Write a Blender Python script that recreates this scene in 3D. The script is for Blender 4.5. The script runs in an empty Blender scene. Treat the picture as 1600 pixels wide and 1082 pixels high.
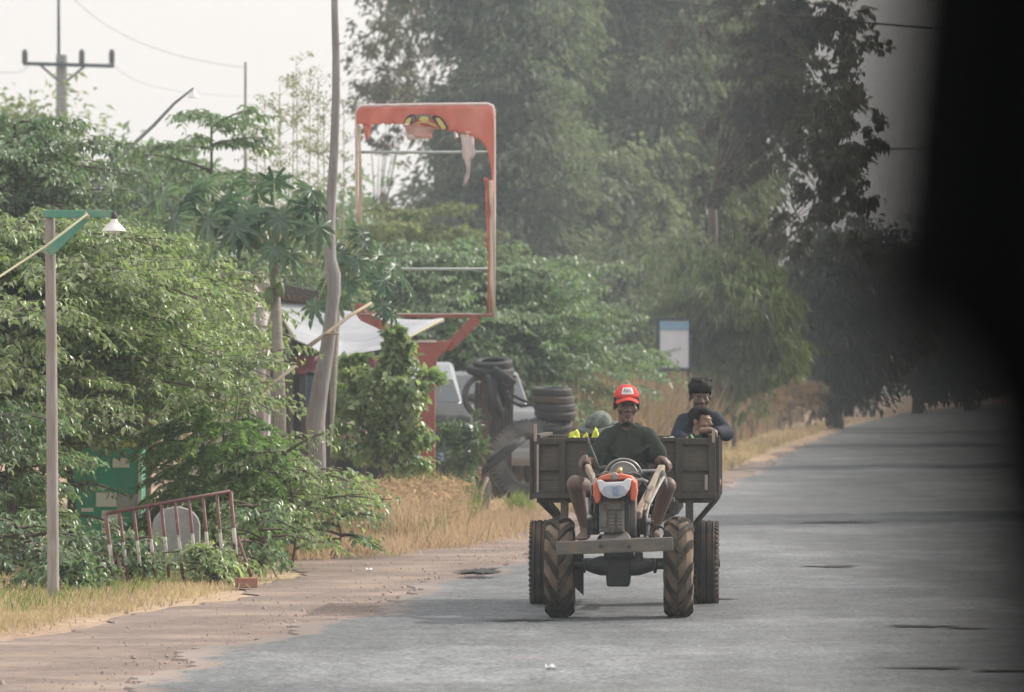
import bpy, bmesh, math, random
import numpy as np
from mathutils import Vector, Matrix, Quaternion

random.seed(7)
SC = bpy.context.scene
COL = SC.collection
F = 9180.0          # focal length in pixels of the 1600 px wide photograph
H = 1.44            # eye height
R = math.radians


def P(px, py, Y):
    """point at distance Y that the photograph shows at pixel (px, py)"""
    return Vector(((px - 800) / F * Y, Y, H + (600 - py) / F * Y))


# ------------------------------------------------------------------ materials
MATS = {}


def _nodes(name):
    m = bpy.data.materials.new(name)
    m.use_nodes = True
    nt = m.node_tree
    nt.nodes.clear()
    out = nt.nodes.new('ShaderNodeOutputMaterial')
    return m, nt, out


def _ramp(nt, stops, interp='LINEAR'):
    r = nt.nodes.new('ShaderNodeValToRGB')
    cr = r.color_ramp
    cr.interpolation = interp
    while len(cr.elements) < len(stops):
        cr.elements.new(0.5)
    for e, (p, c) in zip(cr.elements, stops):
        e.position = p
        e.color = (c[0], c[1], c[2], 1) if not isinstance(c, (int, float)) else (c, c, c, 1)
    return r


def mat(name, c1, c2=None, scale=8, stretch=(1, 1, 1), rough=.7, metal=0, bump=.0, detail=6, spec=.4,
        dirt=None, dirt_scale=2.5, dirt_lo=.45, dirt_hi=.7, coord='Object', bump_scale=None):
    """procedural surface: two tones mixed by noise, optional dust in large patches, bump from the same noise"""
    if name in MATS:
        return MATS[name]
    m, nt, out = _nodes(name)
    L = nt.links
    tc = nt.nodes.new('ShaderNodeTexCoord')
    mp = nt.nodes.new('ShaderNodeMapping')
    mp.inputs['Scale'].default_value = stretch
    L.new(tc.outputs[coord], mp.inputs['Vector'])
    n = nt.nodes.new('ShaderNodeTexNoise')
    n.inputs['Scale'].default_value = scale
    n.inputs['Detail'].default_value = detail
    n.inputs['Roughness'].default_value = .65
    L.new(mp.outputs[0], n.inputs['Vector'])
    c2 = c2 or tuple(x * .7 for x in c1)
    r = _ramp(nt, [(.3, c2), (.68, c1)])
    L.new(n.outputs['Fac'], r.inputs[0])
    col = r.outputs[0]
    if dirt:
        n2 = nt.nodes.new('ShaderNodeTexNoise')
        n2.inputs['Scale'].default_value = dirt_scale
        n2.inputs['Detail'].default_value = 7
        L.new(tc.outputs[coord], n2.inputs['Vector'])
        r2 = _ramp(nt, [(dirt_lo, 0.0), (dirt_hi, 1.0)])
        L.new(n2.outputs['Fac'], r2.inputs[0])
        mx = nt.nodes.new('ShaderNodeMixRGB')
        mx.inputs[2].default_value = (*dirt, 1)
        L.new(r2.outputs[0], mx.inputs[0])
        L.new(col, mx.inputs[1])
        col = mx.outputs[0]
    b = nt.nodes.new('ShaderNodeBsdfPrincipled')
    b.inputs['Roughness'].default_value = rough
    b.inputs['Metallic'].default_value = metal
    b.inputs['Specular IOR Level'].default_value = spec
    L.new(col, b.inputs['Base Color'])
    if bump:
        bp = nt.nodes.new('ShaderNodeBump')
        bp.inputs['Strength'].default_value = bump
        bp.inputs['Distance'].default_value = .02
        L.new(n.outputs['Fac'], bp.inputs['Height'])
        L.new(bp.outputs[0], b.inputs['Normal'])
    L.new(b.outputs[0], out.inputs[0])
    MATS[name] = m
    return m


def leafmat(name, cols, rough=.5, trans=.35, tcol=None, var=1.3, spec=.35, vlo=.62, vhi=1.25):
    """leaf: colour differs from leaf to leaf and in clumps, light passes through"""
    if name in MATS:
        return MATS[name]
    m, nt, out = _nodes(name)
    L = nt.links
    g = nt.nodes.new('ShaderNodeNewGeometry')
    k = len(cols)
    r = _ramp(nt, [(i / max(1, k - 1), c) for i, c in enumerate(cols)])
    L.new(g.outputs['Random Per Island'], r.inputs[0])
    n = nt.nodes.new('ShaderNodeTexNoise')
    n.inputs['Scale'].default_value = var
    n.inputs['Detail'].default_value = 3
    tc = nt.nodes.new('ShaderNodeTexCoord')
    L.new(tc.outputs['Object'], n.inputs['Vector'])
    r2 = _ramp(nt, [(.3, (vlo, vlo, vlo * .95)), (.7, (vhi, vhi, vhi * .92))])
    L.new(n.outputs['Fac'], r2.inputs[0])
    mx = nt.nodes.new('ShaderNodeMixRGB')
    mx.blend_type = 'MULTIPLY'
    mx.inputs[0].default_value = 1
    L.new(r.outputs[0], mx.inputs[1])
    L.new(r2.outputs[0], mx.inputs[2])
    b = nt.nodes.new('ShaderNodeBsdfPrincipled')
    b.inputs['Roughness'].default_value = rough
    b.inputs['Specular IOR Level'].default_value = spec
    L.new(mx.outputs[0], b.inputs['Base Color'])
    t = nt.nodes.new('ShaderNodeBsdfTranslucent')
    tm = nt.nodes.new('ShaderNodeMixRGB')
    tm.blend_type = 'MULTIPLY'
    tm.inputs[0].default_value = 1
    tm.inputs[2].default_value = (*(tcol or (1.2, 1.45, .8)), 1)
    L.new(mx.outputs[0], tm.inputs[1])
    L.new(tm.outputs[0], t.inputs[0])
    ms = nt.nodes.new('ShaderNodeMixShader')
    ms.inputs[0].default_value = trans
    L.new(b.outputs[0], ms.inputs[1])
    L.new(t.outputs[0], ms.inputs[2])
    L.new(ms.outputs[0], out.inputs[0])
    MATS[name] = m
    return m


def stripes(name, z0, z1, ca, cb):
    """painted bar: colour cb between the heights z0 and z1 of the thing, ca elsewhere, worn"""
    m, nt, out = _nodes(name)
    L = nt.links
    tc = nt.nodes.new('ShaderNodeTexCoord')
    sp = nt.nodes.new('ShaderNodeSeparateXYZ')
    L.new(tc.outputs['Object'], sp.inputs[0])
    r = _ramp(nt, [(0, ca), (z0, cb), (z1, ca)], 'CONSTANT')
    L.new(sp.outputs[2], r.inputs[0])
    n = nt.nodes.new('ShaderNodeTexNoise')
    n.inputs['Scale'].default_value = 22
    n.inputs['Detail'].default_value = 6
    L.new(tc.outputs['Object'], n.inputs['Vector'])
    r2 = _ramp(nt, [(.52, 0.), (.66, 1.)])
    L.new(n.outputs['Fac'], r2.inputs[0])
    mx = nt.nodes.new('ShaderNodeMixRGB')
    mx.inputs[2].default_value = (.16, .11, .08, 1)
    L.new(r2.outputs[0], mx.inputs[0])
    L.new(r.outputs[0], mx.inputs[1])
    b = nt.nodes.new('ShaderNodeBsdfPrincipled')
    b.inputs['Roughness'].default_value = .6
    L.new(mx.outputs[0], b.inputs['Base Color'])
    L.new(b.outputs[0], out.inputs[0])
    return m


# ------------------------------------------------------------------ things, parts
FR = {}     # frame (world matrix) of every object made here


def tag(o, label=None, cat=None, group=None, kind=None):
    if label: o['label'] = label
    if cat: o['category'] = cat
    if group: o['group'] = group
    if kind: o['kind'] = kind
    return o


def thing(name, label, cat, loc, rz=0.0, group=None, rot=None):
    o = bpy.data.objects.new(name, None)
    o.empty_display_size = .2
    COL.objects.link(o)
    o.location = loc
    o.rotation_euler = rot or (0, 0, rz)
    FR[o.name] = Matrix.Translation(Vector(loc)) @ o.rotation_euler.to_matrix().to_4x4()
    return tag(o, label, cat, group)


def link(name, me, mats, parent=None):
    o = bpy.data.objects.new(name, me)
    COL.objects.link(o)
    for m in (mats if isinstance(mats, (list, tuple)) else [mats]):
        me.materials.append(m)
    if parent is not None:
        o.parent = parent
        FR[o.name] = FR[parent.name]
    return o


def kids(o):
    return [c for c in COL.objects if c.parent == o]


def copy_tree(o, parent=None):
    c = o.copy()
    COL.objects.link(c)
    c.parent = parent
    for ch in list(kids(o)):
        copy_tree(ch, c)
    return c


def frame_of(d, up=(0, 0, 1)):
    d = Vector(d).normalized()
    u = Vector(up)
    if abs(d.dot(u)) > .98:
        u = Vector((1, 0, 0))
    s = d.cross(u).normalized()
    return s, d, s.cross(d).normalized()


class MB:
    """collects shapes (in world coordinates, or in the frame M) and links them as ONE mesh object"""

    def __init__(self, M=None):
        self.v, self.f, self.mi, self.M = [], [], [], M
        self.cur = 0

    def add(self, vs, fs):
        b = len(self.v)
        self.v += [(self.M @ Vector(p)) if self.M is not None else Vector(p) for p in vs]
        self.f += [[i + b for i in f] for f in fs]
        self.mi += [self.cur] * len(fs)
        return self

    def hexa(self, bot, top):
        return self.add(list(bot) + list(top), [(3, 2, 1, 0), (4, 5, 6, 7), (0, 1, 5, 4), (1, 2, 6, 5), (2, 3, 7, 6), (3, 0, 4, 7)])

    def box(self, c, s, rot=None):
        c = Vector(c)
        q = []
        for z in (-.5, .5):
            for x, y in ((-.5, -.5), (.5, -.5), (.5, .5), (-.5, .5)):
                p = Vector((x * s[0], y * s[1], z * s[2]))
                if rot is not None:
                    p = rot @ p
                q.append(c + p)
        return self.hexa(q[:4], q[4:])

    def bar(self, p, q, w, h, up=(0, 0, 1)):
        """rectangular bar from p to q, w across, h along up"""
        p, q = Vector(p), Vector(q)
        s, d, u = frame_of(q - p, up)
        a = [s * x * w * .5 + u * z * h * .5 for x, z in ((-1, -1), (1, -1), (1, 1), (-1, 1))]
        return self.hexa([p + x for x in a], [q + x for x in a])

    def tube(self, pts, r, n=8, closed=False, caps=True):
        pts = [Vector(p) for p in pts]
        rs = r if isinstance(r, (list, tuple)) else [r] * len(pts)
        vs, fs = [], []
        N = len(pts)
        prev = None
        for i, p in enumerate(pts):
            if closed:
                t = pts[(i + 1) % N] - pts[i - 1]
            else:
                t = pts[min(i + 1, N - 1)] - pts[max(i - 1, 0)]
            t.normalize()
            if prev is None:
                s, _, u = frame_of(t)
            else:
                s = prev - t * prev.dot(t)
                s.normalize()
                u = s.cross(t)
            prev = s
            for k in range(n):
                a = 2 * math.pi * k / n
                vs.append(p + (s * math.cos(a) + u * math.sin(a)) * rs[i])
        for i in range(N if closed else N - 1):
            j = (i + 1) % N
            for k in range(n):
                l = (k + 1) % n
                fs.append((i * n + k, i * n + l, j * n + l, j * n + k))
        if caps and not closed:
            fs.append(tuple(range(n))[::-1])
            fs.append(tuple((N - 1) * n + k for k in range(n)))
        return self.add(vs, fs)

    def lathe(self, c, axis, prof, n=24, a0=0., a1=2 * math.pi):
        """prof: (distance along axis, radius)"""
        c = Vector(c)
        s, d, u = frame_of(axis)
        full = abs(a1 - a0 - 2 * math.pi) < 1e-6
        m = n if full else n + 1
        vs, fs = [], []
        for k in range(m):
            a = a0 + (a1 - a0) * k / n
            e = s * math.cos(a) + u * math.sin(a)
            for (t, r) in prof:
                vs.append(c + d * t + e * r)
        q = len(prof)
        for k in range(n):
            l = (k + 1) % m
            for i in range(q - 1):
                fs.append((k * q + i, l * q + i, l * q + i + 1, k * q + i + 1))
        return self.add(vs, fs)

    def disc_cyl(self, c, axis, r, w, n=20):
        return self.lathe(c, axis, [(-w / 2, 0.0005), (-w / 2, r * .96), (-w / 2 + w * .08, r), (w / 2 - w * .08, r), (w / 2, r * .96), (w / 2, 0.0005)], n)

    def ell(self, c, r, rot=None, nu=14, nv=9):
        c = Vector(c)
        vs, fs = [], []
        for j in range(nv + 1):
            th = math.pi * j / nv
            if j in (0, nv):
                p = Vector((0, 0, r[2] * math.cos(th)))
                vs.append(c + (rot @ p if rot is not None else p))
                continue
            for i in range(nu):
                ph = 2 * math.pi * i / nu
                p = Vector((r[0] * math.sin(th) * math.cos(ph), r[1] * math.sin(th) * math.sin(ph), r[2] * math.cos(th)))
                vs.append(c + (rot @ p if rot is not None else p))
        def idx(j, i): return 0 if j == 0 else (1 + (nv - 1) * nu if j == nv else 1 + (j - 1) * nu + i % nu)
        for j in range(nv):
            for i in range(nu):
                if j == 0: fs.append((0, idx(1, i), idx(1, i + 1)))
                elif j == nv - 1: fs.append((idx(j, i), idx(nv, 0), idx(j, i + 1)))
                else: fs.append((idx(j, i), idx(j + 1, i), idx(j + 1, i + 1), idx(j, i + 1)))
        return self.add(vs, fs)

    def cap(self, p, q, r1, r2, n=12):
        """tapered capsule, closed"""
        p, q = Vector(p), Vector(q)
        d = q - p
        L = max(d.length, 1e-5)
        prof = []
        for k in range(5):
            a = math.pi / 2 * k / 4
            prof.append((-r1 * math.cos(a), max(r1 * math.sin(a), .0004)))
        for k in range(5):
            a = math.pi / 2 * k / 4
            prof.append((L + r2 * math.sin(a), max(r2 * math.cos(a), .0004)))
        self.lathe(p, d if d.length > 1e-6 else (0, 0, 1), prof, n)
        b = len(self.v)
        q_ = len(prof)
        first = b - n * q_
        self.f.append([first + k * q_ for k in range(n)][::-1]); self.mi.append(self.cur)
        self.f.append([first + k * q_ + q_ - 1 for k in range(n)]); self.mi.append(self.cur)
        return self

    def prism(self, poly, off):
        """poly: points in order; off: extrusion vector"""
        off = Vector(off)
        n = len(poly)
        vs = [Vector(p) for p in poly] + [Vector(p) + off for p in poly]
        fs = [tuple(range(n))[::-1], tuple(range(n, 2 * n))] + [(i, (i + 1) % n, n + (i + 1) % n, n + i) for i in range(n)]
        return self.add(vs, fs)

    def torus(self, c, axis, R_, r, n=28, m=10, sx=1.0):
        c = Vector(c)
        s, d, u = frame_of(axis)
        prof = []
        vs, fs = [], []
        for k in range(n):
            a = 2 * math.pi * k / n
            e = s * math.cos(a) + u * math.sin(a)
            for i in range(m):
                b = 2 * math.pi * i / m
                vs.append(c + e * (R_ + r * math.cos(b)) + d * r * sx * math.sin(b))
        for k in range(n):
            l = (k + 1) % n
            for i in range(m):
                j = (i + 1) % m
                fs.append((k * m + i, l * m + i, l * m + j, k * m + j))
        return self.add(vs, fs)

    def grid(self, fn, nu, nv, thick=0.0):
        vs = [fn(i / nu, j / nv) for j in range(nv + 1) for i in range(nu + 1)]
        fs = [(j * (nu + 1) + i, j * (nu + 1) + i + 1, (j + 1) * (nu + 1) + i + 1, (j + 1) * (nu + 1) + i) for j in range(nv) for i in range(nu)]
        return self.add(vs, fs)

    def mesh(self, name, M=None):
        me = bpy.data.meshes.new(name)
        vs = [M @ p for p in self.v] if M is not None else self.v
        me.from_pydata([tuple(p) for p in vs], [], self.f)
        me.polygons.foreach_set('material_index', self.mi)
        me.update()
        return me

    def build(self, name, mats, parent=None, smooth=False, bevel=0.0, label=None, local=False, solid=0.0, auto=None):
        """parent given: world points are brought into the thing's frame (local: they already are)"""
        org = None
        if parent is not None:
            Mi = None if local else FR[parent.name].inverted()
        else:
            lo = [min(p[i] for p in self.v) for i in range(3)]
            hi = [max(p[i] for p in self.v) for i in range(3)]
            org = Vector(((lo[0] + hi[0]) / 2, (lo[1] + hi[1]) / 2, lo[2]))
            Mi = Matrix.Translation(-org)
        me = self.mesh(name, Mi)
        bm = bmesh.new()
        bm.from_mesh(me)
        bmesh.ops.recalc_face_normals(bm, faces=bm.faces)
        bm.to_mesh(me)
        bm.free()
        o = link(name, me, mats, parent)
        if org is not None:
            o.location = org
            FR[o.name] = Matrix.Translation(org)
        if smooth:
            me.polygons.foreach_set('use_smooth', [True] * len(me.polygons))
            if auto:
                me.set_sharp_from_angle(angle=R(auto))
        if solid:
            md = o.modifiers.new('s', 'SOLIDIFY'); md.thickness = solid; md.offset = 0
        if bevel:
            md = o.modifiers.new('b', 'BEVEL'); md.width = bevel; md.segments = 2; md.limit_method = 'ANGLE'; md.angle_limit = R(40)
        if label: o['label'] = label
        return o

    def skin(self, name, m, parent, voxel=.006, it=4, label=None):
        """overlapping closed shapes grown together into one continuous surface"""
        o = self.build(name, m, parent, label=label)
        md = o.modifiers.new('r', 'REMESH'); md.mode = 'VOXEL'; md.voxel_size = voxel; md.use_smooth_shade = True
        sm = o.modifiers.new('s', 'SMOOTH'); sm.iterations = it; sm.factor = .5
        return o


def rotz(a): return Matrix.Rotation(a, 3, 'Z')
def rotx(a): return Matrix.Rotation(a, 3, 'X')
def roty(a): return Matrix.Rotation(a, 3, 'Y')


def text_mesh(s, size):
    cu = bpy.data.curves.new('t', 'FONT')
    cu.body = s
    cu.size = size
    cu.align_x = 'CENTER'
    cu.align_y = 'CENTER'
    o = bpy.data.objects.new('t', cu)
    COL.objects.link(o)
    bpy.context.view_layer.update()
    me = bpy.data.meshes.new_from_object(o.evaluated_get(bpy.context.evaluated_depsgraph_get()))
    bpy.data.objects.remove(o)
    return [v.co.copy() for v in me.vertices], [list(p.vertices) for p in me.polygons]


# ------------------------------------------------------------------ vegetation
def np_mesh(name, V, T):
    me = bpy.data.meshes.new(name)
    V = np.ascontiguousarray(V, dtype=np.float32)
    T = np.ascontiguousarray(T, dtype=np.int32)
    k = T.shape[1]
    me.vertices.add(len(V))
    me.vertices.foreach_set('co', V.ravel())
    me.loops.add(T.size)
    me.loops.foreach_set('vertex_index', T.ravel())
    me.polygons.add(len(T))
    me.polygons.foreach_set('loop_start', np.arange(len(T), dtype=np.int32) * k)
    me.update(calc_edges=True)
    return me


LEAF_V = np.array([(0, 0, 0), (.5, .38, .1), (.34, .72, .06), (0, 1, -.16), (-.34, .72, .06), (-.5, .38, .1), (0, .5, 0.0)], float)
LEAF_T = np.array([(0, 1, 6), (1, 2, 6), (2, 3, 6), (3, 4, 6), (4, 5, 6), (5, 0, 6)])
SLIM_V = np.array([(0, 0, 0), (.5, .4, .08), (0, 1, -.25), (-.5, .4, .08)], float)
SLIM_T = np.array([(0, 1, 2), (0, 2, 3)])
BLADE_V = np.array([(-.5, 0, 0), (.5, 0, 0), (.4, .5, .06), (-.4, .5, .06), (0, 1, .3)], float)
BLADE_T = np.array([(0, 1, 2), (0, 2, 3), (3, 2, 4)])


def unit(a):
    return a / np.maximum(np.linalg.norm(a, axis=1, keepdims=True), 1e-9)


def inst(tv, tt, O, D, U, S, W):
    """copies of a template: origin O, direction D (template y), rough up U, length S, width W"""
    D = unit(D)
    X = unit(np.cross(D, U))
    Z = np.cross(X, D)
    S = np.asarray(S).reshape(-1, 1, 1)
    W = np.asarray(W).reshape(-1, 1, 1)
    t = tv[None]
    V = O[:, None] + t[..., 0:1] * W * X[:, None] + t[..., 1:2] * S * D[:, None] + t[..., 2:3] * S * Z[:, None]
    n, k = len(O), len(tv)
    T = tt[None] + (np.arange(n) * k)[:, None, None]
    return V.reshape(-1, 3), T.reshape(-1, tt.shape[1])


def leaves_obj(name, O, D, U, S, W, m, parent=None, tv=LEAF_V, tt=LEAF_T, base=None):
    V, T = inst(tv, tt, O, D, U, S, W)
    if parent is not None:
        base = np.array(FR[parent.name].translation)
    elif base is None:
        base = np.array((V[:, 0].mean(), V[:, 1].mean(), V[:, 2].min()))
    me = np_mesh(name, V - base, T)
    o = link(name, me, m, parent)
    if parent is None:
        o.location = base
        FR[o.name] = Matrix.Translation(Vector(base))
    return o


def wood_tube(mb, pts, r0, r1, n=5):
    k = len(pts)
    mb.tube(pts, [r0 + (r1 - r0) * i / (k - 1) for i in range(k)], n)


def spray_tree(name, label, base, h, levels, mleaf, mwood, seed, leaf=.085, sp=.03, droop=.5, trunk_r=.05, lean=(0, 0),
               fill=1.0, cat='tree', group=None, wl=.5, sec=.55, nsec=6, leaf_down=.55, jit=1.0):
    """tree of long arching boughs in loose tiers, two ranks of hanging leaves on every twig.
    levels: (height, how many boughs, length, rise)"""
    rng = np.random.default_rng(seed)
    t = thing(name, label, cat, (base[0], base[1], 0), 0, group)
    bx, by = base
    mb = MB()
    def trunk(z):
        s = z / h
        return np.array((bx + lean[0] * s * s + .04 * math.sin(5 * s), by + lean[1] * s * s, z))
    zt = max(l[0] for l in levels)
    pts = [trunk(zt * i / 8) for i in range(9)]
    wood_tube(mb, pts, trunk_r, trunk_r * .25, 7)
    Os, Ds, Ss = [], [], []
    for (z0, nb, L0, rise) in levels:
        a0 = rng.uniform(0, 6.28)
        for b in range(nb):
            az = a0 + 6.28 * (b + rng.uniform(-.55, .55) * jit) / nb
            L = L0 * rng.uniform(.55, 1.15)
            z = max(.04, z0 + rng.normal(0, .11) * jit * h * .45)
            z = min(z, zt)
            rs, dr = rise * rng.uniform(.5, 1.7), droop * rng.uniform(.6, 1.35)
            e = np.array((math.cos(az), math.sin(az), 0))
            sd = np.array((-e[1], e[0], 0))
            n = 9
            wob = rng.uniform(-.35, .35)
            def main(s):
                return trunk(z) + e * L * s + sd * L * wob * s * s + np.array((0, 0, L * (rs * s - dr * s * s)))
            pts = [main(i / n) for i in range(n + 1)]
            wood_tube(mb, pts, .010 + .006 * L, .004, 4)
            tw = []
            for k in range(nsec):
                for side in (-1, 1):
                    if rng.random() > fill: continue
                    s = .16 + .84 * (k + rng.uniform(-.4, .4)) / nsec
                    ang = side * rng.uniform(.3, 1.2)
                    l2 = L * sec * (1.0 - .45 * s) * rng.uniform(.45, 1.25)
                    d2 = e * math.cos(ang) + sd * math.sin(ang)
                    p0 = main(s) + np.array((0, 0, rng.normal(0, .03)))
                    tl = rng.normal(0, .16)
                    tw.append((p0, d2, l2, tl))
                    if l2 > .3:
                        a2 = ang + rng.uniform(-.9, .9)
                        tw.append((p0 + d2 * l2 * .45, e * math.cos(a2) + sd * math.sin(a2), l2 * .5, tl + rng.normal(0, .15)))
            tw.append((main(.6), e, L * .42, -.2))
            for (p0, d2, l2, tl) in tw:
                q = max(3, int(l2 / sp))
                ss = np.linspace(.06, 1, q)
                pp = p0[None] + d2[None] * (l2 * ss)[:, None]
                pp[:, 2] += l2 * (tl * ss - dr * .45 * ss ** 2)
                if l2 > .22:
                    mb.tube([pp[0], pp[q // 2], pp[-1]], [.005, .004, .002], 3, caps=False)
                sgn = np.where(np.arange(q) % 2 == 0, 1., -1.)
                s2 = np.array((-d2[1], d2[0], 0))
                D = d2[None] * .45 + s2[None] * (sgn * .7)[:, None] + rng.normal(0, .3, (q, 3))
                D[:, 2] -= leaf_down * rng.uniform(.4, 1.6, q)
                Os.append(pp + rng.normal(0, .012, (q, 3))); Ds.append(D); Ss.append(leaf * rng.uniform(.55, 1.25, q) * (1.0 - .25 * ss))
    O, D, S = np.concatenate(Os), np.concatenate(Ds), np.concatenate(Ss)
    ok = O[:, 2] > .04
    O, D, S = O[ok], D[ok], S[ok]
    U = np.tile((0., 0., 1.), (len(O), 1)) + rng.normal(0, .3, (len(O), 3))
    leaves_obj('crown', O, D, U, S, S * wl * rng.uniform(.75, 1.2, len(O)), mleaf, t)
    mb.build('trunk', mwood, t, smooth=True)
    return t


def clump_tree(name, label, base, clumps, mleaf, mwood, seed, leaf=.13, wl=.35, n_per=420, down=.5, trunk_r=.16, cat='tree',
               group=None, slim=False, shell=.55, fork=.45, side=1.0, lean=(0, 0)):
    """tree whose crown is many ragged clumps of leaves; clumps: (centre, (rx, ry, rz))"""
    rng = np.random.default_rng(seed)
    t = thing(name, label, cat, (base[0], base[1], 0), 0, group)
    mb = MB()
    zt = max(c[0][2] for c in clumps)
    zf = zt * fork
    f0 = np.array((base[0] + lean[0], base[1] + lean[1], zf))
    b0 = np.array((base[0], base[1], 0.0))
    wood_tube(mb, [b0 + (f0 - b0) * s + np.array((.08 * math.sin(4 * s + seed), 0, 0)) * zf * .1 for s in np.linspace(0, 1, 6)], trunk_r, trunk_r * .6, 8)
    Os, Ds = [], []
    for (c, r) in clumps:
        c = np.array(c, float)
        mid = f0 + (c - f0) * .5 + rng.normal(0, .12, 3) * np.linalg.norm(c - f0) * .4
        s0 = f0 if c[2] > zf else b0 + (f0 - b0) * max(.1, c[2] / max(zf, .1) * .7)
        if np.linalg.norm(c - f0) < 3.2:
            mb.tube([s0, mid * .5 + (s0 + c) * .25, c, c + (c - mid) * .4], [trunk_r * .4, trunk_r * .26, trunk_r * .12, trunk_r * .05], 5, caps=False)
        vol = (r[0] * r[1] * r[2]) ** (1 / 3)
        n = int(n_per * rng.uniform(.6, 1.3))
        # sub-clusters inside the clump so that light and dark tufts form
        ks = max(4, n // 30)
        cd = unit(rng.normal(0, 1, (ks, 3))) * (rng.uniform(shell, 1.08, (ks, 1)))
        cc = cd * np.array(r)
        pick = rng.integers(0, ks, n)
        o = c + cc[pick] + rng.normal(0, .16, (n, 3)) * np.array(r)
        d = unit(cc[pick] + rng.normal(0, .1, (n, 3)) * vol) * side + rng.normal(0, .5, (n, 3))
        d[:, 2] -= down * rng.uniform(.4, 1.8, n)
        Os.append(o); Ds.append(d)
    O, D = np.concatenate(Os), np.concatenate(Ds)
    ok = O[:, 2] > .05
    O, D = O[ok], D[ok]
    S = leaf * rng.uniform(.6, 1.35, len(O))
    U = np.tile((0., 0., 1.), (len(O), 1)) + rng.normal(0, .4, (len(O), 3))
    leaves_obj('crown', O, D, U, S, S * wl, mleaf, t, tv=SLIM_V if slim else LEAF_V, tt=SLIM_T if slim else LEAF_T)
    mb.build('trunk', mwood, t, smooth=True)
    return t


def crown_clumps(rng, c, r, n, cr, lo=.35):
    """n clump ellipsoids spread through an ellipsoid of centre c and radii r"""
    out = []
    for _ in range(n):
        d = rng.normal(0, 1, 3); d /= np.linalg.norm(d)
        p = np.array(c) + d * np.array(r) * rng.uniform(lo, 1.0)
        k = cr * rng.uniform(.6, 1.35)
        out.append((p, (k * rng.uniform(.9, 1.4), k * rng.uniform(.9, 1.3), k * rng.uniform(.6, 1.0))))
    return out


def blades(name, pts, h, w, m, seed, lean=.35, bend=None, kind='stuff', label=None, cat=None, parent=None, zs=None):
    rng = np.random.default_rng(seed)
    n = len(pts)
    O = np.zeros((n, 3)); O[:, :2] = pts[:, :2]
    if pts.shape[1] > 2: O[:, 2] = pts[:, 2]
    D = rng.normal(0, lean, (n, 3)); D[:, 2] = 1
    U = rng.normal(0, 1, (n, 3)); U[:, 2] = 0
    S = h * rng.uniform(.45, 1.25, n)
    W = w * rng.uniform(.6, 1.4, n)
    o = leaves_obj(name, O, D, U, S, W, m, parent, tv=BLADE_V, tt=BLADE_T)
    if parent is None: tag(o, label, cat, None, kind)
    return o
# ------------------------------------------------------------------ world, sun, camera
HAZE = .00095
SUN_AZ, SUN_EL = R(60), R(34)        # the sun stands ahead and to the right of the viewer
w = bpy.data.worlds.new('World')
SC.world = w
w.use_nodes = True
nt = w.node_tree
nt.nodes.clear()
sky = nt.nodes.new('ShaderNodeTexSky')
sky.sky_type = 'NISHITA'
sky.sun_disc = False
sky.sun_elevation = SUN_EL
sky.sun_rotation = SUN_AZ
sky.air_density = 1.6
sky.dust_density = 7.0
sky.ozone_density = 1.0
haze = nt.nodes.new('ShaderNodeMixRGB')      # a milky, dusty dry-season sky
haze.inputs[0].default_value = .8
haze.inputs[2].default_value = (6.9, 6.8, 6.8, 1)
bg = nt.nodes.new('ShaderNodeBackground')
bg.inputs[1].default_value = .15
wo = nt.nodes.new('ShaderNodeOutputWorld')
nt.links.new(sky.outputs[0], haze.inputs[1])
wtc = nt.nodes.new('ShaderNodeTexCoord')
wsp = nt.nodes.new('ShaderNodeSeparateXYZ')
wmr = nt.nodes.new('ShaderNodeMapRange')          # added fill light: sky brightened towards the zenith, out of view
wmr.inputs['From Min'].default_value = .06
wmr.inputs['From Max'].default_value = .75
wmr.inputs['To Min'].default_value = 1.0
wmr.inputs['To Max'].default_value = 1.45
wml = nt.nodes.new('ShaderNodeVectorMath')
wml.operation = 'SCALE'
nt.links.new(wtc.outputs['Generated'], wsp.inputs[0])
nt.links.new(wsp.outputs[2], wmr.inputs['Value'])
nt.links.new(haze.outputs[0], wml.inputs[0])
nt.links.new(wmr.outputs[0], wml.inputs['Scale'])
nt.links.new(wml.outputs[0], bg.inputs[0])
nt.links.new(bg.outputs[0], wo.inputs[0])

ld = bpy.data.lights.new('sun', 'SUN')
ld.energy = 5.0
ld.angle = R(.6)
ld.color = (1.0, .945, .865)
sun = bpy.data.objects.new('sun', ld)
COL.objects.link(sun)
sv = Vector((math.sin(SUN_AZ) * math.cos(SUN_EL), math.cos(SUN_AZ) * math.cos(SUN_EL), math.sin(SUN_EL)))
sun.rotation_euler = sv.to_track_quat('Z', 'Y').to_euler()
sun.location = (20, 20, 40)

cd = bpy.data.cameras.new('camera')
cam = bpy.data.objects.new('camera', cd)
COL.objects.link(cam)
cam.location = (0, 0, H)
cam.rotation_euler = (R(90) + math.atan((600 - 541) / F), 0, 0)
cd.sensor_width = 36
cd.lens = F * 36 / 1600
cd.clip_start = .05
cd.clip_end = 3000
cd.dof.use_dof = True
cd.dof.focus_distance = 36.6
cd.dof.aperture_fstop = 7.6
SC.camera = cam
SC.view_settings.view_transform = 'Standard'
SC.view_settings.look = 'None'
SC.view_settings.exposure = 0
SC.view_settings.gamma = 1
SC.cycles.use_denoising = True
SC.cycles.max_bounces = 8
SC.cycles.diffuse_bounces = 5
SC.cycles.glossy_bounces = 2
SC.cycles.transmission_bounces = 4
SC.cycles.caustics_reflective = False
SC.cycles.caustics_refractive = False

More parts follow.
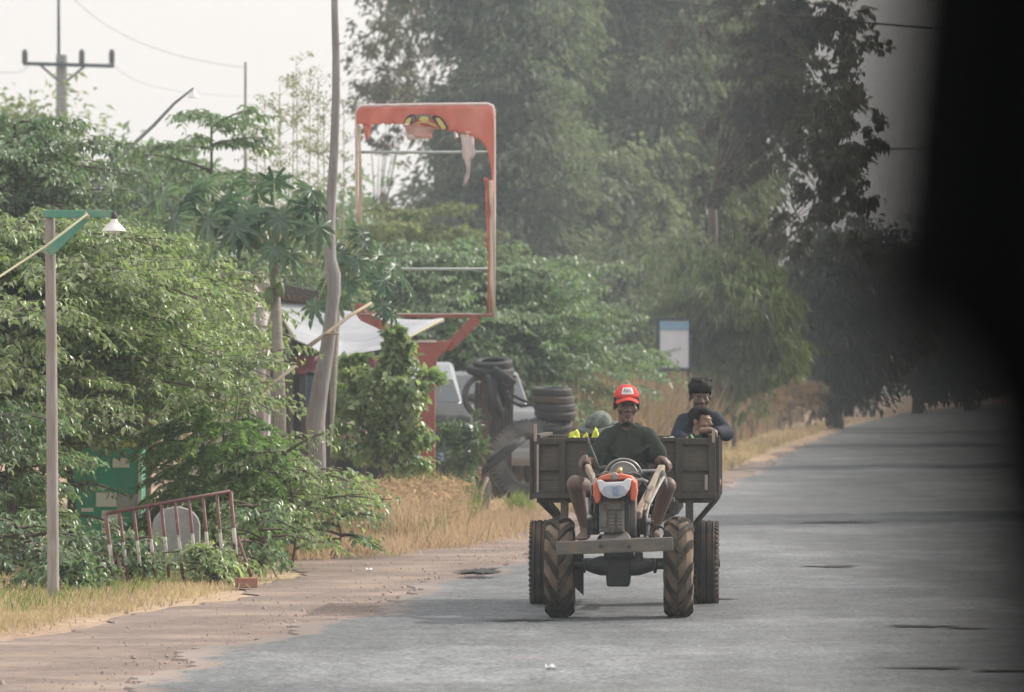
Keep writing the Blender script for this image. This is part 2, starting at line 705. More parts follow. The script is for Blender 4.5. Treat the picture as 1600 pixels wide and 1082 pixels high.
# the dusty air of the dry season: one homogeneous volume that fills the whole place, the viewer stands inside it
hm, hnt, hout = _nodes('dusty_air')
vsn = hnt.nodes.new('ShaderNodeVolumeScatter')
vsn.inputs['Color'].default_value = (.82, .93, 1.0, 1)
vsn.inputs['Density'].default_value = HAZE
vsn.inputs['Anisotropy'].default_value = .35
hnt.links.new(vsn.outputs[0], hout.inputs['Volume'])
mb = MB()
mb.box((0, 380, 29), (900, 900, 64))
hz_ = mb.build('haze', hm)
tag(hz_, 'pale dusty haze filling the air over the road', 'haze', None, 'stuff')
SC.cycles.volume_bounces = 0

# ------------------------------------------------------------------ ground, road
EY = [0, 28, 34.3, 45.6, 50.8, 82.6, 132, 203, 300, 420]
EX = [-4.2, -1.84, -1.31, -.22, .24, 2.95, 6.3, 11.7, 20, 33]


def road_left(Y): return float(np.interp(Y, EY, EX))


def ground_mat():
    m, nt, out = _nodes('dry_earth')
    L = nt.links
    tc = nt.nodes.new('ShaderNodeTexCoord')
    def noise(s, d=6):
        n = nt.nodes.new('ShaderNodeTexNoise'); n.inputs['Scale'].default_value = s; n.inputs['Detail'].default_value = d
        L.new(tc.outputs['Object'], n.inputs['Vector']); return n
    a, b_, c = noise(.35), noise(9), noise(60, 3)
    r1 = _ramp(nt, [(.35, (.38, .27, .20)), (.55, (.46, .34, .24)), (.7, (.42, .33, .2))])
    L.new(a.outputs['Fac'], r1.inputs[0])
    r2 = _ramp(nt, [(.3, .62), (.7, 1.15)])
    L.new(b_.outputs['Fac'], r2.inputs[0])
    r3 = _ramp(nt, [(.3, .8), (.7, 1.1)])
    L.new(c.outputs['Fac'], r3.inputs[0])
    x = nt.nodes.new('ShaderNodeMixRGB'); x.blend_type = 'MULTIPLY'; x.inputs[0].default_value = 1
    L.new(r1.outputs[0], x.inputs[1]); L.new(r2.outputs[0], x.inputs[2])
    y = nt.nodes.new('ShaderNodeMixRGB'); y.blend_type = 'MULTIPLY'; y.inputs[0].default_value = 1
    L.new(x.outputs[0], y.inputs[1]); L.new(r3.outputs[0], y.inputs[2])
    p = nt.nodes.new('ShaderNodeBsdfPrincipled'); p.inputs['Roughness'].default_value = .95; p.inputs['Specular IOR Level'].default_value = .1
    L.new(y.outputs[0], p.inputs['Base Color'])
    bp = nt.nodes.new('ShaderNodeBump'); bp.inputs['Strength'].default_value = .8; bp.inputs['Distance'].default_value = .05
    L.new(b_.outputs['Fac'], bp.inputs['Height']); L.new(bp.outputs[0], p.inputs['Normal'])
    L.new(p.outputs[0], out.inputs[0])
    return m


def asphalt_mat():
    m, nt, out = _nodes('worn_asphalt')
    L = nt.links
    tc = nt.nodes.new('ShaderNodeTexCoord')
    def noise(s, d=6, st=(1, 1, 1), ro=.6):
        mp = nt.nodes.new('ShaderNodeMapping'); mp.inputs['Scale'].default_value = st
        L.new(tc.outputs['Object'], mp.inputs['Vector'])
        n = nt.nodes.new('ShaderNodeTexNoise'); n.inputs['Scale'].default_value = s; n.inputs['Detail'].default_value = d; n.inputs['Roughness'].default_value = ro
        L.new(mp.outputs[0], n.inputs['Vector']); return n
    big, mid, fine = noise(.5, 5, (1, .35, 1)), noise(4.5, 7, (1, .5, 1)), noise(30, 5, (1, .35, 1), .75)
    r1 = _ramp(nt, [(.3, (.112, .12, .126)), (.7, (.162, .17, .176))])
    L.new(big.outputs['Fac'], r1.inputs[0])
    r2 = _ramp(nt, [(.3, .7), (.7, 1.26)])
    L.new(mid.outputs['Fac'], r2.inputs[0])
    r3 = _ramp(nt, [(.34, .45), (.5, 1.), (.68, 1.5)])
    L.new(fine.outputs['Fac'], r3.inputs[0])
    x = nt.nodes.new('ShaderNodeMixRGB'); x.blend_type = 'MULTIPLY'; x.inputs[0].default_value = 1
    L.new(r1.outputs[0], x.inputs[1]); L.new(r2.outputs[0], x.inputs[2])
    y = nt.nodes.new('ShaderNodeMixRGB'); y.blend_type = 'MULTIPLY'; y.inputs[0].default_value = 1
    L.new(x.outputs[0], y.inputs[1]); L.new(r3.outputs[0], y.inputs[2])
    # worn dirt tint in places
    dn = noise(.9, 6)
    r4 = _ramp(nt, [(.55, 0.), (.8, .5)])
    L.new(dn.outputs['Fac'], r4.inputs[0])
    z = nt.nodes.new('ShaderNodeMixRGB'); z.inputs[2].default_value = (.25, .215, .185, 1)
    L.new(r4.outputs[0], z.inputs[0]); L.new(y.outputs[0], z.inputs[1])
    ed = nt.nodes.new('ShaderNodeAttribute'); ed.attribute_name = 'edge'
    en = noise(3.2, 8, (1, .4, 1), .7)
    ad = nt.nodes.new('ShaderNodeMath'); ad.operation = 'ADD'
    L.new(ed.outputs['Fac'], ad.inputs[0]); L.new(en.outputs['Fac'], ad.inputs[1])
    r5 = _ramp(nt, [(.9, 0.), (1.0, .9)])
    hf = nt.nodes.new('ShaderNodeMath'); hf.operation = 'MULTIPLY'; hf.inputs[1].default_value = .72
    L.new(ad.outputs[0], hf.inputs[0]); L.new(hf.outputs[0], r5.inputs[0])
    z2 = nt.nodes.new('ShaderNodeMixRGB'); z2.inputs[2].default_value = (.25, .195, .165, 1)
    L.new(r5.outputs[0], z2.inputs[0]); L.new(z.outputs[0], z2.inputs[1])
    tk = noise(.9, 4, (1, .05, 1))
    r6 = _ramp(nt, [(.35, .84), (.65, 1.14)])
    L.new(tk.outputs['Fac'], r6.inputs[0])
    z3 = nt.nodes.new('ShaderNodeMixRGB'); z3.blend_type = 'MULTIPLY'; z3.inputs[0].default_value = 1
    L.new(z2.outputs[0], z3.inputs[1]); L.new(r6.outputs[0], z3.inputs[2])
    pt = noise(.22, 3, (1, .6, 1))
    r7 = _ramp(nt, [(.42, 1.04), (.47, .74), (.55, .78), (.60, 1.06)])
    L.new(pt.outputs['Fac'], r7.inputs[0])
    z4 = nt.nodes.new('ShaderNodeMixRGB'); z4.blend_type = 'MULTIPLY'; z4.inputs[0].default_value = 1
    L.new(z3.outputs[0], z4.inputs[1]); L.new(r7.outputs[0], z4.inputs[2])
    z = z4
    p = nt.nodes.new('ShaderNodeBsdfPrincipled'); p.inputs['Roughness'].default_value = .72; p.inputs['Specular IOR Level'].default_value = .35
    L.new(z.outputs[0], p.inputs['Base Color'])
    bp = nt.nodes.new('ShaderNodeBump'); bp.inputs['Strength'].default_value = .6; bp.inputs['Distance'].default_value = .012
    L.new(fine.outputs['Fac'], bp.inputs['Height']); L.new(bp.outputs[0], p.inputs['Normal'])
    L.new(p.outputs[0], out.inputs[0])
    return m


mb = MB()
mb.grid(lambda u, v: Vector((-600 + 1200 * u, -100 + 1100 * v, -.02)), 4, 4)
g = mb.build('ground', ground_mat())
tag(g, 'dry brown earth beside and beyond the road', 'ground', None, 'structure')

rng = np.random.default_rng(3)
ys = np.concatenate([np.arange(0, 26, 2.), np.arange(26, 60, .11), np.arange(60, 130, .5), np.arange(130, 420, 4.)])
jit = np.zeros(len(ys)); a = 0
for i in range(len(ys)):
    a = a * .82 + rng.normal(0, .035)
    jit[i] = a + .12 * math.sin(ys[i] * .55) + .07 * math.sin(ys[i] * 1.7 + 1)
mb = MB()
vs = []
for y, j in zip(ys, jit):
    l = road_left(y) + j
    vs += [(l, y, -.016), (l + .02, y, 0), (l - j * .6 + .42, y, .0024), (l - j + 1.1, y, .006), (l + 3.6, y, .02), (l - j + 7.3, y, 0)]
fs = []
for i in range(len(ys) - 1):
    for k in range(5):
        fs.append((i * 6 + k, i * 6 + k + 1, i * 6 + k + 7, i * 6 + k + 6))
mb.add(vs, fs)
r_ = mb.build('road', asphalt_mat())
at_ = r_.data.attributes.new('edge', 'FLOAT', 'POINT')
at_.data.foreach_set('value', [(1., 1., .45, 0., 0., 0.)[i % 6] for i in range(len(r_.data.vertices))])
tag(r_, 'worn grey asphalt road with a crumbling edge', 'road', None, 'structure')

m_gravel = mat('pink_gravel', (.245, .19, .162), (.13, .104, .092), scale=11, rough=.95, bump=.7, spec=.1, dirt=(.31, .245, .205), dirt_scale=1.1)
mb = MB()
# loose gravel and dirt along the asphalt: between the broken edge and the grass
DY = [20, 27, 31.9, 35.7, 38.3, 42.6, 45, 50.8, 54, 60, 64, 72, 84, 110]
DX = [-4.6, -3.6, -2.95, -2.55, -2.1, -1.72, -1.7, -1.9, -2.2, -.45, .3, 1.2, 2.55, 4.5]
yy = np.arange(20, 110, .25)
vs = []
for i, y in enumerate(yy):
    l = float(np.interp(y, DY, DX)) + .1 * math.sin(y * 1.3) + rng.normal(0, .05)
    r = road_left(y) + .5
    if l > r - .55: l = r - .55
    vs += [(l, y, -.012), (r, y, -.012)]
mb.add(vs, [(2 * i, 2 * i + 1, 2 * i + 3, 2 * i + 2) for i in range(len(yy) - 1)])
s_ = mb.build('dirt_shoulder', m_gravel)
tag(s_, 'reddish gravel shoulder between the asphalt and the dry grass', 'road shoulder', None, 'structure')

# patches of tar and broken asphalt; thin dark sheets also paint the shade in the holes
m_tar_hole_shade = mat('tar_hole_shade', (.028, .027, .026), (.05, .047, .044), scale=20, rough=.85, spec=.2, bump=.5)
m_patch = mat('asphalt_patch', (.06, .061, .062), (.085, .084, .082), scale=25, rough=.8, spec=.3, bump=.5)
for (px, py, wpx, dpx, m_) in ((752, 893, 60, 8, m_tar_hole_shade), (745, 903, 44, 4, m_tar_hole_shade), (820, 972, 110, 3, m_tar_hole_shade), (1300, 889, 84, 3, m_tar_hole_shade), (1440, 985, 110, 3, m_tar_hole_shade), (1510, 988, 60, 2, m_tar_hole_shade),
                               (1450, 1051, 120, 3, m_tar_hole_shade), (1560, 1055, 80, 3, m_tar_hole_shade), (1120, 940, 60, 2, m_tar_hole_shade), (1310, 819, 110, 3, m_tar_hole_shade)):
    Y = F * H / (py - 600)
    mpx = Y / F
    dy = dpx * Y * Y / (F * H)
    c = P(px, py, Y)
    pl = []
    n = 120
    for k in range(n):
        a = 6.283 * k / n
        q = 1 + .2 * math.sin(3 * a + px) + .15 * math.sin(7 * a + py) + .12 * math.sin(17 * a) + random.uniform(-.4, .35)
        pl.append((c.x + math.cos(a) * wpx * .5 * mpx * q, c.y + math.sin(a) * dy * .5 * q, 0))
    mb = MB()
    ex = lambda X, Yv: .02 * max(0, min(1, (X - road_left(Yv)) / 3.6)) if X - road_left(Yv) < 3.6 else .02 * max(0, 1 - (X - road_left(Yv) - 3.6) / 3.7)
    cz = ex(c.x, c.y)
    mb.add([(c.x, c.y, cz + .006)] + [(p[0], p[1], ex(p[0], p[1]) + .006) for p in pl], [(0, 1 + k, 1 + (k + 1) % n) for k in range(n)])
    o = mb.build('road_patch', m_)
    tag(o, 'dark tarred patch or broken hole in the asphalt, hole shade painted on', 'road patch', 'dark patches in the road', 'structure')

# crumbs of gravel along the broken edge
n = 1300
Y = rng.uniform(27.2, 75, n)
X = np.interp(Y, EY, EX) + rng.normal(-.12, .22, n)
X2 = -rng.gamma(1.3, .5, 900); Y2 = rng.uniform(28, 60, 900)
X = np.concatenate([X, np.interp(Y2, EY, EX) + X2]); Y = np.concatenate([Y, Y2])
n = len(X)
O = np.stack([X, Y, np.full(n, -.006)], 1)
ROCK_V = np.array([(-.5, -.5, -.2), (.5, -.4, -.2), (.4, .5, -.2), (-.4, .4, -.2), (-.25, -.2, .4), (.3, -.15, .5), (.1, .3, .45)], float)
ROCK_T = np.array([(0, 1, 5), (0, 5, 4), (1, 2, 6), (1, 6, 5), (2, 3, 6), (3, 0, 4), (3, 4, 6), (4, 5, 6)])
S = rng.gamma(1.6, .0034, n) + .004
th = rng.uniform(0, 6.28, n)
gv = leaves_obj('gravel', O, np.stack([np.cos(th), np.sin(th), rng.normal(0, .2, n)], 1), np.tile((0., 0, 1), (n, 1)), S, S * rng.uniform(.7, 1.4, n),
                mat('gravel_stone', (.33, .27, .235), (.22, .175, .15), scale=3, rough=.9, spec=.2), tv=ROCK_V, tt=ROCK_T)
tag(gv, 'small stones scattered along the crumbling asphalt edge', 'gravel', None, 'stuff')

# scraps of litter on the verge, each a crumpled sheet of its own
m_lit = mat('pale_plastic', (.75, .74, .72), (.6, .6, .6), scale=9, rough=.5)
for i, (px, py, wpx, lab) in enumerate(((692, 847, 22, 'white scrap of litter on the dirt before the dry grass'), (577, 897, 10, 'tiny pale scrap of litter on the dirt verge'),
                             (860, 1050, 16, 'flat pale scrap lying on the asphalt in front of the tractor'), (645, 848, 10, 'small pale scrap at the foot of the dry grass'))):
    Y = F * H / (py - 600)
    c = P(px, py, Y)
    s = wpx * Y / F
    mb = MB()
    mb.grid(lambda u, v: Vector((c.x + (u - .5) * s, c.y + (v - .5) * s * 1.2, c.z + .012 + .02 * math.sin(9 * u + 5 * v + i) * math.sin(7 * v) + (.02 if i != 2 else .012))), 6, 6)
    tag(mb.build('litter_scrap', m_lit, solid=.002), lab, 'litter')
# ------------------------------------------------------------------ the two-wheeled tractor
m_rub = mat('dusty_rubber', (.034, .033, .033), (.045, .043, .042), scale=20, rough=.85, spec=.25, bump=.3, dirt=(.15, .105, .07), dirt_scale=6, dirt_lo=.42, dirt_hi=.75)
m_rub_mud = mat('muddy_rubber', (.085, .068, .053), (.05, .042, .036), scale=12, rough=.9, spec=.15, bump=.35, dirt=(.20, .15, .11), dirt_scale=4, dirt_lo=.38, dirt_hi=.62)
m_tread = mat('lug_rubber', (.04, .033, .027), (.026, .024, .022), scale=18, rough=.85, spec=.2, bump=.3, dirt=(.16, .115, .075), dirt_scale=7, dirt_lo=.5, dirt_hi=.75)
m_rubber = mat('black_rubber', (.022, .022, .024), (.034, .033, .034), scale=9, rough=.7, spec=.3, bump=.2, dirt=(.08, .072, .065), dirt_scale=5, dirt_lo=.5, dirt_hi=.85)
m_blk = mat('black_grease', (.034, .036, .039), (.055, .055, .056), scale=14, rough=.6, spec=.4, dirt=(.09, .075, .06), dirt_scale=7, dirt_lo=.5, dirt_hi=.8)
m_cast = mat('grey_casting', (.19, .185, .175), (.105, .10, .092), scale=16, rough=.7, spec=.35, dirt=(.15, .12, .09), dirt_scale=8, dirt_lo=.45, dirt_hi=.75, bump=.25)
m_steel = mat('dull_steel', (.33, .33, .32), (.18, .17, .16), scale=20, rough=.45, metal=.6)
m_bump = mat('rusty_grey_bar', (.15, .135, .115), (.09, .078, .066), scale=10, stretch=(1, 4, 4), rough=.75, dirt=(.2, .155, .115), dirt_scale=9, dirt_lo=.5, dirt_hi=.8, bump=.15)
m_hand = mat('worn_handle_paint', (.36, .29, .215), (.22, .17, .13), scale=14, rough=.65, dirt=(.12, .095, .075), dirt_scale=11, dirt_lo=.55, dirt_hi=.8)
m_or = mat('orange_paint', (.62, .14, .07), (.52, .105, .05), scale=7, rough=.42, spec=.5, dirt=(.32, .16, .09), dirt_scale=9, dirt_lo=.58, dirt_hi=.9)
m_white = mat('white_plastic', (.72, .73, .76), (.6, .6, .63), scale=5, rough=.35, spec=.5)
m_rim = mat('grey_rim', (.16, .15, .14), (.09, .08, .075), scale=12, rough=.6, metal=.3)

TH = -.045
TM = Matrix.Translation((.659, 36.0, 0)) @ Matrix.Rotation(TH, 4, 'Z')
TMi = TM.inverted()


def T(px, py, d):
    """in the tractor's frame: pixel at d metres behind its axle"""
    return TMi @ P(px, py, 36.0 + d)


tr = thing('walking_tractor', 'orange and grey two-wheeled tractor with a white headlight mask pulling the wooden cart', 'tractor', (.659, 36.0, 0), TH)


def lug_tyre(mb, c, Rr, w, rim_r, n=11):
    """carcass and chevron lugs, axle along x"""
    hw = w / 2
    Rc = Rr - .024
    prof = [(-hw * .55, rim_r), (-hw * .9, rim_r + .03), (-hw * 1.0, (rim_r + Rc) / 2), (-hw * .92, Rc - .03), (-hw * .6, Rc - .004), (0, Rc),
            (hw * .6, Rc - .004), (hw * .92, Rc - .03), (hw * 1.0, (rim_r + Rc) / 2), (hw * .9, rim_r + .03), (hw * .55, rim_r)]
    mb.cur = 0
    mb.lathe(c, (1, 0, 0), prof, 44)
    mb.cur = 1
    c = Vector(c)
    for k in range(n):
        for sd in (-1, 1):
            a0 = 2 * math.pi * (k + (.5 if sd > 0 else 0)) / n
            secs = []
            for t, ex, hh in ((-.04, 0, 1), (.35, .16, 1), (.72, .36, .95), (1.0, .5, .55), (1.03, .55, .0)):
                x = sd * hw * t
                rb = Rc - (.03 * max(0, t - .55) / .45 if t > .55 else 0) - .012
                rt = rb + .012 + .024 * hh
                if t > 1.01: rb, rt = Rc - .09, Rc - .07
                a = a0 + ex
                hw_a = .021 / Rr * (1.25 if t < .8 else 1.0) * 1.15
                for rr, da in ((rb, -hw_a * 1.35), (rt, -hw_a), (rt, hw_a), (rb, hw_a * 1.35)):
                    secs.append(c + Vector((x, math.sin(a + da) * rr, math.cos(a + da) * rr)))
            fs = []
            for i in range(4):
                for q in range(4):
                    fs.append((i * 4 + q, i * 4 + (q + 1) % 4, i * 4 + 4 + (q + 1) % 4, i * 4 + 4 + q))
            fs += [(3, 2, 1, 0), (16, 17, 18, 19)]
            mb.add(secs, fs)


def wheel_parts(parent, c, tyre_fn, rim_r, w, side, M=None):
    mb = MB(); tyre_fn(mb, c)
    return mb


for sx in (-.366, .362):
    c = Vector((sx, 0, .314))
    mb = MB(); lug_tyre(mb, c, .314, .178, .155)
    wh = mb.build('wheel', [m_rub_mud, m_tread], tr, smooth=True, local=True, auto=35)
    mb = MB()
    s = 1 if sx > 0 else -1
    mb.lathe(c, (1, 0, 0), [(-.055, .150), (-.06, .16), (-.05, .165), (-.035, .14), (.0, .135), (.035, .14), (.05, .165), (.06, .16), (.055, .150)], 28)
    mb.disc_cyl(c + Vector((-s * .02, 0, 0)), (1, 0, 0), .138, .012, 24)
    mb.disc_cyl(c + Vector((-s * .03, 0, 0)), (1, 0, 0), .055, .05, 14)
    for k in range(6):
        a = k * math.pi / 3
        mb.disc_cyl(c + Vector((s * .0, math.cos(a) * .085, math.sin(a) * .085)), (1, 0, 0), .011, .05, 6)
    rim = mb.build('rim', m_rim, wh, smooth=True, local=True, auto=35)

# gearbox, axle housings
mb = MB()
a = [T(944, 872, -.05), T(988, 872, -.05), T(983, 917, -.03), T(948, 917, -.03)]
b = [p + Vector((0, .3, 0)) for p in a]
mb.hexa([a[3], a[2], b[2], b[3]], [a[0], a[1], b[1], b[0]])
mb.hexa([T(943, 873, -.07), T(990, 873, -.07), T(990, 873, -.07) + Vector((0, .34, 0)), T(943, 873, -.07) + Vector((0, .34, 0))],
        [T(945, 836, -.07), T(987, 836, -.07), T(987, 836, -.07) + Vector((0, .34, 0)), T(945, 836, -.07) + Vector((0, .34, 0))])
mb.box(T(998, 870, .0), (.05, .12, .06))
mb.build('gearbox', m_blk, tr, local=True, bevel=.012)
for s in (-1, 1):
    mb = MB()
    c = Vector((s * .07, .0, .325))
    mb.lathe(c, (s, 0, 0), [(0, .001), (0, .062), (.05, .06), (.10, .045), (.135, .03), (.14, .045), (.155, .045), (.16, .022), (.24, .022), (.24, .001)], 18)
    mb.build('axle_housing', m_blk, tr, local=True, smooth=True, auto=40)
# mudguard plate hanging inside the wheel
mb = MB()
pl = [T(893, 846, .17), T(911, 846, .17), T(912, 862, .17), T(912, 931, .17), T(897, 917, .17), T(893, 880, .17)]
mb.prism(pl, (0, .006, 0))
mb.build('mudguard', m_blk, tr, local=True, bevel=.003)
# frame rails and bumper bar
mb = MB()
for x in (-.11, .09):
    mb.bar((x, -.44, .455), (x, .42, .475), .05, .07)
mb.bar((-.11, .38, .475), (.09, .38, .475), .05, .06)
mb.build('frame_rail', m_blk, tr, local=True, bevel=.006)
mb = MB()
pa, pb = T(869, 857, -.47), T(1052, 850, -.47)
mb.bar(pa, pb, .055, .082)
bar = mb.build('bumper', m_bump, tr, local=True, bevel=.006)
for px in (939, 983):
    mb = MB()
    mb.lathe(T(px, 853.5, -.502), (0, -1, 0), [(0, .012), (.006, .012), (.008, .009), (.008, .001)], 6)
    mb.build('bolt', m_blk, bar, local=True)

# engine
mb = MB()
def eb(x0, x1, y0, y1, d0, d1, m=mb):
    a, b_ = T(x0, y1, d0), T(x1, y0, d0)
    m.hexa([(a.x, a.y, a.z), (b_.x, a.y, a.z), (b_.x, a.y + d1 - d0, a.z), (a.x, a.y + d1 - d0, a.z)],
           [(a.x, a.y, b_.z), (b_.x, a.y, b_.z), (b_.x, a.y + d1 - d0, b_.z), (a.x, a.y + d1 - d0, b_.z)])
eb(936, 975, 783, 832, -.2, .25)
eb(947, 972, 786, 797, -.215, -.2); eb(951, 961, 799, 829, -.218, -.2); eb(963, 973, 799, 829, -.215, -.2); eb(938, 948, 800, 824, -.212, -.2)
for k in range(5):
    eb(952, 960, 802 + k * 5.4, 804 + k * 5.4, -.226, -.218)
    eb(964, 972, 802 + k * 5.4, 804 + k * 5.4, -.223, -.215)
for (px, py) in ((938, 786), (973, 786), (938, 829), (974, 830), (949, 792), (956, 831)):
    mb.disc_cyl(T(px, py, -.22), (0, 1, 0), .008, .04, 8)
mb.build('engine_block', m_cast, tr, local=True, bevel=.006)
mb = MB()
a = [T(938, 844, -.22), T(986, 842, -.22), T(979, 831, -.16), T(945, 831, -.16)]
b = [p + Vector((0, .42, 0)) for p in a]
mb.hexa([a[0], a[1], b[1], b[0]], [a[3], a[2], b[2], b[3]])
mb.build('engine_base', m_cast, tr, local=True, bevel=.006)
mb = MB()
def eb2(*q): eb(*q, m=mb)
eb2(922, 935, 774, 836, -.1, .22); eb2(917, 923, 800, 836, 0, .2); eb2(975.2, 983, 770, 836, -.15, .25)
mb.tube([T(925, 775, 0), T(923, 790, -.12), T(921, 812, -.14), T(926, 832, -.12)], .012, 8)
mb.tube([T(931, 778, -.1), T(929, 800, -.17), T(933, 826, -.16)], .009, 8)
mb.disc_cyl(T(928, 818, -.12), (0, 1, 0), .03, .08, 14)
mb.build('engine_side', m_blk, tr, local=True, bevel=.005)
mb = MB()
mb.cap(T(921, 809, -.2), T(921, 809, -.06), .02, .02)
mb.tube([T(921, 809, -.1), T(919, 795, .0), T(917, 780, .1)], .012, 8)
mb.build('exhaust', m_steel, tr, local=True, smooth=True)
mb = MB()
mb.lathe(T(982.5, 806, .03), (1, 0, 0), [(0, .001), (0, .142), (.006, .148), (.042, .148), (.048, .142), (.048, .001)], 36)
mb.build('flywheel', m_cast, tr, local=True, smooth=True, auto=35)
mb = MB()
for dx, r in ((998, .085), (1003, .07), (1008, .085), (1014, .055)):
    mb.disc_cyl(T(dx, 818, .1), (1, 0, 0), r, .018, 24)
mb.disc_cyl(T(1006, 818, .1), (1, 0, 0), .02, .12, 12)
mb.build('belt_pulley', m_blk, tr, local=True, smooth=True, auto=35)
mb = MB()
mb.torus(T(1027, 833, .05), (0, 1, 0), .045, .006, 24, 6)
mb.torus(T(1030, 834, .07), (.3, 1, 0), .04, .006, 24, 6)
mb.build('cable_coil', m_blk, tr, local=True, smooth=True)
mb = MB()
mb.tube([T(1013, 838, -.02), T(1013, 822, -.02), T(1010, 806, .02), T(1014, 790, .1), T(1028, 762, .3), T(1037, 746, .5)], .0085, 8)
mb.disc_cyl(T(1013, 815, -.03), (1, 0, 0), .02, .03, 10)
mb.bar(T(1008, 783, .1), T(1019, 790, .12), .012, .012)
mb.build('clutch_rod', m_steel, tr, local=True, smooth=True, auto=40)
mb = MB()
mb.tube([T(1036, 738, .72), T(1038, 752, .55), T(1042, 765, .5)], [.014, .02, .006], 8)
mb.build('clutch_lever', m_blk, tr, local=True, smooth=True)

# handlebars, each with its grip
GRIP = {}
hb = []
for nm, pts in (('l', [(944, 800, .0), (936, 768, .35), (927, 748, .72), (918, 731, .95)]), ('r', [(996, 806, .0), (1014, 772, .4), (1029, 742, .75), (1034, 732, .88)])):
    mb = MB()
    q = [T(*p) for p in pts]
    for i in range(3):
        mb.bar(q[i], q[i + 1], .03 if nm == 'l' else .044, .05)
    h_ = mb.build('handlebar', m_hand, tr, local=True, bevel=.007)
    hb.append(h_)
    g0, g1 = q[3], T(*( (911, 727, 1.1) if nm == 'l' else (1045, 730, 1.02)))
    mb = MB()
    mb.cap(g0, g1, .019, .018)
    mb.build('grip', m_rubber, h_, local=True, smooth=True)
    GRIP[nm] = (TM @ g0, TM @ g1)
mb = MB()
mb.tube([T(930, 744, .55), T(1006, 742, .55)], .014, 10)
mb.build('cross_tube', m_blk, tr, local=True, smooth=True, auto=40)
mb = MB()
mb.tube([T(936, 733, .8), T(948, 731, .8)], .018, 10)
mb.build('cross_tube', m_blk, tr, local=True, smooth=True, auto=40)
mb = MB()
mb.tube([T(996, 737, .78), T(1026, 736, .78)], .012, 10)
mb.build('cross_tube', m_steel, tr, local=True, smooth=True, auto=40)
mb = MB()
mb.tube([T(988, 752, .4), T(1004, 750, .4), T(1012, 754, .4)], .012, 10)
mb.build('cross_tube', m_steel, tr, local=True, smooth=True, auto=40)
mb = MB()
mb.tube([T(936, 734, .8), T(930, 716, .85), T(918, 687, .92)], [.011, .008, .007], 8)
mb.cap(T(919, 689, .92), T(917, 685, .925), .011, .011)
mb.build('gear_lever', m_blk, tr, local=True, smooth=True)
# pale hoop standing behind the fuel tank
mb = MB()
mb.torus(T(974, 744, .62), (0, 1, .35), .112, .0085, 40, 8)
hp = mb.build('steering_hoop', m_steel, tr, local=True, smooth=True)
mb = MB()
mb.lathe(T(974, 743, .64), (0, 1, .35), [(0, .001), (0, .088), (.012, .09), (.014, .001)], 30)
mb.build('pale_disc', mat('grey_enamel', (.42, .42, .4), (.3, .3, .29), scale=9, rough=.5), hp, local=True, smooth=True, auto=40)
# orange hood with fuel tank
mb = MB()
pl = [(929, 756), (935, 746), (948, 742.5), (972, 742.5), (987, 745), (994, 755), (993, 776), (986, 776), (934, 776), (930, 770)]
mb.prism([T(x, y, -.2) for x, y in pl], (0, .42, 0))
hood = mb.build('hood', m_or, tr, local=True, bevel=.014)
for pl in ([(926, 759), (934, 747), (939, 769), (938, 783), (932, 789), (927, 775)], [(986, 748), (994, 753), (996, 768), (993, 784), (985, 783), (984, 768)]):
    mb = MB(); mb.prism([T(x, y, -.27) for x, y in pl], (0, .2, 0))
    mb.build('side_cowl', m_or, hood, local=True, bevel=.012)
mb = MB()
mb.prism([T(x, y, -.255) for x, y in ((936, 745), (950, 741), (972, 741), (986, 744.5), (984, 749), (938, 750))], (0, .2, 0))
mb.build('top_cowl', m_or, hood, local=True, bevel=.008)
mb = MB(); mb.disc_cyl(T(960, 744, -.262), (0, 1, .2), .022, .02, 16)
for v in mb.v: pass
mb.build('badge', m_steel, hood, local=True, smooth=True)
mb = MB(); mb.tube([T(968, 741, 0), T(967, 736, -.02), T(970, 732, .0)], [.02, .02, .012], 10)
mb.build('fuel_cap', mat('brass', (.45, .33, .16), (.3, .22, .1), scale=10, rough=.4, metal=.6), hood, local=True, smooth=True)
mb = MB()
mb.prism([T(x, y, -.3) for x, y in ((932, 751), (938, 749.5), (946, 754), (973, 753), (980, 747.5), (987, 749), (983, 766), (976, 775), (965, 779), (952, 779), (943, 775), (937, 768))], (0, .09, 0))
hl = mb.build('headlight', m_white, tr, local=True, bevel=.008)
mb = MB()
mb.prism([T(x, y, -.306) for x, y in ((940, 767), (944, 760.5), (951, 758.5), (968, 758), (974, 760), (979, 767), (976, 772), (966, 776), (952, 776), (944, 772.5))], (0, .02, 0))
ln = mb.build('lens', mat('lamp_glass', (.42, .46, .5), (.3, .34, .4), scale=30, stretch=(1, .1, .1), rough=.18, spec=.8), hl, local=True, bevel=.003)
mb = MB()
mb.prism([T(x, y, -.311) for x, y in ((957, 761), (965, 760.5), (967, 774), (958, 774))], (0, .008, 0))
mb.build('bulb', mat('lamp_inner', (.26, .33, .48), (.2, .25, .36), scale=20, rough=.3), ln, local=True, bevel=.002)
mb = MB()
mb.prism([T(x, y, -.2) for x, y in ((936, 774), (986, 774), (984, 785), (937, 785))], (0, .35, 0))
mb.build('radiator_shroud', m_blk, tr, local=True, bevel=.006)
mb = MB()
mb.tube([T(935, 745, .0), T(945, 737, .1), T(958, 741, .2), T(950, 746, .3)], .005, 6)
mb.tube([T(975, 742, .2), T(988, 738, .3), T(999, 742, .5), T(1012, 764, .4), T(1002, 790, .15)], .005, 6)
mb.tube([T(930, 748, .4), T(922, 760, .3), T(925, 782, .1)], .005, 6)
mb.build('cable', m_blk, tr, local=True, smooth=True)

# ------------------------------------------------------------------ the wooden cart
KX, KY = .735, 37.6
KM = Matrix.Translation((KX, KY, 0)) @ Matrix.Rotation(TH, 4, 'Z')
KMi = KM.inverted()


def K(px, py, d): return KMi @ P(px, py, KY + d)


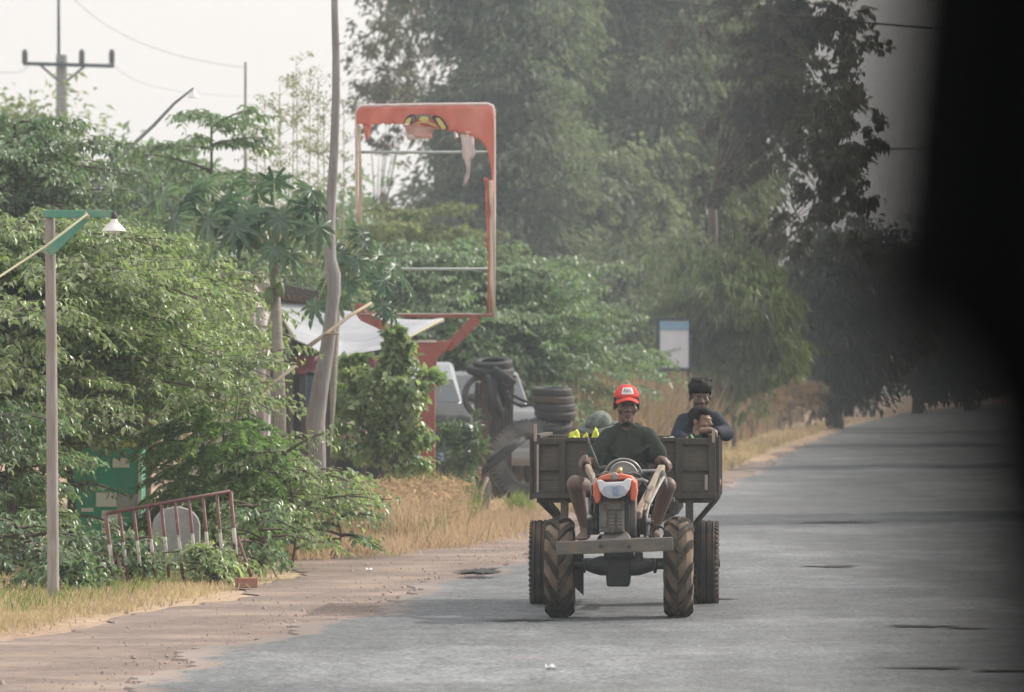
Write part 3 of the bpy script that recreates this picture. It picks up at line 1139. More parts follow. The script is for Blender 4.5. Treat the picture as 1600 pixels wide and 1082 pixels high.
m_wood = mat('weathered_plank', (.135, .12, .10), (.08, .071, .06), scale=7, stretch=(1, 6, 9), rough=.85, bump=.3, dirt=(.16, .135, .105), dirt_scale=3, dirt_lo=.52, dirt_hi=.85)
m_wood2 = mat('dark_batten', (.09, .077, .065), (.055, .047, .041), scale=9, stretch=(5, 5, 1), rough=.85, bump=.3)
m_pale = mat('sunlit_timber_tone', (.42, .36, .3), (.28, .235, .19), scale=12, stretch=(6, 6, 1), rough=.8, bump=.2)
m_under = mat('cart_steel', (.10, .09, .08), (.05, .045, .04), scale=12, rough=.7, dirt=(.17, .13, .1), dirt_scale=8)
ct = thing('wooden_cart', 'weathered wooden box cart hitched behind the two-wheeled tractor', 'cart', (KX, KY, 0), TH)
xl, xr = K(838, 700, 0).x, K(1113, 700, 0).x
zt, zb = K(900, 685, 0).z, K(900, 774, 0).z
LEN = 2.05
# front wall: boards one above another, then battens
mb = MB()
nb = 4
for k in range(nb):
    z0 = zb + (zt - zb) * k / nb; z1 = zb + (zt - zb) * (k + 1) / nb
    mb.hexa([(xl, 0, z0), (xr, 0, z0), (xr, .022, z0), (xl, .022, z0)], [(xl, 0, z1), (xr, 0, z1), (xr, .022, z1), (xl, .022, z1)])
fw = mb.build('front_wall', m_wood, ct, local=True, bevel=.003)
def vert(px0, px1, ya=685, yb=775, d=-.028, th=.03, nm='batten', m=m_wood2, par=None, **k):
    a, b_ = K(px0, yb, 0), K(px1, ya, 0)
    mb = MB(); mb.hexa([(a.x, d, a.z), (b_.x, d, a.z), (b_.x, d + th, a.z), (a.x, d + th, a.z)], [(a.x, d, b_.z), (b_.x, d, b_.z), (b_.x, d + th, b_.z), (a.x, d + th, b_.z)])
    return mb.build(nm, m, par or fw, local=True, bevel=.003, **k)
vert(834, 843.5); vert(874, 884); vert(1055, 1067); vert(1107, 1118)
for (xa, xb) in ((843.5, 874), (1067, 1107)):
    vert(xa, xb, 685, 695, -.03, .027); vert(xa, xb, 728, 736, -.03, .027); vert(xa, xb, 766, 775, -.03, .027)
vert(884, 1055, 684, 690, -.026, .024)
vert(832, 1120, 771.5, 779, -.05, .09, 'front_beam', m_wood2, ct)
vert(834, 838.5, 663, 690, -.032, .02, 'corner_stake', m_pale, ct, label='upright stake at the front corner, its sunlit tone painted pale')  # sunlit tone of the corner posts painted as pale timber
vert(1112.5, 1117, 670, 692, -.032, .02, 'corner_stake', m_pale, ct, label='upright stake at the front corner, its sunlit tone painted pale')
vert(1101, 1106, 742, 766, -.034, .012, 'pale_strip', m_pale, ct)
vert(838.5, 842, 695, 770, -.034, .012, 'pale_strip', m_pale, ct)  # sunlit stripe on the post, put in as a pale strip
for x, s in ((xl, -1), (xr, 1)):
    mb = MB()
    for k in range(nb):
        z0 = zb + (zt - zb) * k / nb; z1 = zb + (zt - zb) * (k + 1) / nb
        mb.hexa([(x, .03, z0), (x + s * .022, .03, z0), (x + s * .022, LEN, z0), (x, LEN, z0)], [(x, .03, z1), (x + s * .022, .03, z1), (x + s * .022, LEN, z1), (x, LEN, z1)])
    sw = mb.build('side_wall', m_wood, ct, local=True, bevel=.003)
    for k in range(5):
        mb = MB(); yy_ = .02 + k * (LEN - .06) / 4
        mb.hexa([(x + s * .023, yy_, zb - .03), (x + s * .045, yy_, zb - .03), (x + s * .045, yy_ + .06, zb - .03), (x + s * .023, yy_ + .06, zb - .03)],
                [(x + s * .023, yy_, zt + .01), (x + s * .045, yy_, zt + .01), (x + s * .045, yy_ + .06, zt + .01), (x + s * .023, yy_ + .06, zt + .01)])
        mb.build('batten', m_wood2, sw, local=True, bevel=.003)
    mb = MB()
    mb.box((x, LEN / 2, zt + .012), (.05, LEN, .022))
    mb.build('top_rail', m_wood2, sw, local=True, bevel=.003)
mb = MB()
for k in range(nb):
    z0 = zb + (zt - zb) * k / nb; z1 = zb + (zt - zb) * (k + 1) / nb
    mb.hexa([(xl, LEN, z0), (xr, LEN, z0), (xr, LEN + .022, z0), (xl, LEN + .022, z0)], [(xl, LEN, z1), (xr, LEN, z1), (xr, LEN + .022, z1), (xl, LEN + .022, z1)])
mb.build('tailgate', m_wood, ct, local=True, bevel=.003)
mb = MB()
for k in range(8):
    xa = xl + (xr - xl) * k / 8
    mb.hexa([(xa, .0, zb - .02), (xa + .14, .0, zb - .02), (xa + .14, LEN, zb - .02), (xa, LEN, zb - .02)], [(xa, .0, zb), (xa + .14, .0, zb), (xa + .14, LEN, zb), (xa, LEN, zb)])
mb.build('floor', m_wood, ct, local=True)
# chassis, struts, axle, drawbar, seat and footboard
mb = MB()
for x in (-.3, .3):
    mb.bar((x, -.1, zb - .075), (x, LEN, zb - .075), .06, .09)
for y in (.05, .5, .95, 1.4, 1.9):
    mb.bar((xl, y, zb - .035), (xr, y, zb - .035), .05, .03)
mb.build('chassis', m_under, ct, local=True, bevel=.004)
ax = .72
wz = .275
for s in (-1, 1):
    for k, (y0, y1) in enumerate(((.08, ax - .2), (.3, ax - .06), (.55, ax), (ax + .5, ax + .1))):
        mb = MB()
        mb.bar((s * .57, y0, zb - .03), (s * .40, y1, .5), .022, .022)
        mb.build('strut', m_pale if k == 1 else m_under, ct, local=True)
    mb = MB(); mb.bar((s * .40, ax - .25, .51), (s * .40, ax + .3, .51), .05, .05); mb.bar((s * .40, ax, .51), (s * .40, ax, wz), .05, .06)
    mb.bar((s * .40, .02, zb - .03), (s * .40, .02, .5), .05, .05); mb.bar((s * .40, .02, .5), (s * .40, ax, .5), .04, .04)
    mb.build('spring_hanger', m_under, ct, local=True, bevel=.004)
mb = MB(); mb.tube([(-.56, ax, wz), (.56, ax, wz)], .028, 12)
mb.build('axle', m_under, ct, local=True, smooth=True, auto=40)
mb = MB()
mb.bar((.0, -1.25, .42), (.0, .3, .50), .07, .07); mb.bar((-.3, .2, zb - .1), (0, -.5, .47), .05, .05); mb.bar((.3, .2, zb - .1), (0, -.5, .47), .05, .05)
mb.build('drawbar', m_under, ct, local=True, bevel=.005)
mb = MB(); mb.box((0, -.18, .70), (.62, .30, .03)); mb.bar((-.22, -.18, .685), (-.1, -.1, .52), .05, .05); mb.bar((.22, -.18, .685), (.1, -.1, .52), .05, .05)
mb.build('seat_board', m_wood, ct, local=True, bevel=.005)
mb = MB(); mb.box((-.02, -.68, .435), (.62, .22, .025)); mb.bar((0, -.68, .42), (0, -.5, .46), .3, .03)
mb.build('footboard', m_wood2, ct, local=True, bevel=.004)


def road_tyre(mb, c, Rr, w, rim_r):
    hw = w / 2
    prof = [(-hw * .62, rim_r), (-hw * .95, rim_r + .03), (-hw, (rim_r + Rr) / 2 + .01), (-hw * .93, Rr - .03), (-hw * .78, Rr - .008)]
    for g in (-.5, 0, .5):
        prof += [(hw * (g - .09), Rr), (hw * (g - .05), Rr - .009), (hw * (g + .05), Rr - .009), (hw * (g + .09), Rr)]
    prof += [(hw * .78, Rr - .008), (hw * .93, Rr - .03), (hw, (rim_r + Rr) / 2 + .01), (hw * .95, rim_r + .03), (hw * .62, rim_r)]
    mb.lathe(c, (1, 0, 0), prof, 48)
    c = Vector(c)
    for k in range(44):
        a = 2 * math.pi * k / 44
        for s in (-1, 1):
            q = c + Vector((s * hw * .86, math.sin(a) * (Rr - .017), math.cos(a) * (Rr - .017)))
            mb.box(q, (hw * .26, .02, .024), rotx(-a) @ roty(s * .55))


for s, px in ((-1, 848), (1, 1103.5)):
    c = Vector((K(px, 880, ax).x, ax, wz))
    mb = MB(); road_tyre(mb, c, .277, .158, .17)
    wh = mb.build('wheel', m_rub, ct, local=True, smooth=True, auto=30)
    mb = MB()
    mb.lathe(c, (s, 0, 0), [(-.05, .165), (-.055, .178), (-.03, .16), (.0, .13), (.02, .12), (.03, .06), (.05, .055), (.075, .03), (.09, .028), (.09, .001)], 24)
    mb.build('rim', m_rim, wh, local=True, smooth=True, auto=35)
# ------------------------------------------------------------------ people
m_skin = mat('brown_skin', (.135, .088, .07), (.115, .074, .058), scale=6, rough=.55, spec=.35)
m_skin2 = mat('light_brown_skin', (.27, .165, .115), (.23, .135, .095), scale=6, rough=.55, spec=.35)
m_hair = mat('black_hair', (.010, .009, .009), (.017, .015, .014), scale=60, stretch=(1, 1, .2), rough=.7, spec=.15, bump=.4)
m_eye = mat('dark_eye', (.02, .015, .012), rough=.2, spec=.6)
m_eyew = mat('eye_white', (.26, .23, .21), rough=.3)
m_lip = mat('lip', (.17, .09, .075), rough=.5)
m_tee = mat('olive_black_cotton', (.042, .05, .041), (.03, .036, .03), scale=14, stretch=(1, 1, .45), rough=.95, spec=.1, bump=1.0, detail=3)
m_short = mat('dark_shorts', (.022, .023, .026), (.03, .031, .034), scale=10, rough=.95, spec=.1, bump=.3)
m_cap = mat('red_cap_cloth', (.60, .075, .06), (.5, .06, .05), scale=14, rough=.85, spec=.15, bump=.2)
m_capw = mat('white_patch', (.75, .73, .72), (.6, .58, .58), scale=20, rough=.85)
m_navy = mat('navy_jacket_cloth', (.022, .027, .042), (.014, .017, .027), scale=10, rough=.8, spec=.25, bump=.35)
m_green = mat('dark_green_cloth', (.02, .045, .032), (.014, .03, .022), scale=12, rough=.9, bump=.3)


def head_blobs(mb, c, s, A, neck=True, nl=.12):
    """a head at c, scale s, turned by the 3x3 matrix A (face along -y)"""
    c = Vector(c)
    def q(x, y, z): return c + A @ (Vector((x, y, z)) * s)
    def e(x, y, z, a, b, d): mb.ell(q(x, y, z), (a * s, b * s, d * s), A, 16, 10)
    e(0, .012, .035, .074, .092, .082); e(0, -.03, -.025, .060, .060, .075); e(0, -.045, -.075, .043, .042, .036)
    mb.cap(q(0, -.086, .008), q(0, -.106, -.026), .009 * s, .015 * s)
    e(.012, -.095, -.03, .010, .010, .009); e(-.012, -.095, -.03, .010, .010, .009)
    e(0, -.078, .026, .052, .018, .011); e(0, -.084, -.057, .026, .016, .007); e(0, -.082, -.068, .022, .016, .008); e(0, -.074, -.096, .024, .022, .018)
    for k in (-1, 1):
        e(k * .077, .012, -.005, .011, .022, .034); e(k * .040, -.058, -.024, .026, .026, .026)
    if neck:
        mb.cap(q(0, .022, -.05), c + A @ Vector((0, .02, 0)) * s + Vector((0, .015, -.06 - nl)) * s, .050 * s, .056 * s)


def face_bits(par, c, s, A):
    c = Vector(c)
    def q(x, y, z): return c + A @ (Vector((x, y, z)) * s)
    for k in (-1, 1):
        mb = MB(); mb.ell(q(k * .031, -.078, .006), (.0155 * s, .012 * s, .008 * s), A)
        ey = mb.build('eye', m_eyew, par, smooth=True)
        mb = MB(); mb.ell(q(k * .031, -.0868, .006), (.0075 * s, .005 * s, .0075 * s), A)
        mb.build('iris', m_eye, ey, smooth=True)
        if s < .95: continue
        mb = MB(); mb.tube([q(k * .014, -.0935, .025), q(k * .032, -.0935, .031), q(k * .05, -.083, .025)], [.004 * s, .006 * s, .003 * s], 6)
        mb.build('eyebrow', m_hair, par, smooth=True)
    mb = MB()
    mb.ell(q(0, -.0955, -.0555), (.023 * s, .008 * s, .005 * s), A); mb.ell(q(0, -.094, -.0665), (.019 * s, .008 * s, .006 * s), A)
    mb.build('mouth', m_lip, par, smooth=True)


def hand_grip(mb, g0, g1, wrist, flip, s=1.0, r=.02):
    """hand closed round the bar g0-g1: palm on top, four fingers over the far side, thumb under"""
    g0, g1, wrist = Vector(g0), Vector(g1), Vector(wrist)
    c = (g0 + g1) / 2
    ax_ = (g1 - g0).normalized()
    back = (wrist - c); back -= ax_ * back.dot(ax_); back.normalize()       # towards the wrist, across the bar
    n = ax_.cross(back)
    if n.z < 0: n = -n
    rr = r + .009 * s
    rot = Matrix((ax_, back, n)).transposed()
    mb.ell(c + back * .022 * s + n * (r + .014 * s), (.042 * s, .046 * s, .017 * s), rot)
    mb.cap(wrist, c + back * .035 * s + n * (r + .010 * s), .027 * s, .026 * s)
    for k, (o, ln) in enumerate(((-.031, .9), (-.0105, 1.05), (.0105, 1.0), (.031, .82))):
        b = c + ax_ * o * s
        pts = []
        for a in (75, 130, 185, 235):
            a = R(90 + (a - 75) * ln)
            pts.append(b + (back * math.cos(a) + n * math.sin(a)) * rr * (1.0 + .1 * math.sin(a)))
        for i in range(3):
            mb.cap(pts[i], pts[i + 1], .0092 * s - .0006 * i, .0088 * s - .0006 * i, 8)
    e = -1 if flip else 1
    b = c + ax_ * e * .038 * s
    pts = [b + back * .03 * s + n * r * .9, b + ax_ * e * .012 * s + back * (rr) - n * .004, b + ax_ * e * .008 * s - n * (rr) + back * .008 * s]
    mb.cap(pts[0], pts[1], .0125 * s, .011 * s, 8); mb.cap(pts[1], pts[2], .011 * s, .009 * s, 8)


def foot(mb, ankle, dr, s=1.0):
    ankle = Vector(ankle); dr = Vector(dr).normalized(); sd = dr.cross(Vector((0, 0, 1)))
    mb.cap(ankle + Vector((0, 0, .0)), ankle - dr * .03 * s - Vector((0, 0, .045 * s)), .036 * s, .032 * s)
    mb.cap(ankle - Vector((0, 0, .04 * s)) - dr * .02 * s, ankle + dr * .13 * s - Vector((0, 0, .056 * s)), .036 * s, .03 * s)
    for k, (o, l) in enumerate(((-.03, .185), (-.013, .195), (.002, .19), (.016, .18), (.029, .168))):
        mb.cap(ankle + dr * .12 * s + sd * o * s - Vector((0, 0, .058 * s)), ankle + dr * l * s + sd * o * 1.15 * s - Vector((0, 0, .064 * s)), .013 * s, .01 * s, 8)


# ---- the driver
DY_ = 37.3
hc = P(979, 633, DY_) + Vector((0, 0, 0))
A0 = rotz(.06) @ rotx(.05)
dv = thing('person', 'person in a red cap and dark T-shirt driving, hands on the tractor handlebars', 'person', (P(979, 700, DY_).x, DY_, .72))
shL, shR = P(951, 683, DY_ + .03), P(1011, 682, DY_ + .03)
elL, elR = P(926, 724, DY_ + .0), P(1031, 721, DY_ + .02)
(gl0, gl1), (gr0, gr1) = GRIP['l'], GRIP['r']
wrL = (gl0 + gl1) / 2 + Vector((.005, .07, .03))
wrR = (gr0 + gr1) / 2 + Vector((-.01, .085, .032))
hipL, hipR = P(962, 778, DY_ + .1), P(1000, 778, DY_ + .1)
knL, knR = P(899, 757, 36.85), P(1043, 760, 36.85)
anL, anR = P(914, 825, 36.98), P(1022, 827, 36.98)
mb = MB()
head_blobs(mb, hc, 1.0, A0)
nb_ = P(980, 677, DY_ + .05)
mb.cap(P(979, 655, DY_ + .03), nb_, .053, .062)
mb.cap(shL, shR, .055, .055); mb.ell(P(980, 715, DY_ + .06), (.15, .1, .17)); mb.ell(P(981, 765, DY_ + .1), (.15, .11, .12))
for sh, el, wr, g, fl in ((shL, elL, wrL, GRIP['l'], True), (shR, elR, wrR, GRIP['r'], False)):
    mb.cap(sh, el, .048, .038); mb.cap(el, el * .55 + wr * .45, .039, .037); mb.cap(el * .55 + wr * .45, wr, .037, .025)
    hand_grip(mb, g[0], g[1], wr, fl)
for hp_, kn, an, s in ((hipL, knL, anL, -1), (hipR, knR, anR, 1)):
    mb.cap(hp_, kn, .085, .056); mb.ell(kn, (.056, .055, .058))
    calf = kn * .62 + an * .38 + Vector((0, .022, 0))
    mb.cap(kn, calf, .050, .050); mb.cap(calf, an, .048, .031)
    foot(mb, an, (s * .18, -1, 0))
mb.skin('body', m_skin, dv, .0065, 3)
face_bits(dv, hc, 1.0, A0)
# hair under the cap
mb = MB()
mb.ell(hc + A0 @ Vector((0, .028, .03)), (.0795, .088, .085), A0)
for k in (-1, 1): mb.ell(hc + A0 @ Vector((k * .073, .0, .008)), (.010, .028, .036), A0)
mb.build('hair', m_hair, dv, smooth=True)
# shirt: loose T-shirt with wide sleeves
mb = MB()
mb.cap(shL + Vector((.02, 0, 0)), shR - Vector((.02, 0, 0)), .066, .066); mb.cap(P(970, 673, DY_ + .05), P(990, 673, DY_ + .05), .058, .058)
mb.ell(P(980, 708, DY_ + .05), (.142, .12, .17)); mb.ell(P(980, 742, DY_ + .08), (.155, .13, .14)); mb.ell(P(980, 772, DY_ + .1), (.165, .135, .07))
mb.cap(shL, shL * .22 + elL * .78, .060, .068); mb.cap(shR, shR * .3 + elR * .7 + Vector((.0, 0, .0)), .060, .072)
mb.ell(shR * .36 + elR * .64 + Vector((.012, 0, -.012)), (.066, .062, .055)); mb.ell(P(955, 738, DY_ - .02), (.06, .06, .08)); mb.ell(P(1003, 745, DY_ - .02), (.06, .06, .08))
rg = random.Random(5)
for k in range(9):
    a = rg.uniform(-.14, .14); z = rg.uniform(698, 765)
    mb.cap(P(980 + a * 230, z, DY_ - .055), P(980 + a * 230 + rg.uniform(-22, 22), z + rg.uniform(-14, 18), DY_ - .05), .016, .012, 8)
mb.skin('shirt', m_tee, dv, .008, 4)
mb = MB()
mb.lathe(P(979.5, 667, DY_ + .028), (0, .25, 1), [(-.012, .066), (.004, .069), (.01, .064), (.0, .060), (-.012, .066)], 24)
mb.build('collar', m_tee, dv, smooth=True)
# shorts
mb = MB()
mb.ell(P(981, 778, DY_ + .12), (.185, .14, .10))
for hp_, kn in ((hipL, knL), (hipR, knR)):
    mb.cap(hp_, hp_ * .27 + kn * .73, .105, .084)
mb.skin('shorts', m_short, dv, .009, 4)
# cap
cc = hc + A0 @ Vector((0, .006, .048))
mb = MB()
def dome(u, v, rx=.080, ry=.100, rz=.081):
    a = 6.2832 * u; t = v * math.pi / 2
    return cc + A0 @ Vector((rx * math.cos(a) * math.cos(t), ry * math.sin(a) * math.cos(t), rz * math.sin(t) ** .93))
mb.grid(dome, 32, 10)
cp = mb.build('cap', m_cap, dv, smooth=True, solid=.004)
mb = MB()
def brim(u, v):
    x = (u - .5) * 2 * .0745
    k = x / .0745
    return cc + A0 @ Vector((x * (1 - .10 * v), -.099 * math.sqrt(max(0., 1 - (x / .081) ** 2)) - v * .072 * (1 - .55 * k * k) + .004, .004 - .030 * k * k - .010 * v - .006 * v * v))
mb.grid(brim, 24, 6)
mb.build('brim', m_cap, cp, smooth=True, solid=.005)
def on_dome(x, z, lift):
    a = -math.pi / 2 + x / .092; t = z / .083
    d = dome(a / 6.2832, max(0, t) / (math.pi / 2), .080 + lift, .100 + lift, .081 + lift)
    return d
mb = MB()
mb.grid(lambda u, v: on_dome((u - .5) * .094, .022 + v * .05, .003), 12, 6)
mb.build('patch', m_capw, cp, smooth=True)
tv_, tf_ = text_mesh('AIAIL', .036)
mb = MB()
mb.add([on_dome(p.x * .88, .046 + p.y * 1.15, .0055) for p in tv_], tf_)
mb.build('lettering', mat('patch_ink', (.06, .06, .09), rough=.8), cp)

# ---- the older boy standing in the back of the cart
BY = 38.75
hb_ = P(1094, 621, BY)
A1 = rotz(.12) @ rotx(.12)
sc = .86
bo = thing('person', 'person in a navy jacket with thick black hair, behind the small child in the cart', 'person', (hb_.x, BY, .74))
s1, s2 = P(1070, 660, BY + .02), P(1116, 657, BY + .02)
e1, e2 = P(1060, 683, BY - .05), P(1134, 677, BY - .06)
w1, w2 = P(1075, 692, BY - .2), P(1117, 676, BY - .25)
mb = MB()
head_blobs(mb, hb_, sc, A1)
mb.cap(hb_ + Vector((0, .02, -.09)), P(1094, 656, BY + .03), .043, .05)
mb.ell(P(1094, 680, BY + .04), (.12, .08, .14)); mb.ell(P(1094, 745, BY + .08), (.12, .1, .12))
for sh, el, wr in ((s1, e1, w1), (s2, e2, w2)):
    mb.cap(sh, el, .04, .033); mb.cap(el, wr, .033, .022)
    d = (wr - el).normalized()
    mb.ell(wr + d * .035, (.03, .03, .022))
    sd = d.cross(Vector((0, 0, 1))).normalized()
    for k in range(4):
        o = (k - 1.5) * .014
        mb.cap(wr + d * .05 + sd * o, wr + d * .085 + sd * o * 1.1, .0075, .007, 8); mb.cap(wr + d * .085 + sd * o * 1.1, wr + d * .095 + sd * o * 1.1 - Vector((0, 0, .024)), .007, .006, 8)
    mb.cap(wr + d * .02 + sd * .026, wr + d * .06 + sd * .045, .009, .008, 8)
for s in (-1, 1):
    hp_ = P(1090 + s * 12, 752, BY + .06)
    kn = Vector((hp_.x + s * .02 - .02, BY - .22, .80))
    an = Vector((hp_.x + s * .02, BY + .06, .79))
    mb.cap(hp_, kn, .07, .052); mb.cap(kn, an, .048, .034); foot(mb, an + Vector((0, 0, .03)), (s * .3, 1, 0), .85)
mb.skin('body', m_skin, bo, .006, 3)
face_bits(bo, hb_, sc, A1)
mb = MB()
q = lambda x, y, z: hb_ + A1 @ (Vector((x, y, z)) * sc)
mb.ell(q(0, .035, .05), (.088 * sc, .095 * sc, .085 * sc), A1)
mb.ell(q(0, .0, .088), (.098 * sc, .098 * sc, .058 * sc), A1); mb.ell(q(.0, -.045, .078), (.086 * sc, .056 * sc, .056 * sc), A1)
for k_ in (-1, 1): mb.ell(q(k_ * .076, .015, .045), (.012 * sc, .05 * sc, .036 * sc), A1)
rg = random.Random(11)
for k in range(46):
    a = rg.uniform(0, 6.28); rr = rg.uniform(.1, .78)
    b = q(.088 * rr * math.cos(a), .088 * rr * math.sin(a), .118 + .024 * (1 - rr * rr))
    mb.cap(b, b + Vector((math.cos(a) * .012 * rr + rg.uniform(-.008, .012), math.sin(a) * .012 * rr, rg.uniform(.001, .009))), .013, .007, 6)
mb.skin('hair', m_hair, bo, .006, 1)
mb = MB()
mb.cap(s1 + Vector((.02, 0, 0)), s2 - Vector((.02, 0, 0)), .065, .065); mb.ell(P(1094, 686, BY + .03), (.145, .10, .16)); mb.ell(P(1094, 740, BY + .06), (.14, .11, .12))
mb.cap(P(1088, 655, BY + .03), P(1100, 655, BY + .03), .052, .052)
for sh, el, wr in ((s1, e1, w1), (s2, e2, w2)):
    mb.cap(sh, el, .062, .056); mb.cap(el, el * .15 + wr * .85, .056, .038)
rg = random.Random(9)
for k in range(8):
    px = rg.uniform(1068, 1126); py = rg.uniform(655, 685)
    mb.cap(P(px, py, BY - .05), P(px + rg.uniform(-8, 8), py + rg.uniform(2, 10), BY - .05), .016, .01, 8)
mb.skin('jacket', m_navy, bo, .007, 3)
mb = MB()
mb.ell(P(1094, 756, BY + .07), (.135, .12, .09))
for s in (-1, 1):
    hp_ = P(1090 + s * 12, 752, BY + .06); kn = Vector((hp_.x + s * .02 - .02, BY - .22, .80)); an = Vector((hp_.x + s * .02, BY + .06, .79))
    mb.cap(hp_, kn, .082, .064); mb.cap(kn, an * .9 + kn * .1, .06, .046)
mb.skin('trousers', m_short, bo, .008, 3)

# ---- the small child in front, looking to the side
CY = 38.32
hs = P(1095, 658, CY)
A2 = rotz(1.05) @ rotx(.05)
sc = .74
ch = thing('person', 'small child looking sideways over the cart rim, in front of the navy jacket', 'person', (hs.x, CY, .74))
s1, s2 = P(1079, 687, CY + .03), P(1108, 684, CY - .03)
e1, e2 = P(1073, 706, CY - .02), P(1118, 690, CY - .16)
rimz = (KM @ Vector((xr, 0, zt))).z
hand_c = KM @ Vector((xr - .028, .26, zt + .018))
w1, w2 = P(1084, 716, CY - .1), hand_c + Vector((-.04, .06, .03))
e2 = (s2 + w2) / 2 + Vector((.035, .02, -.03))
mb = MB()
head_blobs(mb, hs, sc, A2, nl=.08)
mb.cap(hs + Vector((0, .01, -.07)), P(1093, 683, CY), .036, .042)
mb.ell(P(1093, 706, CY), (.085, .07, .11)); mb.ell(P(1093, 745, CY + .02), (.09, .08, .09))
mb.cap(s1, e1, .03, .026); mb.cap(e1, w1, .026, .018); mb.ell(w1, (.024, .022, .026))
for k in range(4): mb.cap(w1 + Vector(((k - 1.5) * .011, -.01, -.01)), w1 + Vector(((k - 1.5) * .012, -.035, -.02)), .006, .005, 8)
mb.cap(w1 + Vector((.02, 0, 0)), w1 + Vector((.03, -.02, .006)), .006, .005, 8)
mb.cap(s2, e2, .03, .026); mb.cap(e2, w2, .026, .019)
hand_grip(mb, KM @ Vector((xr - .0, .21, zt + .012)), KM @ Vector((xr - .0, .31, zt + .012)), w2, False, .72, .022)
for s in (-1, 1):
    hp_ = Vector((hs.x + s * .045, CY + .02, .80)); kn = Vector((hs.x + s * .09, CY - .16, .80)); an = Vector((hs.x + s * .03, CY - .26, .78))
    mb.cap(hp_, kn, .052, .04); mb.cap(kn, an, .038, .028); foot(mb, an + Vector((0, 0, .02)), (s * .2, -1, 0), .62)
mb.skin('body', m_skin2, ch, .005, 3)
face_bits(ch, hs, sc, A2)
mb = MB()
q = lambda x, y, z: hs + A2 @ (Vector((x, y, z)) * sc)
mb.ell(q(0, .034, .045), (.083 * sc, .092 * sc, .084 * sc), A2); mb.ell(q(0, -.025, .084), (.074 * sc, .07 * sc, .044 * sc), A2)
for k_ in (-1, 1): mb.ell(q(k_ * .072, .012, .035), (.014 * sc, .045 * sc, .05 * sc), A2); mb.ell(q(0, .07, -.01), (.06 * sc, .05 * sc, .06 * sc), A2)
mb.skin('hair', m_hair, ch, .006, 1)
mb = MB()
mb.cap(s1 + Vector((.01, 0, 0)), s2 - Vector((.01, 0, 0)), .046, .046); mb.ell(P(1093, 710, CY), (.103, .088, .12)); mb.ell(P(1093, 745, CY + .02), (.1, .088, .09))
mb.cap(s1, e1, .043, .038); mb.cap(e1, w1 * .85 + e1 * .15, .038, .03); mb.cap(s2, e2, .043, .038); mb.cap(e2, w2 * .8 + e2 * .2, .038, .03)
sh_ = mb.skin('shirt', m_green, ch, .006, 3)
mb = MB()
mb.tube([P(1080, 680, CY - .035), P(1085, 688, CY - .075), P(1092, 693, CY - .09), P(1099, 690, CY - .08), P(1102, 683, CY - .05)], .0065, 8)
mb.build('neck_trim', mat('pale_green_trim', (.55, .62, .45), (.4, .5, .3), scale=40, rough=.8), sh_, smooth=True)
mb = MB()
mb.tube([P(1074, 683, CY - .02), P(1072, 692, CY - .05), P(1072, 702, CY - .06)], .0075, 8)
mb.tube([P(1082, 688, CY - .075), P(1081, 697, CY - .09)], .006, 8)
mb.build('orange_trim', mat('orange_trim', (.55, .22, .1), (.45, .17, .08), scale=30, rough=.8), sh_, smooth=True)

# ---- somebody sitting low in the cart, only the patterned hat above the rim
HY = 38.5
hh = P(936, 671, HY)
A3 = rotz(-.35) @ rotx(.25)
sc = .9
pr = thing('person', 'person sitting low behind the cart board, mostly a camouflage sun hat above the rim', 'person', (hh.x, HY, .74))
mb = MB()
head_blobs(mb, hh, sc, A3)
mb.ell(P(936, 722, HY + .1), (.16, .1, .16)); mb.cap(P(912, 708, HY + .08), P(962, 708, HY + .08), .05, .05); mb.ell(P(936, 758, HY + .14), (.15, .12, .12))
for s in (-1, 1):
    sh = P(937 + s * 26, 712, HY + .08); el = Vector((sh.x + s * .07, HY - .05, .88)); wr = Vector((sh.x - s * .05, HY - .2, .90))
    mb.cap(sh, el, .042, .035); mb.cap(el, wr, .035, .024); mb.ell(wr, (.03, .035, .022))
    for k in range(4): mb.cap(wr + Vector(((k - 1.5) * .015, -.02, 0)), wr + Vector(((k - 1.5) * .016, -.07, -.012)), .008, .007, 8)
    mb.cap(wr + Vector((-s * .03, 0, 0)), wr + Vector((-s * .045, -.035, .0)), .009, .008, 8)
    hp_ = Vector((hh.x + s * .08, HY + .14, .83)); kn = Vector((hh.x + s * .16, HY - .26, .86)); an = Vector((hh.x + s * .04, HY - .3, .80))
    mb.cap(hp_, kn, .075, .055); mb.cap(kn, an, .05, .036); foot(mb, an + Vector((0, 0, .025)), (0, -1, 0), .9)
mb.skin('body', m_skin, pr, .008, 3)
face_bits(pr, hh, sc, A3)
m_camo = mat('camouflage_cloth', (.035, .05, .043), (.20, .22, .19), scale=15, rough=.9, detail=2)
mb = MB()
cc3 = hh + A3 @ Vector((0, .008, .028))
mb.grid(lambda u, v: cc3 + A3 @ Vector((.088 * math.cos(6.2832 * u) * max(0., math.cos(v * 1.5708)) ** .8, .105 * math.sin(6.2832 * u) * max(0., math.cos(v * 1.5708)) ** .8, .088 * math.sin(v * 1.5708))), 28, 8)
ht = mb.build('hat', m_camo, pr, smooth=True, solid=.004)
mb = MB()
mb.grid(lambda u, v: cc3 + A3 @ Vector(((.087 + .06 * v) * math.cos(6.2832 * u), (.104 + .06 * v) * math.sin(6.2832 * u), .002 - .022 * v + .006 * v * math.sin(12.566 * u))), 32, 3)
mb.build('hat_brim', mat('grey_camouflage', (.13, .14, .125), (.06, .07, .06), scale=17, rough=.9, detail=2), ht, smooth=True, solid=.004)
mb = MB()
mb.ell(P(936, 728, HY + .08), (.185, .13, .18)); mb.cap(P(910, 708, HY + .08), P(964, 708, HY + .08), .065, .065); mb.ell(P(936, 760, HY + .13), (.18, .14, .1))
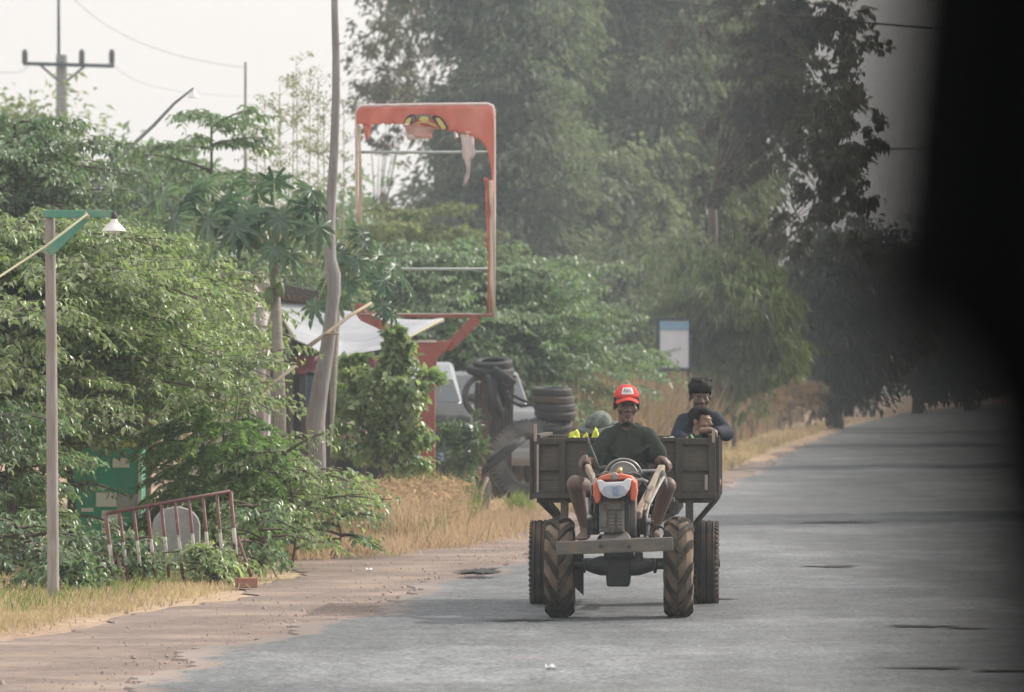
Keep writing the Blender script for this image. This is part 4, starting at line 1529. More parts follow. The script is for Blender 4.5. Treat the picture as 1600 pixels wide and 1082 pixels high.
for s in (-1, 1):
    sh = P(937 + s * 26, 712, HY + .08); el = Vector((sh.x + s * .07, HY - .05, .88)); wr = Vector((sh.x - s * .05, HY - .2, .90))
    mb.cap(sh, el, .062, .052); mb.cap(el, wr * .85 + el * .15, .052, .036)
mb.skin('shirt', m_navy, pr, .009, 3)

# ---- load in the cart
m_yel = mat('lime_yellow_cloth', (.55, .58, .06), (.42, .46, .05), scale=9, rough=.8, bump=.3)
m_sack = mat('pale_sack', (.52, .52, .42), (.38, .4, .3), scale=25, rough=.9, bump=.4)
def lump(nm, c, r, m, lab, cat, seed, spikes=6):
    rg = random.Random(seed); mb = MB(); c = Vector(c)
    mb.ell(c, r)
    for k in range(spikes):
        a = rg.uniform(0, 6.28)
        b = c + Vector((math.cos(a) * r[0] * .5, math.sin(a) * r[1] * .5, r[2] * .5))
        mb.ell(b, (r[0] * .5, r[1] * .5, r[2] * rg.uniform(.4, .6)), rotx(rg.uniform(-.6, .6)))
    o = mb.build(nm, m, None, smooth=True)
    md = o.modifiers.new('r', 'REMESH'); md.mode = 'VOXEL'; md.voxel_size = .012; md.use_smooth_shade = True
    sm = o.modifiers.new('s', 'SMOOTH'); sm.iterations = 2
    return tag(o, lab, cat)
zfl = (KM @ Vector((0, 0, zb))).z
def load(px, py, Y, w_, nm, m, lab, cat, seed):
    c = P(px, py, Y); h_ = c.z - zfl
    return lump(nm, (c.x, c.y, zfl + h_ * .5), (w_, w_ * .9, h_ * .5), m, lab, cat, seed)
load(896, 673, 38.0, .05, 'cloth_bundle', m_yel, 'lime yellow bundle showing above the cart board, near the tyre stack', 'bundle', 1)
load(914, 677, 38.05, .028, 'cloth_bundle', m_yel, 'small lime yellow bundle next to the camouflage hat', 'bundle', 2)
load(930, 669, 37.95, .03, 'plastic_bottle', m_yel, 'bright yellow rounded container just under the camouflage hat', 'container', 3)
load(1040, 682, 38.2, .09, 'sack', m_sack, 'pale sack showing above the cart board beside the driver', 'sack', 4)
# ------------------------------------------------------------------ lamp post on the verge
m_post = mat('grey_weathered_post', (.36, .335, .32), (.24, .22, .21), scale=8, stretch=(6, 6, .6), rough=.85, bump=.35, dirt=(.22, .19, .16), dirt_scale=2)
m_teal = mat('faded_green_paint', (.10, .30, .22), (.075, .23, .17), scale=16, rough=.7, dirt=(.25, .27, .2), dirt_scale=9, dirt_lo=.5, dirt_hi=.8)
m_rope = mat('straw_rope', (.42, .40, .27), (.3, .28, .18), scale=60, rough=.9)
LY = 39.4
lp = thing('street_lamp', 'short wooden lamp post with green bracket and white shade on the grass verge', 'street lamp', (P(84, 935, LY).x, LY, 0))
mb = MB()
mb.tube([P(83.5, 940, LY), P(82, 760, LY), P(80.5, 560, LY), P(78, 336, LY)], [.041, .04, .038, .035], 10)
mb.build('post', m_post, lp, smooth=True, auto=40)
mb = MB(); mb.bar(P(68, 334.5, LY - .045), P(175, 334.5, LY - .045), .03, .05)
ar = mb.build('arm', m_teal, lp, bevel=.004)
mb = MB(); mb.bar(P(76, 396, LY - .075), P(135, 338, LY - .075), .03, .062)
mb.build('brace', m_teal, lp, bevel=.004)
mb = MB()
mb.tube([P(176, 331, LY - .05), P(178, 336, LY - .05), P(178, 346, LY - .05)], [.012, .02, .022], 10)
mb.build('socket', m_blk, lp, smooth=True)
mb = MB()
c = P(178, 342, LY - .05)
mb.lathe(c, (0, 0, -1), [(0, .02), (.02, .026), (.035, .04), (.055, .062), (.075, .078), (.083, .083), (.08, .079), (.05, .055), (.03, .03)], 28)
sh_ = mb.build('lamp_shade', mat('white_enamel', (.78, .76, .73), (.68, .65, .61), scale=6, rough=.35, spec=.5), lp, smooth=True, auto=50)
mb = MB(); mb.ell(c - Vector((0, 0, .07)), (.028, .028, .034))
mb.build('bulb', m_white, sh_, smooth=True)
mb = MB()
mb.tube([P(136, 335, LY - .1), P(70, 386, LY - .3), P(0, 432, LY - .9), P(-120, 505, LY - 1.9)], .0085, 6)
mb.tube([P(133, 333, LY - .1), P(138, 340, LY - .085), P(132, 342, LY - .1)], .012, 6)
tag(mb.build('rope', m_rope, smooth=True), 'yellowish rope tied to the bracket of the short lamp post, running off beside it', 'rope')

# ------------------------------------------------------------------ red and white barrier
BAY = 42.2
m_bars = None
bt = thing('road_barrier', 'leaning red and white tube barrier standing in the weeds beside the lamp post', 'barrier', (P(270, 905, BAY).x, BAY, 0))
zz = P(0, 880, BAY).z, P(0, 838, BAY).z
m_rail = mat('barrier_red', (.14, .048, .042), (.09, .04, .036), scale=18, rough=.6, dirt=(.18, .13, .1), dirt_scale=9, dirt_lo=.55, dirt_hi=.8)
A_, B_ = P(165, 803, BAY), P(360, 768, BAY + .12)
C_, D_ = P(180, 918, BAY), P(372, 905, BAY + .12)
mb = MB(); mb.tube([A_, B_], .014, 10); mb.build('top_rail', m_rail, bt, smooth=True)
mb = MB(); mb.tube([C_ * .97 + A_ * .03, D_ * .98 + B_ * .02], .013, 10); mb.build('bottom_rail', m_rail, bt, smooth=True)
for k in range(10):
    s = k / 9
    t_, b_ = A_.lerp(B_, s), C_.lerp(D_, s)
    mb = MB(); mb.tube([t_, b_], .0125 if 0 < k < 9 else .016, 10)
    z0, z1 = b_.lerp(t_, .28).z, b_.lerp(t_, .58).z
    mb.build('bar', stripes('barrier_bar', max(.01, z0), z1, (.14, .045, .04), (.56, .53, .5)), bt, smooth=True)
for (a, b_) in (((183, 868), (196, 912)), ((372, 840), (392, 900)), ((366, 850), (364, 904)), ((178, 862), (172, 918))):
    mb = MB(); mb.tube([P(*a, BAY), P(b_[0], b_[1], BAY - .35 if b_[0] in (196, 392) else BAY + .3)], .012, 8)
    mb.build('leg', m_rail, bt, smooth=True)
m_stone = mat('grey_stone', (.30, .30, .29), (.2, .2, .195), scale=10, rough=.9, bump=.3, dirt=(.16, .17, .12), dirt_scale=3)
SY = 43.0
mb = MB()
pl = [P(238, 895, SY), P(312, 888, SY)] + [P(275 + 37 * math.cos(a), 822 - 30 * math.sin(a), SY) for a in np.linspace(.05, 3.09, 10)]
mb.prism(pl, (0, .12, 0))
tag(mb.build('marker_stone', m_stone, bevel=.012), 'grey round-topped stone slab standing behind the striped barrier', 'stone slab')
m_brick = mat('red_brick', (.36, .15, .10), (.26, .105, .075), scale=14, rough=.9, bump=.4, dirt=(.3, .22, .17), dirt_scale=6)
c = P(385, 906, 41.5)
mb = MB(); mb.box((c.x, c.y, .035), (.14, .09, .07), rotz(.4)); tag(mb.build('brick', m_brick, bevel=.006), 'single red brick at the right foot of the striped barrier', 'brick')

# ------------------------------------------------------------------ green kiosk board behind the bushes
KY2 = 49.0
m_kg = mat('kiosk_green', (.03, .29, .17), (.024, .23, .14), scale=6, rough=.5, dirt=(.09, .2, .13), dirt_scale=4, dirt_lo=.5, dirt_hi=.85)
m_ky = mat('kiosk_yellow', (.55, .52, .10), (.46, .44, .085), scale=6, rough=.5)
m_kw = mat('kiosk_white', (.62, .64, .58), (.5, .52, .47), scale=6, rough=.5)
ks = thing('kiosk', 'green sales kiosk with yellow band and white panels half hidden by branches', 'kiosk', (P(165, 840, KY2).x, KY2, 0))
def panel(par, x0, y0, x1, y1, Y, d, nm, m, **k):
    mb = MB(); a, b_ = P(x0, y1, Y), P(x1, y0, Y)
    mb.hexa([(a.x, Y, a.z), (b_.x, Y, a.z), (b_.x, Y + d, a.z), (a.x, Y + d, a.z)], [(a.x, Y, b_.z), (b_.x, Y, b_.z), (b_.x, Y + d, b_.z), (a.x, Y + d, b_.z)])
    return mb.build(nm, m, par, **k)
panel(ks, 105, 684, 221, 873, KY2, .55, 'cabinet', m_kg, bevel=.01)
panel(ks, 103, 678, 223, 684, KY2 - .04, .63, 'top_trim', m_kw, bevel=.005)
panel(ks, 105.5, 688, 220, 698, KY2 - .012, .011, 'yellow_band', m_ky)
w1_ = panel(ks, 110, 714, 153, 730, KY2 - .012, .011, 'sign_panel', m_kw)
tv_, tf_ = text_mesh('TOEQIR', .075)
mb = MB(); c = P(134, 722, KY2 - .016); mb.add([c + Vector((p.x * .62, 0, p.y * .95)) for p in tv_], tf_); mb.build('lettering', m_kg, w1_)
panel(ks, 176, 716, 202, 731, KY2 - .012, .011, 'sign_panel', m_kw)
panel(ks, 150, 770, 182, 792, KY2 - .012, .011, 'sign_panel', m_kw); panel(ks, 182.5, 772, 216, 800, KY2 - .014, .012, 'shelf_window', mat('kiosk_dull', (.32, .34, .31), (.2, .22, .2), scale=14, rough=.6))
panel(ks, 127, 794, 146, 800, KY2 - .012, .011, 'sign_panel', m_kw); panel(ks, 159, 798, 184, 834, KY2 - .012, .011, 'sign_panel', m_kw)
panel(ks, 216, 710, 221.5, 873, KY2 - .02, .018, 'corner_trim', m_kw)

# ------------------------------------------------------------------ bare pole, bamboo
m_trunk = mat('bare_pole_wood', (.33, .315, .31), (.2, .185, .18), scale=9, stretch=(5, 5, .5), rough=.9, bump=.5, dirt=(.2, .17, .16), dirt_scale=2.5)
WY = 56.0
mb = MB()
pp = [(496, 850), (495, 700), (493, 660), (501, 600), (512, 540), (519, 480), (522, 455), (521, 430), (516, 405), (515, 360), (518, 300), (522, 240), (525, 150), (525, 90), (523, 20), (522, -60), (520, -200)]
rr = [14, 14, 14.5, 13, 11, 10, 10.5, 11.5, 9.5, 8.5, 7.5, 7, 6.5, 6, 5.5, 5, 4]
mb.tube([P(x, y, WY) for x, y in pp], [r * WY / F for r in rr], 12)
for (x, y) in ((524, 72), (514, 425), (519, 250)): mb.tube([P(x, y, WY), P(x + (10 if x > 520 else -9), y - 5, WY)], [.02, .006], 6)
tag(mb.build('tree_pole', m_trunk, smooth=True), 'tall crooked bare grey trunk pole rising past the billboard frame', 'pole')
mb = MB()
mb.hexa([P(470, 840, WY + .1), P(495, 840, WY + .1), P(495, 840, WY + .25), P(470, 840, WY + .25)], [P(496, 606, WY + .1), P(503, 600, WY + .1), P(503, 600, WY + .25), P(496, 606, WY + .25)])
tag(mb.build('prop_plank', m_wood2, bevel=.01), 'dark slanting plank propping the foot of the bare trunk pole', 'plank')
mb = MB(); mb.bar(P(514, 838, WY + .2), P(512, 560, WY + .2), .04, .04, (0, 1, 0))
tag(mb.build('post', m_wood2), 'thin dark post standing just behind the bare trunk pole', 'post')
m_bam = mat('dry_bamboo', (.36, .29, .2), (.25, .2, .14), scale=8, stretch=(1, 1, 1), rough=.6)
m_bamg = mat('brown_bamboo', (.2, .16, .11), (.13, .105, .075), scale=8, rough=.7)
mb = MB()
mb.tube([P(480, 543, 55.2), P(512, 520, 55.4), P(546, 494, 55.6), P(580, 474, 55.8)], [.022, .02, .018, .016], 8)
mb.tube([P(508, 523, 55.3), P(528, 521, 55.3), P(522, 519, 55.9), P(505, 521, 55.9), P(508, 523, 55.3)], .012, 6)
tag(mb.build('bamboo_stick', m_bam, smooth=True), 'yellow bamboo stick tied across the bare trunk pole', 'bamboo stick')
mb = MB()
mb.tube([P(222, 830, 46.8), P(262, 770, 47), P(310, 712, 47.2), P(360, 662, 47.4), P(410, 612, 47.6), P(462, 572, 47.8)], [.024, .022, .021, .02, .018, .014], 8)
tag(mb.build('bamboo_stick', m_bamg, smooth=True), 'long brown stick leaning up from behind the barrier through the ferny shrub', 'stick')

# ------------------------------------------------------------------ torn billboard
BY2 = 60.0
m_red = mat('faded_red_paint', (.34, .10, .08), (.26, .08, .065), scale=9, rough=.6, dirt=(.30, .16, .12), dirt_scale=4, dirt_lo=.5, dirt_hi=.85)
m_ban = mat('orange_banner', (.56, .16, .115), (.50, .135, .095), scale=5, rough=.6, bump=.15, dirt=(.6, .25, .2), dirt_scale=3, dirt_lo=.5, dirt_hi=.9)
m_bank = mat('pale_banner_back', (.62, .55, .52), (.50, .40, .38), scale=9, rough=.7)
bb = thing('billboard', 'torn orange billboard frame on a red steel post, most of its banner gone', 'billboard', (P(668, 820, BY2).x, BY2, 0))
mb = MB()
a, b_ = P(657, 822, BY2), P(680, 560, BY2)
mb.box(((a.x + b_.x) / 2, BY2, b_.z / 2), (b_.x - a.x, .13, b_.z))
mb.build('post', m_red, bb, bevel=.012)
mb = MB()
mb.prism([P(x, y, BY2 - .07) for x, y in ((634, 533), (706, 533), (699, 547), (683, 560), (680, 590), (657, 590), (655, 562), (641, 548))], (0, .14, 0))
gs = mb.build('gusset', m_red, bb, bevel=.008)
panel(gs, 653, 531.5, 682, 535.5, BY2 - .085, .013, 'maker_plate', m_bank)
for pts in ([(640, 535), (612, 517), (590, 505), (568, 495), (562, 486), (562, 478)], [(698, 545), (722, 522), (744, 499)]):
    mb = MB()
    q = [P(x, y, BY2) for x, y in pts]
    for i in range(len(q) - 1): mb.bar(q[i], q[i + 1] + (q[i + 1] - q[i]).normalized() * .02, .10, .075, (0, 0, 1) if False else (0, -1, 0))
    mb.build('arm', m_red, bb, bevel=.006)
mb = MB()
rc = [(771.5, 493), (772, 330), (771.5, 173), (769, 166), (762, 163), (660, 164), (566, 166), (559, 170), (557, 180), (558, 330), (559, 345)]
mb.tube([P(x, y, BY2) for x, y in rc], .018, 8)
mb.build('frame', m_bank, bb, smooth=True)
mb = MB(); mb.bar(P(772, 493, BY2), P(664, 495, BY2 + .01), .05, .035); mb.bar(P(664, 495, BY2 + .01), P(560, 488, BY2), .04, .03)
mb.build('bottom_rail', m_red, bb, bevel=.005)
m_galv = mat('galvanised_bar', (.42, .47, .45), (.33, .37, .36), scale=10, rough=.5, metal=.3)
for (y, x0, x1) in ((238.5, 559, 768), (421, 560, 768)):
    mb = MB(); mb.tube([P(x0, y - .5, BY2), P(x1, y, BY2)], .0155, 8)
    mb.build('cross_bar', m_galv, bb, smooth=True)
# the rest of the banner, built as a wrinkled sheet: top edge, ragged lower edge
up = [(557, 176), (560, 170), (566, 167.5), (620, 167), (690, 165), (740, 164.5), (764, 165), (770, 169), (772, 178)]
def edge_lo(x):
    return float(np.interp(x, [556, 600, 634, 660, 690, 708, 722, 735, 748, 757, 763, 767, 772], [195, 194.5, 193.5, 196, 203, 206, 208, 212, 219, 227, 238, 262, 330]))
def edge_up(x):
    return float(np.interp(x, [p[0] for p in up], [p[1] for p in up]))
mb = MB()
def sheet(u, v):
    x = 557 + 215 * u
    y0, y1 = edge_up(x), edge_lo(x) + 1.2 * math.sin(x * .9) + .8 * math.sin(x * 2.3)
    p = P(x, y0 + (y1 - y0) * v, BY2 - .022)
    p.y += .012 * math.sin(x * .12 + 3 * v) + .010 * v * math.sin(x * .31) - .02 * v * v
    return p
mb.grid(sheet, 90, 8)
bn = mb.build('banner', m_ban, bb, smooth=True, solid=.003)
def scrap(nm, pts, m, par, dy=0., label=None):
    """torn strip: list of (left x, right x, y)"""
    mb = MB(); vs = []
    for i, (xa, xb, y) in enumerate(pts):
        for x in (xa, (xa + xb) / 2, xb):
            p = P(x, y, BY2 - .03 + dy); p.y += .02 * math.sin(i * 1.7 + x) ; vs.append(p)
    mb.add(vs, [(3 * i + k, 3 * i + k + 1, 3 * i + k + 4, 3 * i + k + 3) for i in range(len(pts) - 1) for k in range(2)])
    return mb.build(nm, m, par, smooth=True, solid=.002, label=label)
scrap('banner_scrap', [(719, 738, 206), (720, 741, 215), (722, 741, 228), (722, 743, 240), (723, 740, 247), (726, 735, 250), (728, 735, 260), (729, 734, 268), (726, 733, 278), (725, 730, 285), (722, 727, 291)], m_bank, bb, label='pale torn strip hanging down')
scrap('banner_scrap', [(708, 713, 206), (709, 716, 214), (712, 716, 219)], m_bank, bb)
scrap('banner_scrap', [(628, 684, 195), (632, 683, 199), (636, 677, 205), (640, 675, 211), (650, 675, 217)], mat('faded_pink_banner', (.6, .27, .22), (.55, .42, .38), scale=6, rough=.7), bb, .01)
scrap('banner_scrap', [(632, 640, 199), (634, 648, 205), (634, 652, 212), (637, 646, 219)], m_bank, bb, .0)
scrap('banner_scrap', [(567, 581, 194), (568, 579, 203), (570, 577, 212), (572, 574, 221)], m_ban, bb)
scrap('banner_scrap', [(755, 762, 278), (757, 765, 284), (758, 765, 300), (759, 766, 330), (760, 766, 350), (761, 766, 372), (760, 766, 384), (763, 767, 400), (762, 767, 430), (761, 767, 470), (760, 768, 490)], m_ban, bb, -.012, label='orange strip along the side tube')
scrap('banner_scrap', [(764, 770, 282), (765, 770, 330), (765, 770, 400), (765, 771, 440), (764, 771, 490)], mat('yellowish_strip', (.68, .58, .42), (.6, .5, .38), scale=8, rough=.7), bb, -.02)
scrap('banner_scrap', [(559, 563, 196), (560, 564, 230), (561, 566, 300), (559, 566, 330), (560, 564, 352)], mat('yellowish_strip', (.6, .5, .3)), bb, -.012)
scrap('banner_scrap', [(561, 768, 492), (561, 768, 489.5)], m_bank, bb, -.02)
# what is left of the yellow and black emblem
m_yl = mat('emblem_yellow', (.58, .50, .17), (.5, .43, .14), scale=9, rough=.6)
m_bk = mat('emblem_black', (.03, .035, .04), rough=.6)
m_bg = mat('emblem_grey', (.16, .18, .2), rough=.6)
for m, dy, pl in ((m_bk, 0, [(630, 193), (633, 186), (638, 181), (644, 178.5), (650, 180), (650, 187), (646, 192), (641, 194)]), (m_yl, -.006, [(631.5, 194), (635, 187), (639, 184), (643, 184), (642, 189), (640, 194)]),
                  (m_bg, -.006, [(643, 182), (647, 180.5), (649, 184), (647, 190), (644.5, 191)]),
                  (m_bg, 0, [(651, 187), (652, 180.5), (660, 178.5), (668, 179), (673, 182), (672, 188)]), (m_yl, -.006, [(655, 188.5), (656, 183), (662, 181.5), (669, 183), (670, 189), (662, 190)]),
                  (m_yl, -.006, [(647.5, 194.5), (653, 191), (662, 189.8), (671, 191), (679, 195), (682, 198.5), (677, 196.5), (670, 193), (662, 191.8), (654, 193)]),
                  (m_bk, 0, [(674.5, 184), (678, 180), (686, 181.5), (693, 187), (700, 198), (699, 203), (691, 203.5), (684, 196)]), (m_yl, -.006, [(680.5, 185), (686, 184.5), (691, 190), (697, 199.5), (695, 203), (690.5, 202), (685, 194)])):
    mb = MB(); n = len(pl)
    mb.add([P(x, y, BY2 - .075 + dy) for x, y in pl], [tuple(range(n))])
    mb.build('emblem_piece', m, bn)

# ------------------------------------------------------------------ shop with tin roof, tarpaulin
m_tin = mat('grey_tin', (.34, .34, .35), (.22, .21, .21), scale=4, stretch=(1, 8, 1), rough=.5, metal=.3, dirt=(.2, .15, .12), dirt_scale=2)
m_dark = mat('shop_inside', (.05, .052, .055), (.03, .03, .033), scale=3, rough=.9)
m_blue = mat('faded_blue_board', (.12, .19, .24), (.08, .13, .17), scale=4, rough=.7)
shp = thing('roadside_shop', 'low roadside shop with a tin roof edge and dark open front behind the papaya trees', 'shop', (P(500, 780, 70).x, 70, 0))
mb = MB()
p0, p1 = P(362, 430, 67.5), P(545, 465, 67.5)
ro = []
for i in range(41):
    s = i / 40; q = p0.lerp(p1, s); ro += [(q.x, q.y, q.z + .018 * (i % 2)), (q.x, q.y + 5.5, q.z - .35 + .018 * (i % 2))]
mb.add(ro, [(2 * i, 2 * i + 2, 2 * i + 3, 2 * i + 1) for i in range(40)])
mb.build('roof', m_tin, shp, solid=.01)
mb = MB(); mb.bar(p0 + Vector((0, .03, -.05)), p1 + Vector((0, .03, -.05)), .04, .09)
mb.build('fascia', m_wood2, shp)
mb = MB()
zr = p1.z - .5
xa, xb = P(430, 0, 71).x, P(640, 0, 71).x
mb.hexa([(xa, 71, 0), (xb, 71, 0), (xb, 71.1, 0), (xa, 71.1, 0)], [(xa, 71, zr), (xb, 71, zr), (xb, 71.1, zr), (xa, 71.1, zr)])
mb.hexa([(xa - .1, 67.6, 0), (xa, 67.6, 0), (xa, 71, 0), (xa - .1, 71, 0)], [(xa - .1, 67.6, zr), (xa, 67.6, zr), (xa, 71, zr), (xa - .1, 71, zr)])
mb.build('wall', m_dark, shp)
for px in (452, 474, 600):
    mb = MB(); q = P(px, 0, 67.6); mb.bar((q.x, q.y, 0), (q.x, q.y, 2.15), .09 if px < 460 else .06, .09, (0, 1, 0)); mb.build('post', m_wood2, shp)
panel(shp, 468, 588, 503, 660, 69.6, .05, 'board_panel', m_blue); panel(shp, 505, 640, 640, 690, 69.2, .5, 'counter', m_dark)
m_pink = mat('pink_valance', (.30, .11, .17), (.2, .075, .115), scale=3, rough=.7, dirt=(.5, .4, .5), dirt_scale=2.2, dirt_lo=.55, dirt_hi=.7)
mb = MB()
mb.grid(lambda u, v: P(463 + 130 * u, 556 + 27 * v + 2 * math.sin(u * 30) * v, 66.6 + .04 * math.sin(u * 26)), 40, 3)
mb.build('valance', m_pink, shp, smooth=True, solid=.005)
m_tarp = mat('grey_white_tarp', (.34, .35, .37), (.24, .25, .275), scale=2.2, stretch=(1, 2, 1), rough=.6, bump=.25, detail=3)
tp = thing('tarpaulin', 'sagging grey white tarpaulin stretched in front of the shop roof, pointed below', 'tarpaulin', (P(560, 530, 65).x, 65, 0))
mb = MB()
TL, TR, BL, BR = P(418, 468, 68), P(560, 492, 67), P(462, 530, 63.5), P(530, 563, 63.2)
RT = P(692, 499, 66.5); RB = P(606, 545, 63.6)
def tarp(u, v):
    t_ = TL.lerp(TR, u / .55) if u < .55 else TR.lerp(RT, (u - .55) / .45)
    b2 = BL.lerp(BR, u / .45) if u < .45 else BR.lerp(RB, (u - .45) / .35) if u < .8 else RB.lerp(RT, (u - .8) / .2)
    p = t_.lerp(b2, v)
    p.z -= .10 * math.sin(math.pi * min(1, v)) * math.sin(math.pi * u) - .012 * math.sin(14 * u + 6 * v) - .02 * math.sin(5 * u - 9 * v)
    p.y += .03 * math.sin(11 * u + 4 * v)
    return p
mb.grid(tarp, 44, 18)
mb.build('sheet', m_tarp, tp, smooth=True, solid=.006)
mb = MB(); mb.tube([TL, TL.lerp(BL, .5) + Vector((0, 0, .03)), BL], .014, 6); mb.tube([RT, RB.lerp(RT, .5), RB], .012, 6)
mb.build('hem_rope', m_rope, tp, smooth=True)
for px, py in ((452, 528), (606, 552)):
    mb = MB(); q = P(px, py, 63.6); mb.tube([(q.x, q.y, 0), q], .03, 8); mb.build('prop_pole', m_wood2, tp, smooth=True)
# a whitewashed plank house
m_wht = mat('whitewashed_board', (.58, .55, .52), (.44, .41, .39), scale=5, stretch=(.6, 1, 9), rough=.85, dirt=(.35, .3, .26), dirt_scale=2)
hs_ = thing('plank_house', 'pale plank house glimpsed through the leaves, with a dark door gap', 'house', (P(350, 780, 62).x, 63, 0))
panel(hs_, 300, 440, 398, 812, 62.5, 4, 'wall', m_wht)
panel(hs_, 379, 566, 390, 812, 62.47, .04, 'door', m_dark)
mb = MB()
a, b_ = P(286, 436, 62.2), P(410, 430, 62.2)
mb.hexa([a, b_, b_ + Vector((0, 4.6, -.2)), a + Vector((0, 4.6, -.2))], [a + Vector((0, 0, .05)), b_ + Vector((0, 0, .05)), b_ + Vector((0, 4.6, -.15)), a + Vector((0, 4.6, -.15))])
mb.build('roof', m_tin, hs_)
for k in range(9):
    y_ = 470 + k * 35
    panel(hs_, 299.5, y_, 379, y_ + 2.2, 62.485, .014, 'board_joint', m_wood2)
q = P(407, 610, 61.5)
mb = MB(); mb.tube([(q.x, q.y, 0), P(407, 480, 61.5)], .055, 10); tag(mb.build('post', m_post, smooth=True), 'pale wooden post beside the plank house wall', 'post')
# reddish cool box on a stand
cb = thing('cool_box', 'dusty pink chest with a pale lid beside the foot of the bare trunk pole', 'chest', (P(545, 800, 60).x, 60, 0))
panel(cb, 514, 668, 572, 692, 60, .4, 'chest', mat('dusty_pink_paint', (.36, .15, .14), (.27, .11, .105), scale=6, rough=.7, dirt=(.4, .3, .27), dirt_scale=5), bevel=.01)
panel(cb, 511, 661, 576, 667.6, 59.96, .48, 'lid', mat('pale_pink_lid', (.6, .4, .36), (.5, .33, .3), scale=6, rough=.7), bevel=.008)
for px in (518, 567):
    for dy in (.04, .36):
        q = P(px, 0, 60); mb = MB(); mb.bar((q.x, 60 + dy, 0), (q.x, 60 + dy, P(0, 692.5, 60).z), .05, .05, (0, 1, 0)); mb.build('leg', m_wood2, cb)

# ------------------------------------------------------------------ tyre yard
TYY = 71.0
def tyre(name, c, axis, R_, r, lab, sx=1.2, group=None, knobs=0, m=None):
    mb = MB()
    c = Vector(c); ax_ = Vector(axis).normalized()
    Ro = R_ + r
    hw = r * sx
    prof = [(-hw * .55, R_ - r * .95), (-hw * .95, R_ - r * .55), (-hw, R_), (-hw * .9, R_ + r * .65), (-hw * .55, R_ + r * .97), (0, Ro), (hw * .55, R_ + r * .97), (hw * .9, R_ + r * .65), (hw, R_), (hw * .95, R_ - r * .55), (hw * .55, R_ - r * .95)]
    mb.lathe(c, ax_, prof, 44)
    if knobs:
        s, d, u = frame_of(ax_)
        for k in range(knobs):
            a = 6.2832 * k / knobs
            e = s * math.cos(a) + u * math.sin(a)
            t_ = -s * math.sin(a) + u * math.cos(a)
            rot = Matrix((t_, d, e)).transposed()
            for q in (-.72, .72):
                mb.box(c + e * (R_ + r * .80) + d * hw * q, (R_ * .075, hw * .45, r * .28), rot)
    o = mb.build(name, m or m_rubber, None, smooth=True, auto=35)
    return tag(o, lab, 'tyre', group)
q = P(830, 748, TYY)
tyre('truck_tyre', (q.x, TYY - .2, .50), (.12, -1, .22), .40, .115, 'big truck tyre with blocky tread leaning at the left edge of the cart', 1.1, None, 56,
     mat('grey_dusty_rubber', (.085, .082, .08), (.05, .048, .047), scale=9, rough=.85, dirt=(.17, .155, .14), dirt_scale=4))
mpx = TYY / F
drum_top = P(0, 682, TYY).z
m_bluep = mat('blue_plastic', (.04, .10, .22), (.03, .075, .17), scale=5, rough=.5)
mb = MB(); q = P(866, 0, TYY)
mb.lathe((q.x, TYY, 0), (0, 0, 1), [(0, .001), (0, .27), (drum_top * .33, .27), (drum_top * .34, .28), (drum_top * .36, .27), (drum_top * .65, .27), (drum_top * .66, .28), (drum_top * .68, .27), (drum_top - .001, .27), (drum_top, .26), (drum_top, .001)], 28)
tag(mb.build('steel_drum', mat('dark_drum', (.09, .085, .08), (.06, .055, .05), scale=5, rough=.6, dirt=(.17, .11, .07), dirt_scale=4), smooth=True, auto=40), 'dark steel drum under the stack of motorcycle tyres behind the cart', 'drum')
zc = drum_top
for i, (py, px, w_, tl, lab) in enumerate(((664, 862, 33, (.04, -.34, 1), 'lowest tyre of the stack, tilted so that its hollow shows'), (646, 868, 33, (.06, -.16, 1), 'second tyre from the bottom of the stack behind the cart'),
                                    (635, 866, 33, (.03, -.12, 1), 'middle tyre of the stack behind the cart'), (623, 864, 33, (.05, -.1, 1), 'brownish tyre second from the top of the stack'), (612, 862, 32, (.02, -.08, 1), 'topmost tyre of the stack behind the cart'))):
    c = P(px, py, TYY)
    tyre('motorcycle_tyre', (c.x, TYY, c.z), tl, w_ * mpx - .05, .052, lab, .95, 'tyres stacked behind the cart', 0,
         mat('brown_rubber', (.075, .055, .048), (.05, .04, .036), scale=9, rough=.8) if i == 3 else m_rubber)
mb = MB()  # added dark sheet, hides the pale car and darkens the gap behind the tyres
q0, q1 = P(736, 0, 72.4), P(797, 0, 72.4)
vs = []
for i in range(25):
    x = q0.x + (q1.x - q0.x) * i / 24; d = .02 * (i % 2)
    vs += [(x, 72.2 + d, 0), (x + .05, 72.5 + d, P(0, 596 + (i % 5), 72.4).z)]
mb.add(vs, [(2 * i, 2 * i + 2, 2 * i + 3, 2 * i + 1) for i in range(24)])
tag(mb.build('added_backing_sheet', mat('added_backing_dark', (.05, .045, .043), (.03, .028, .027), scale=4, rough=.8, dirt=(.11, .07, .05), dirt_scale=3), solid=.004), 'dark corrugated sheet added behind the hanging tyres to darken the gap', 'metal sheet')
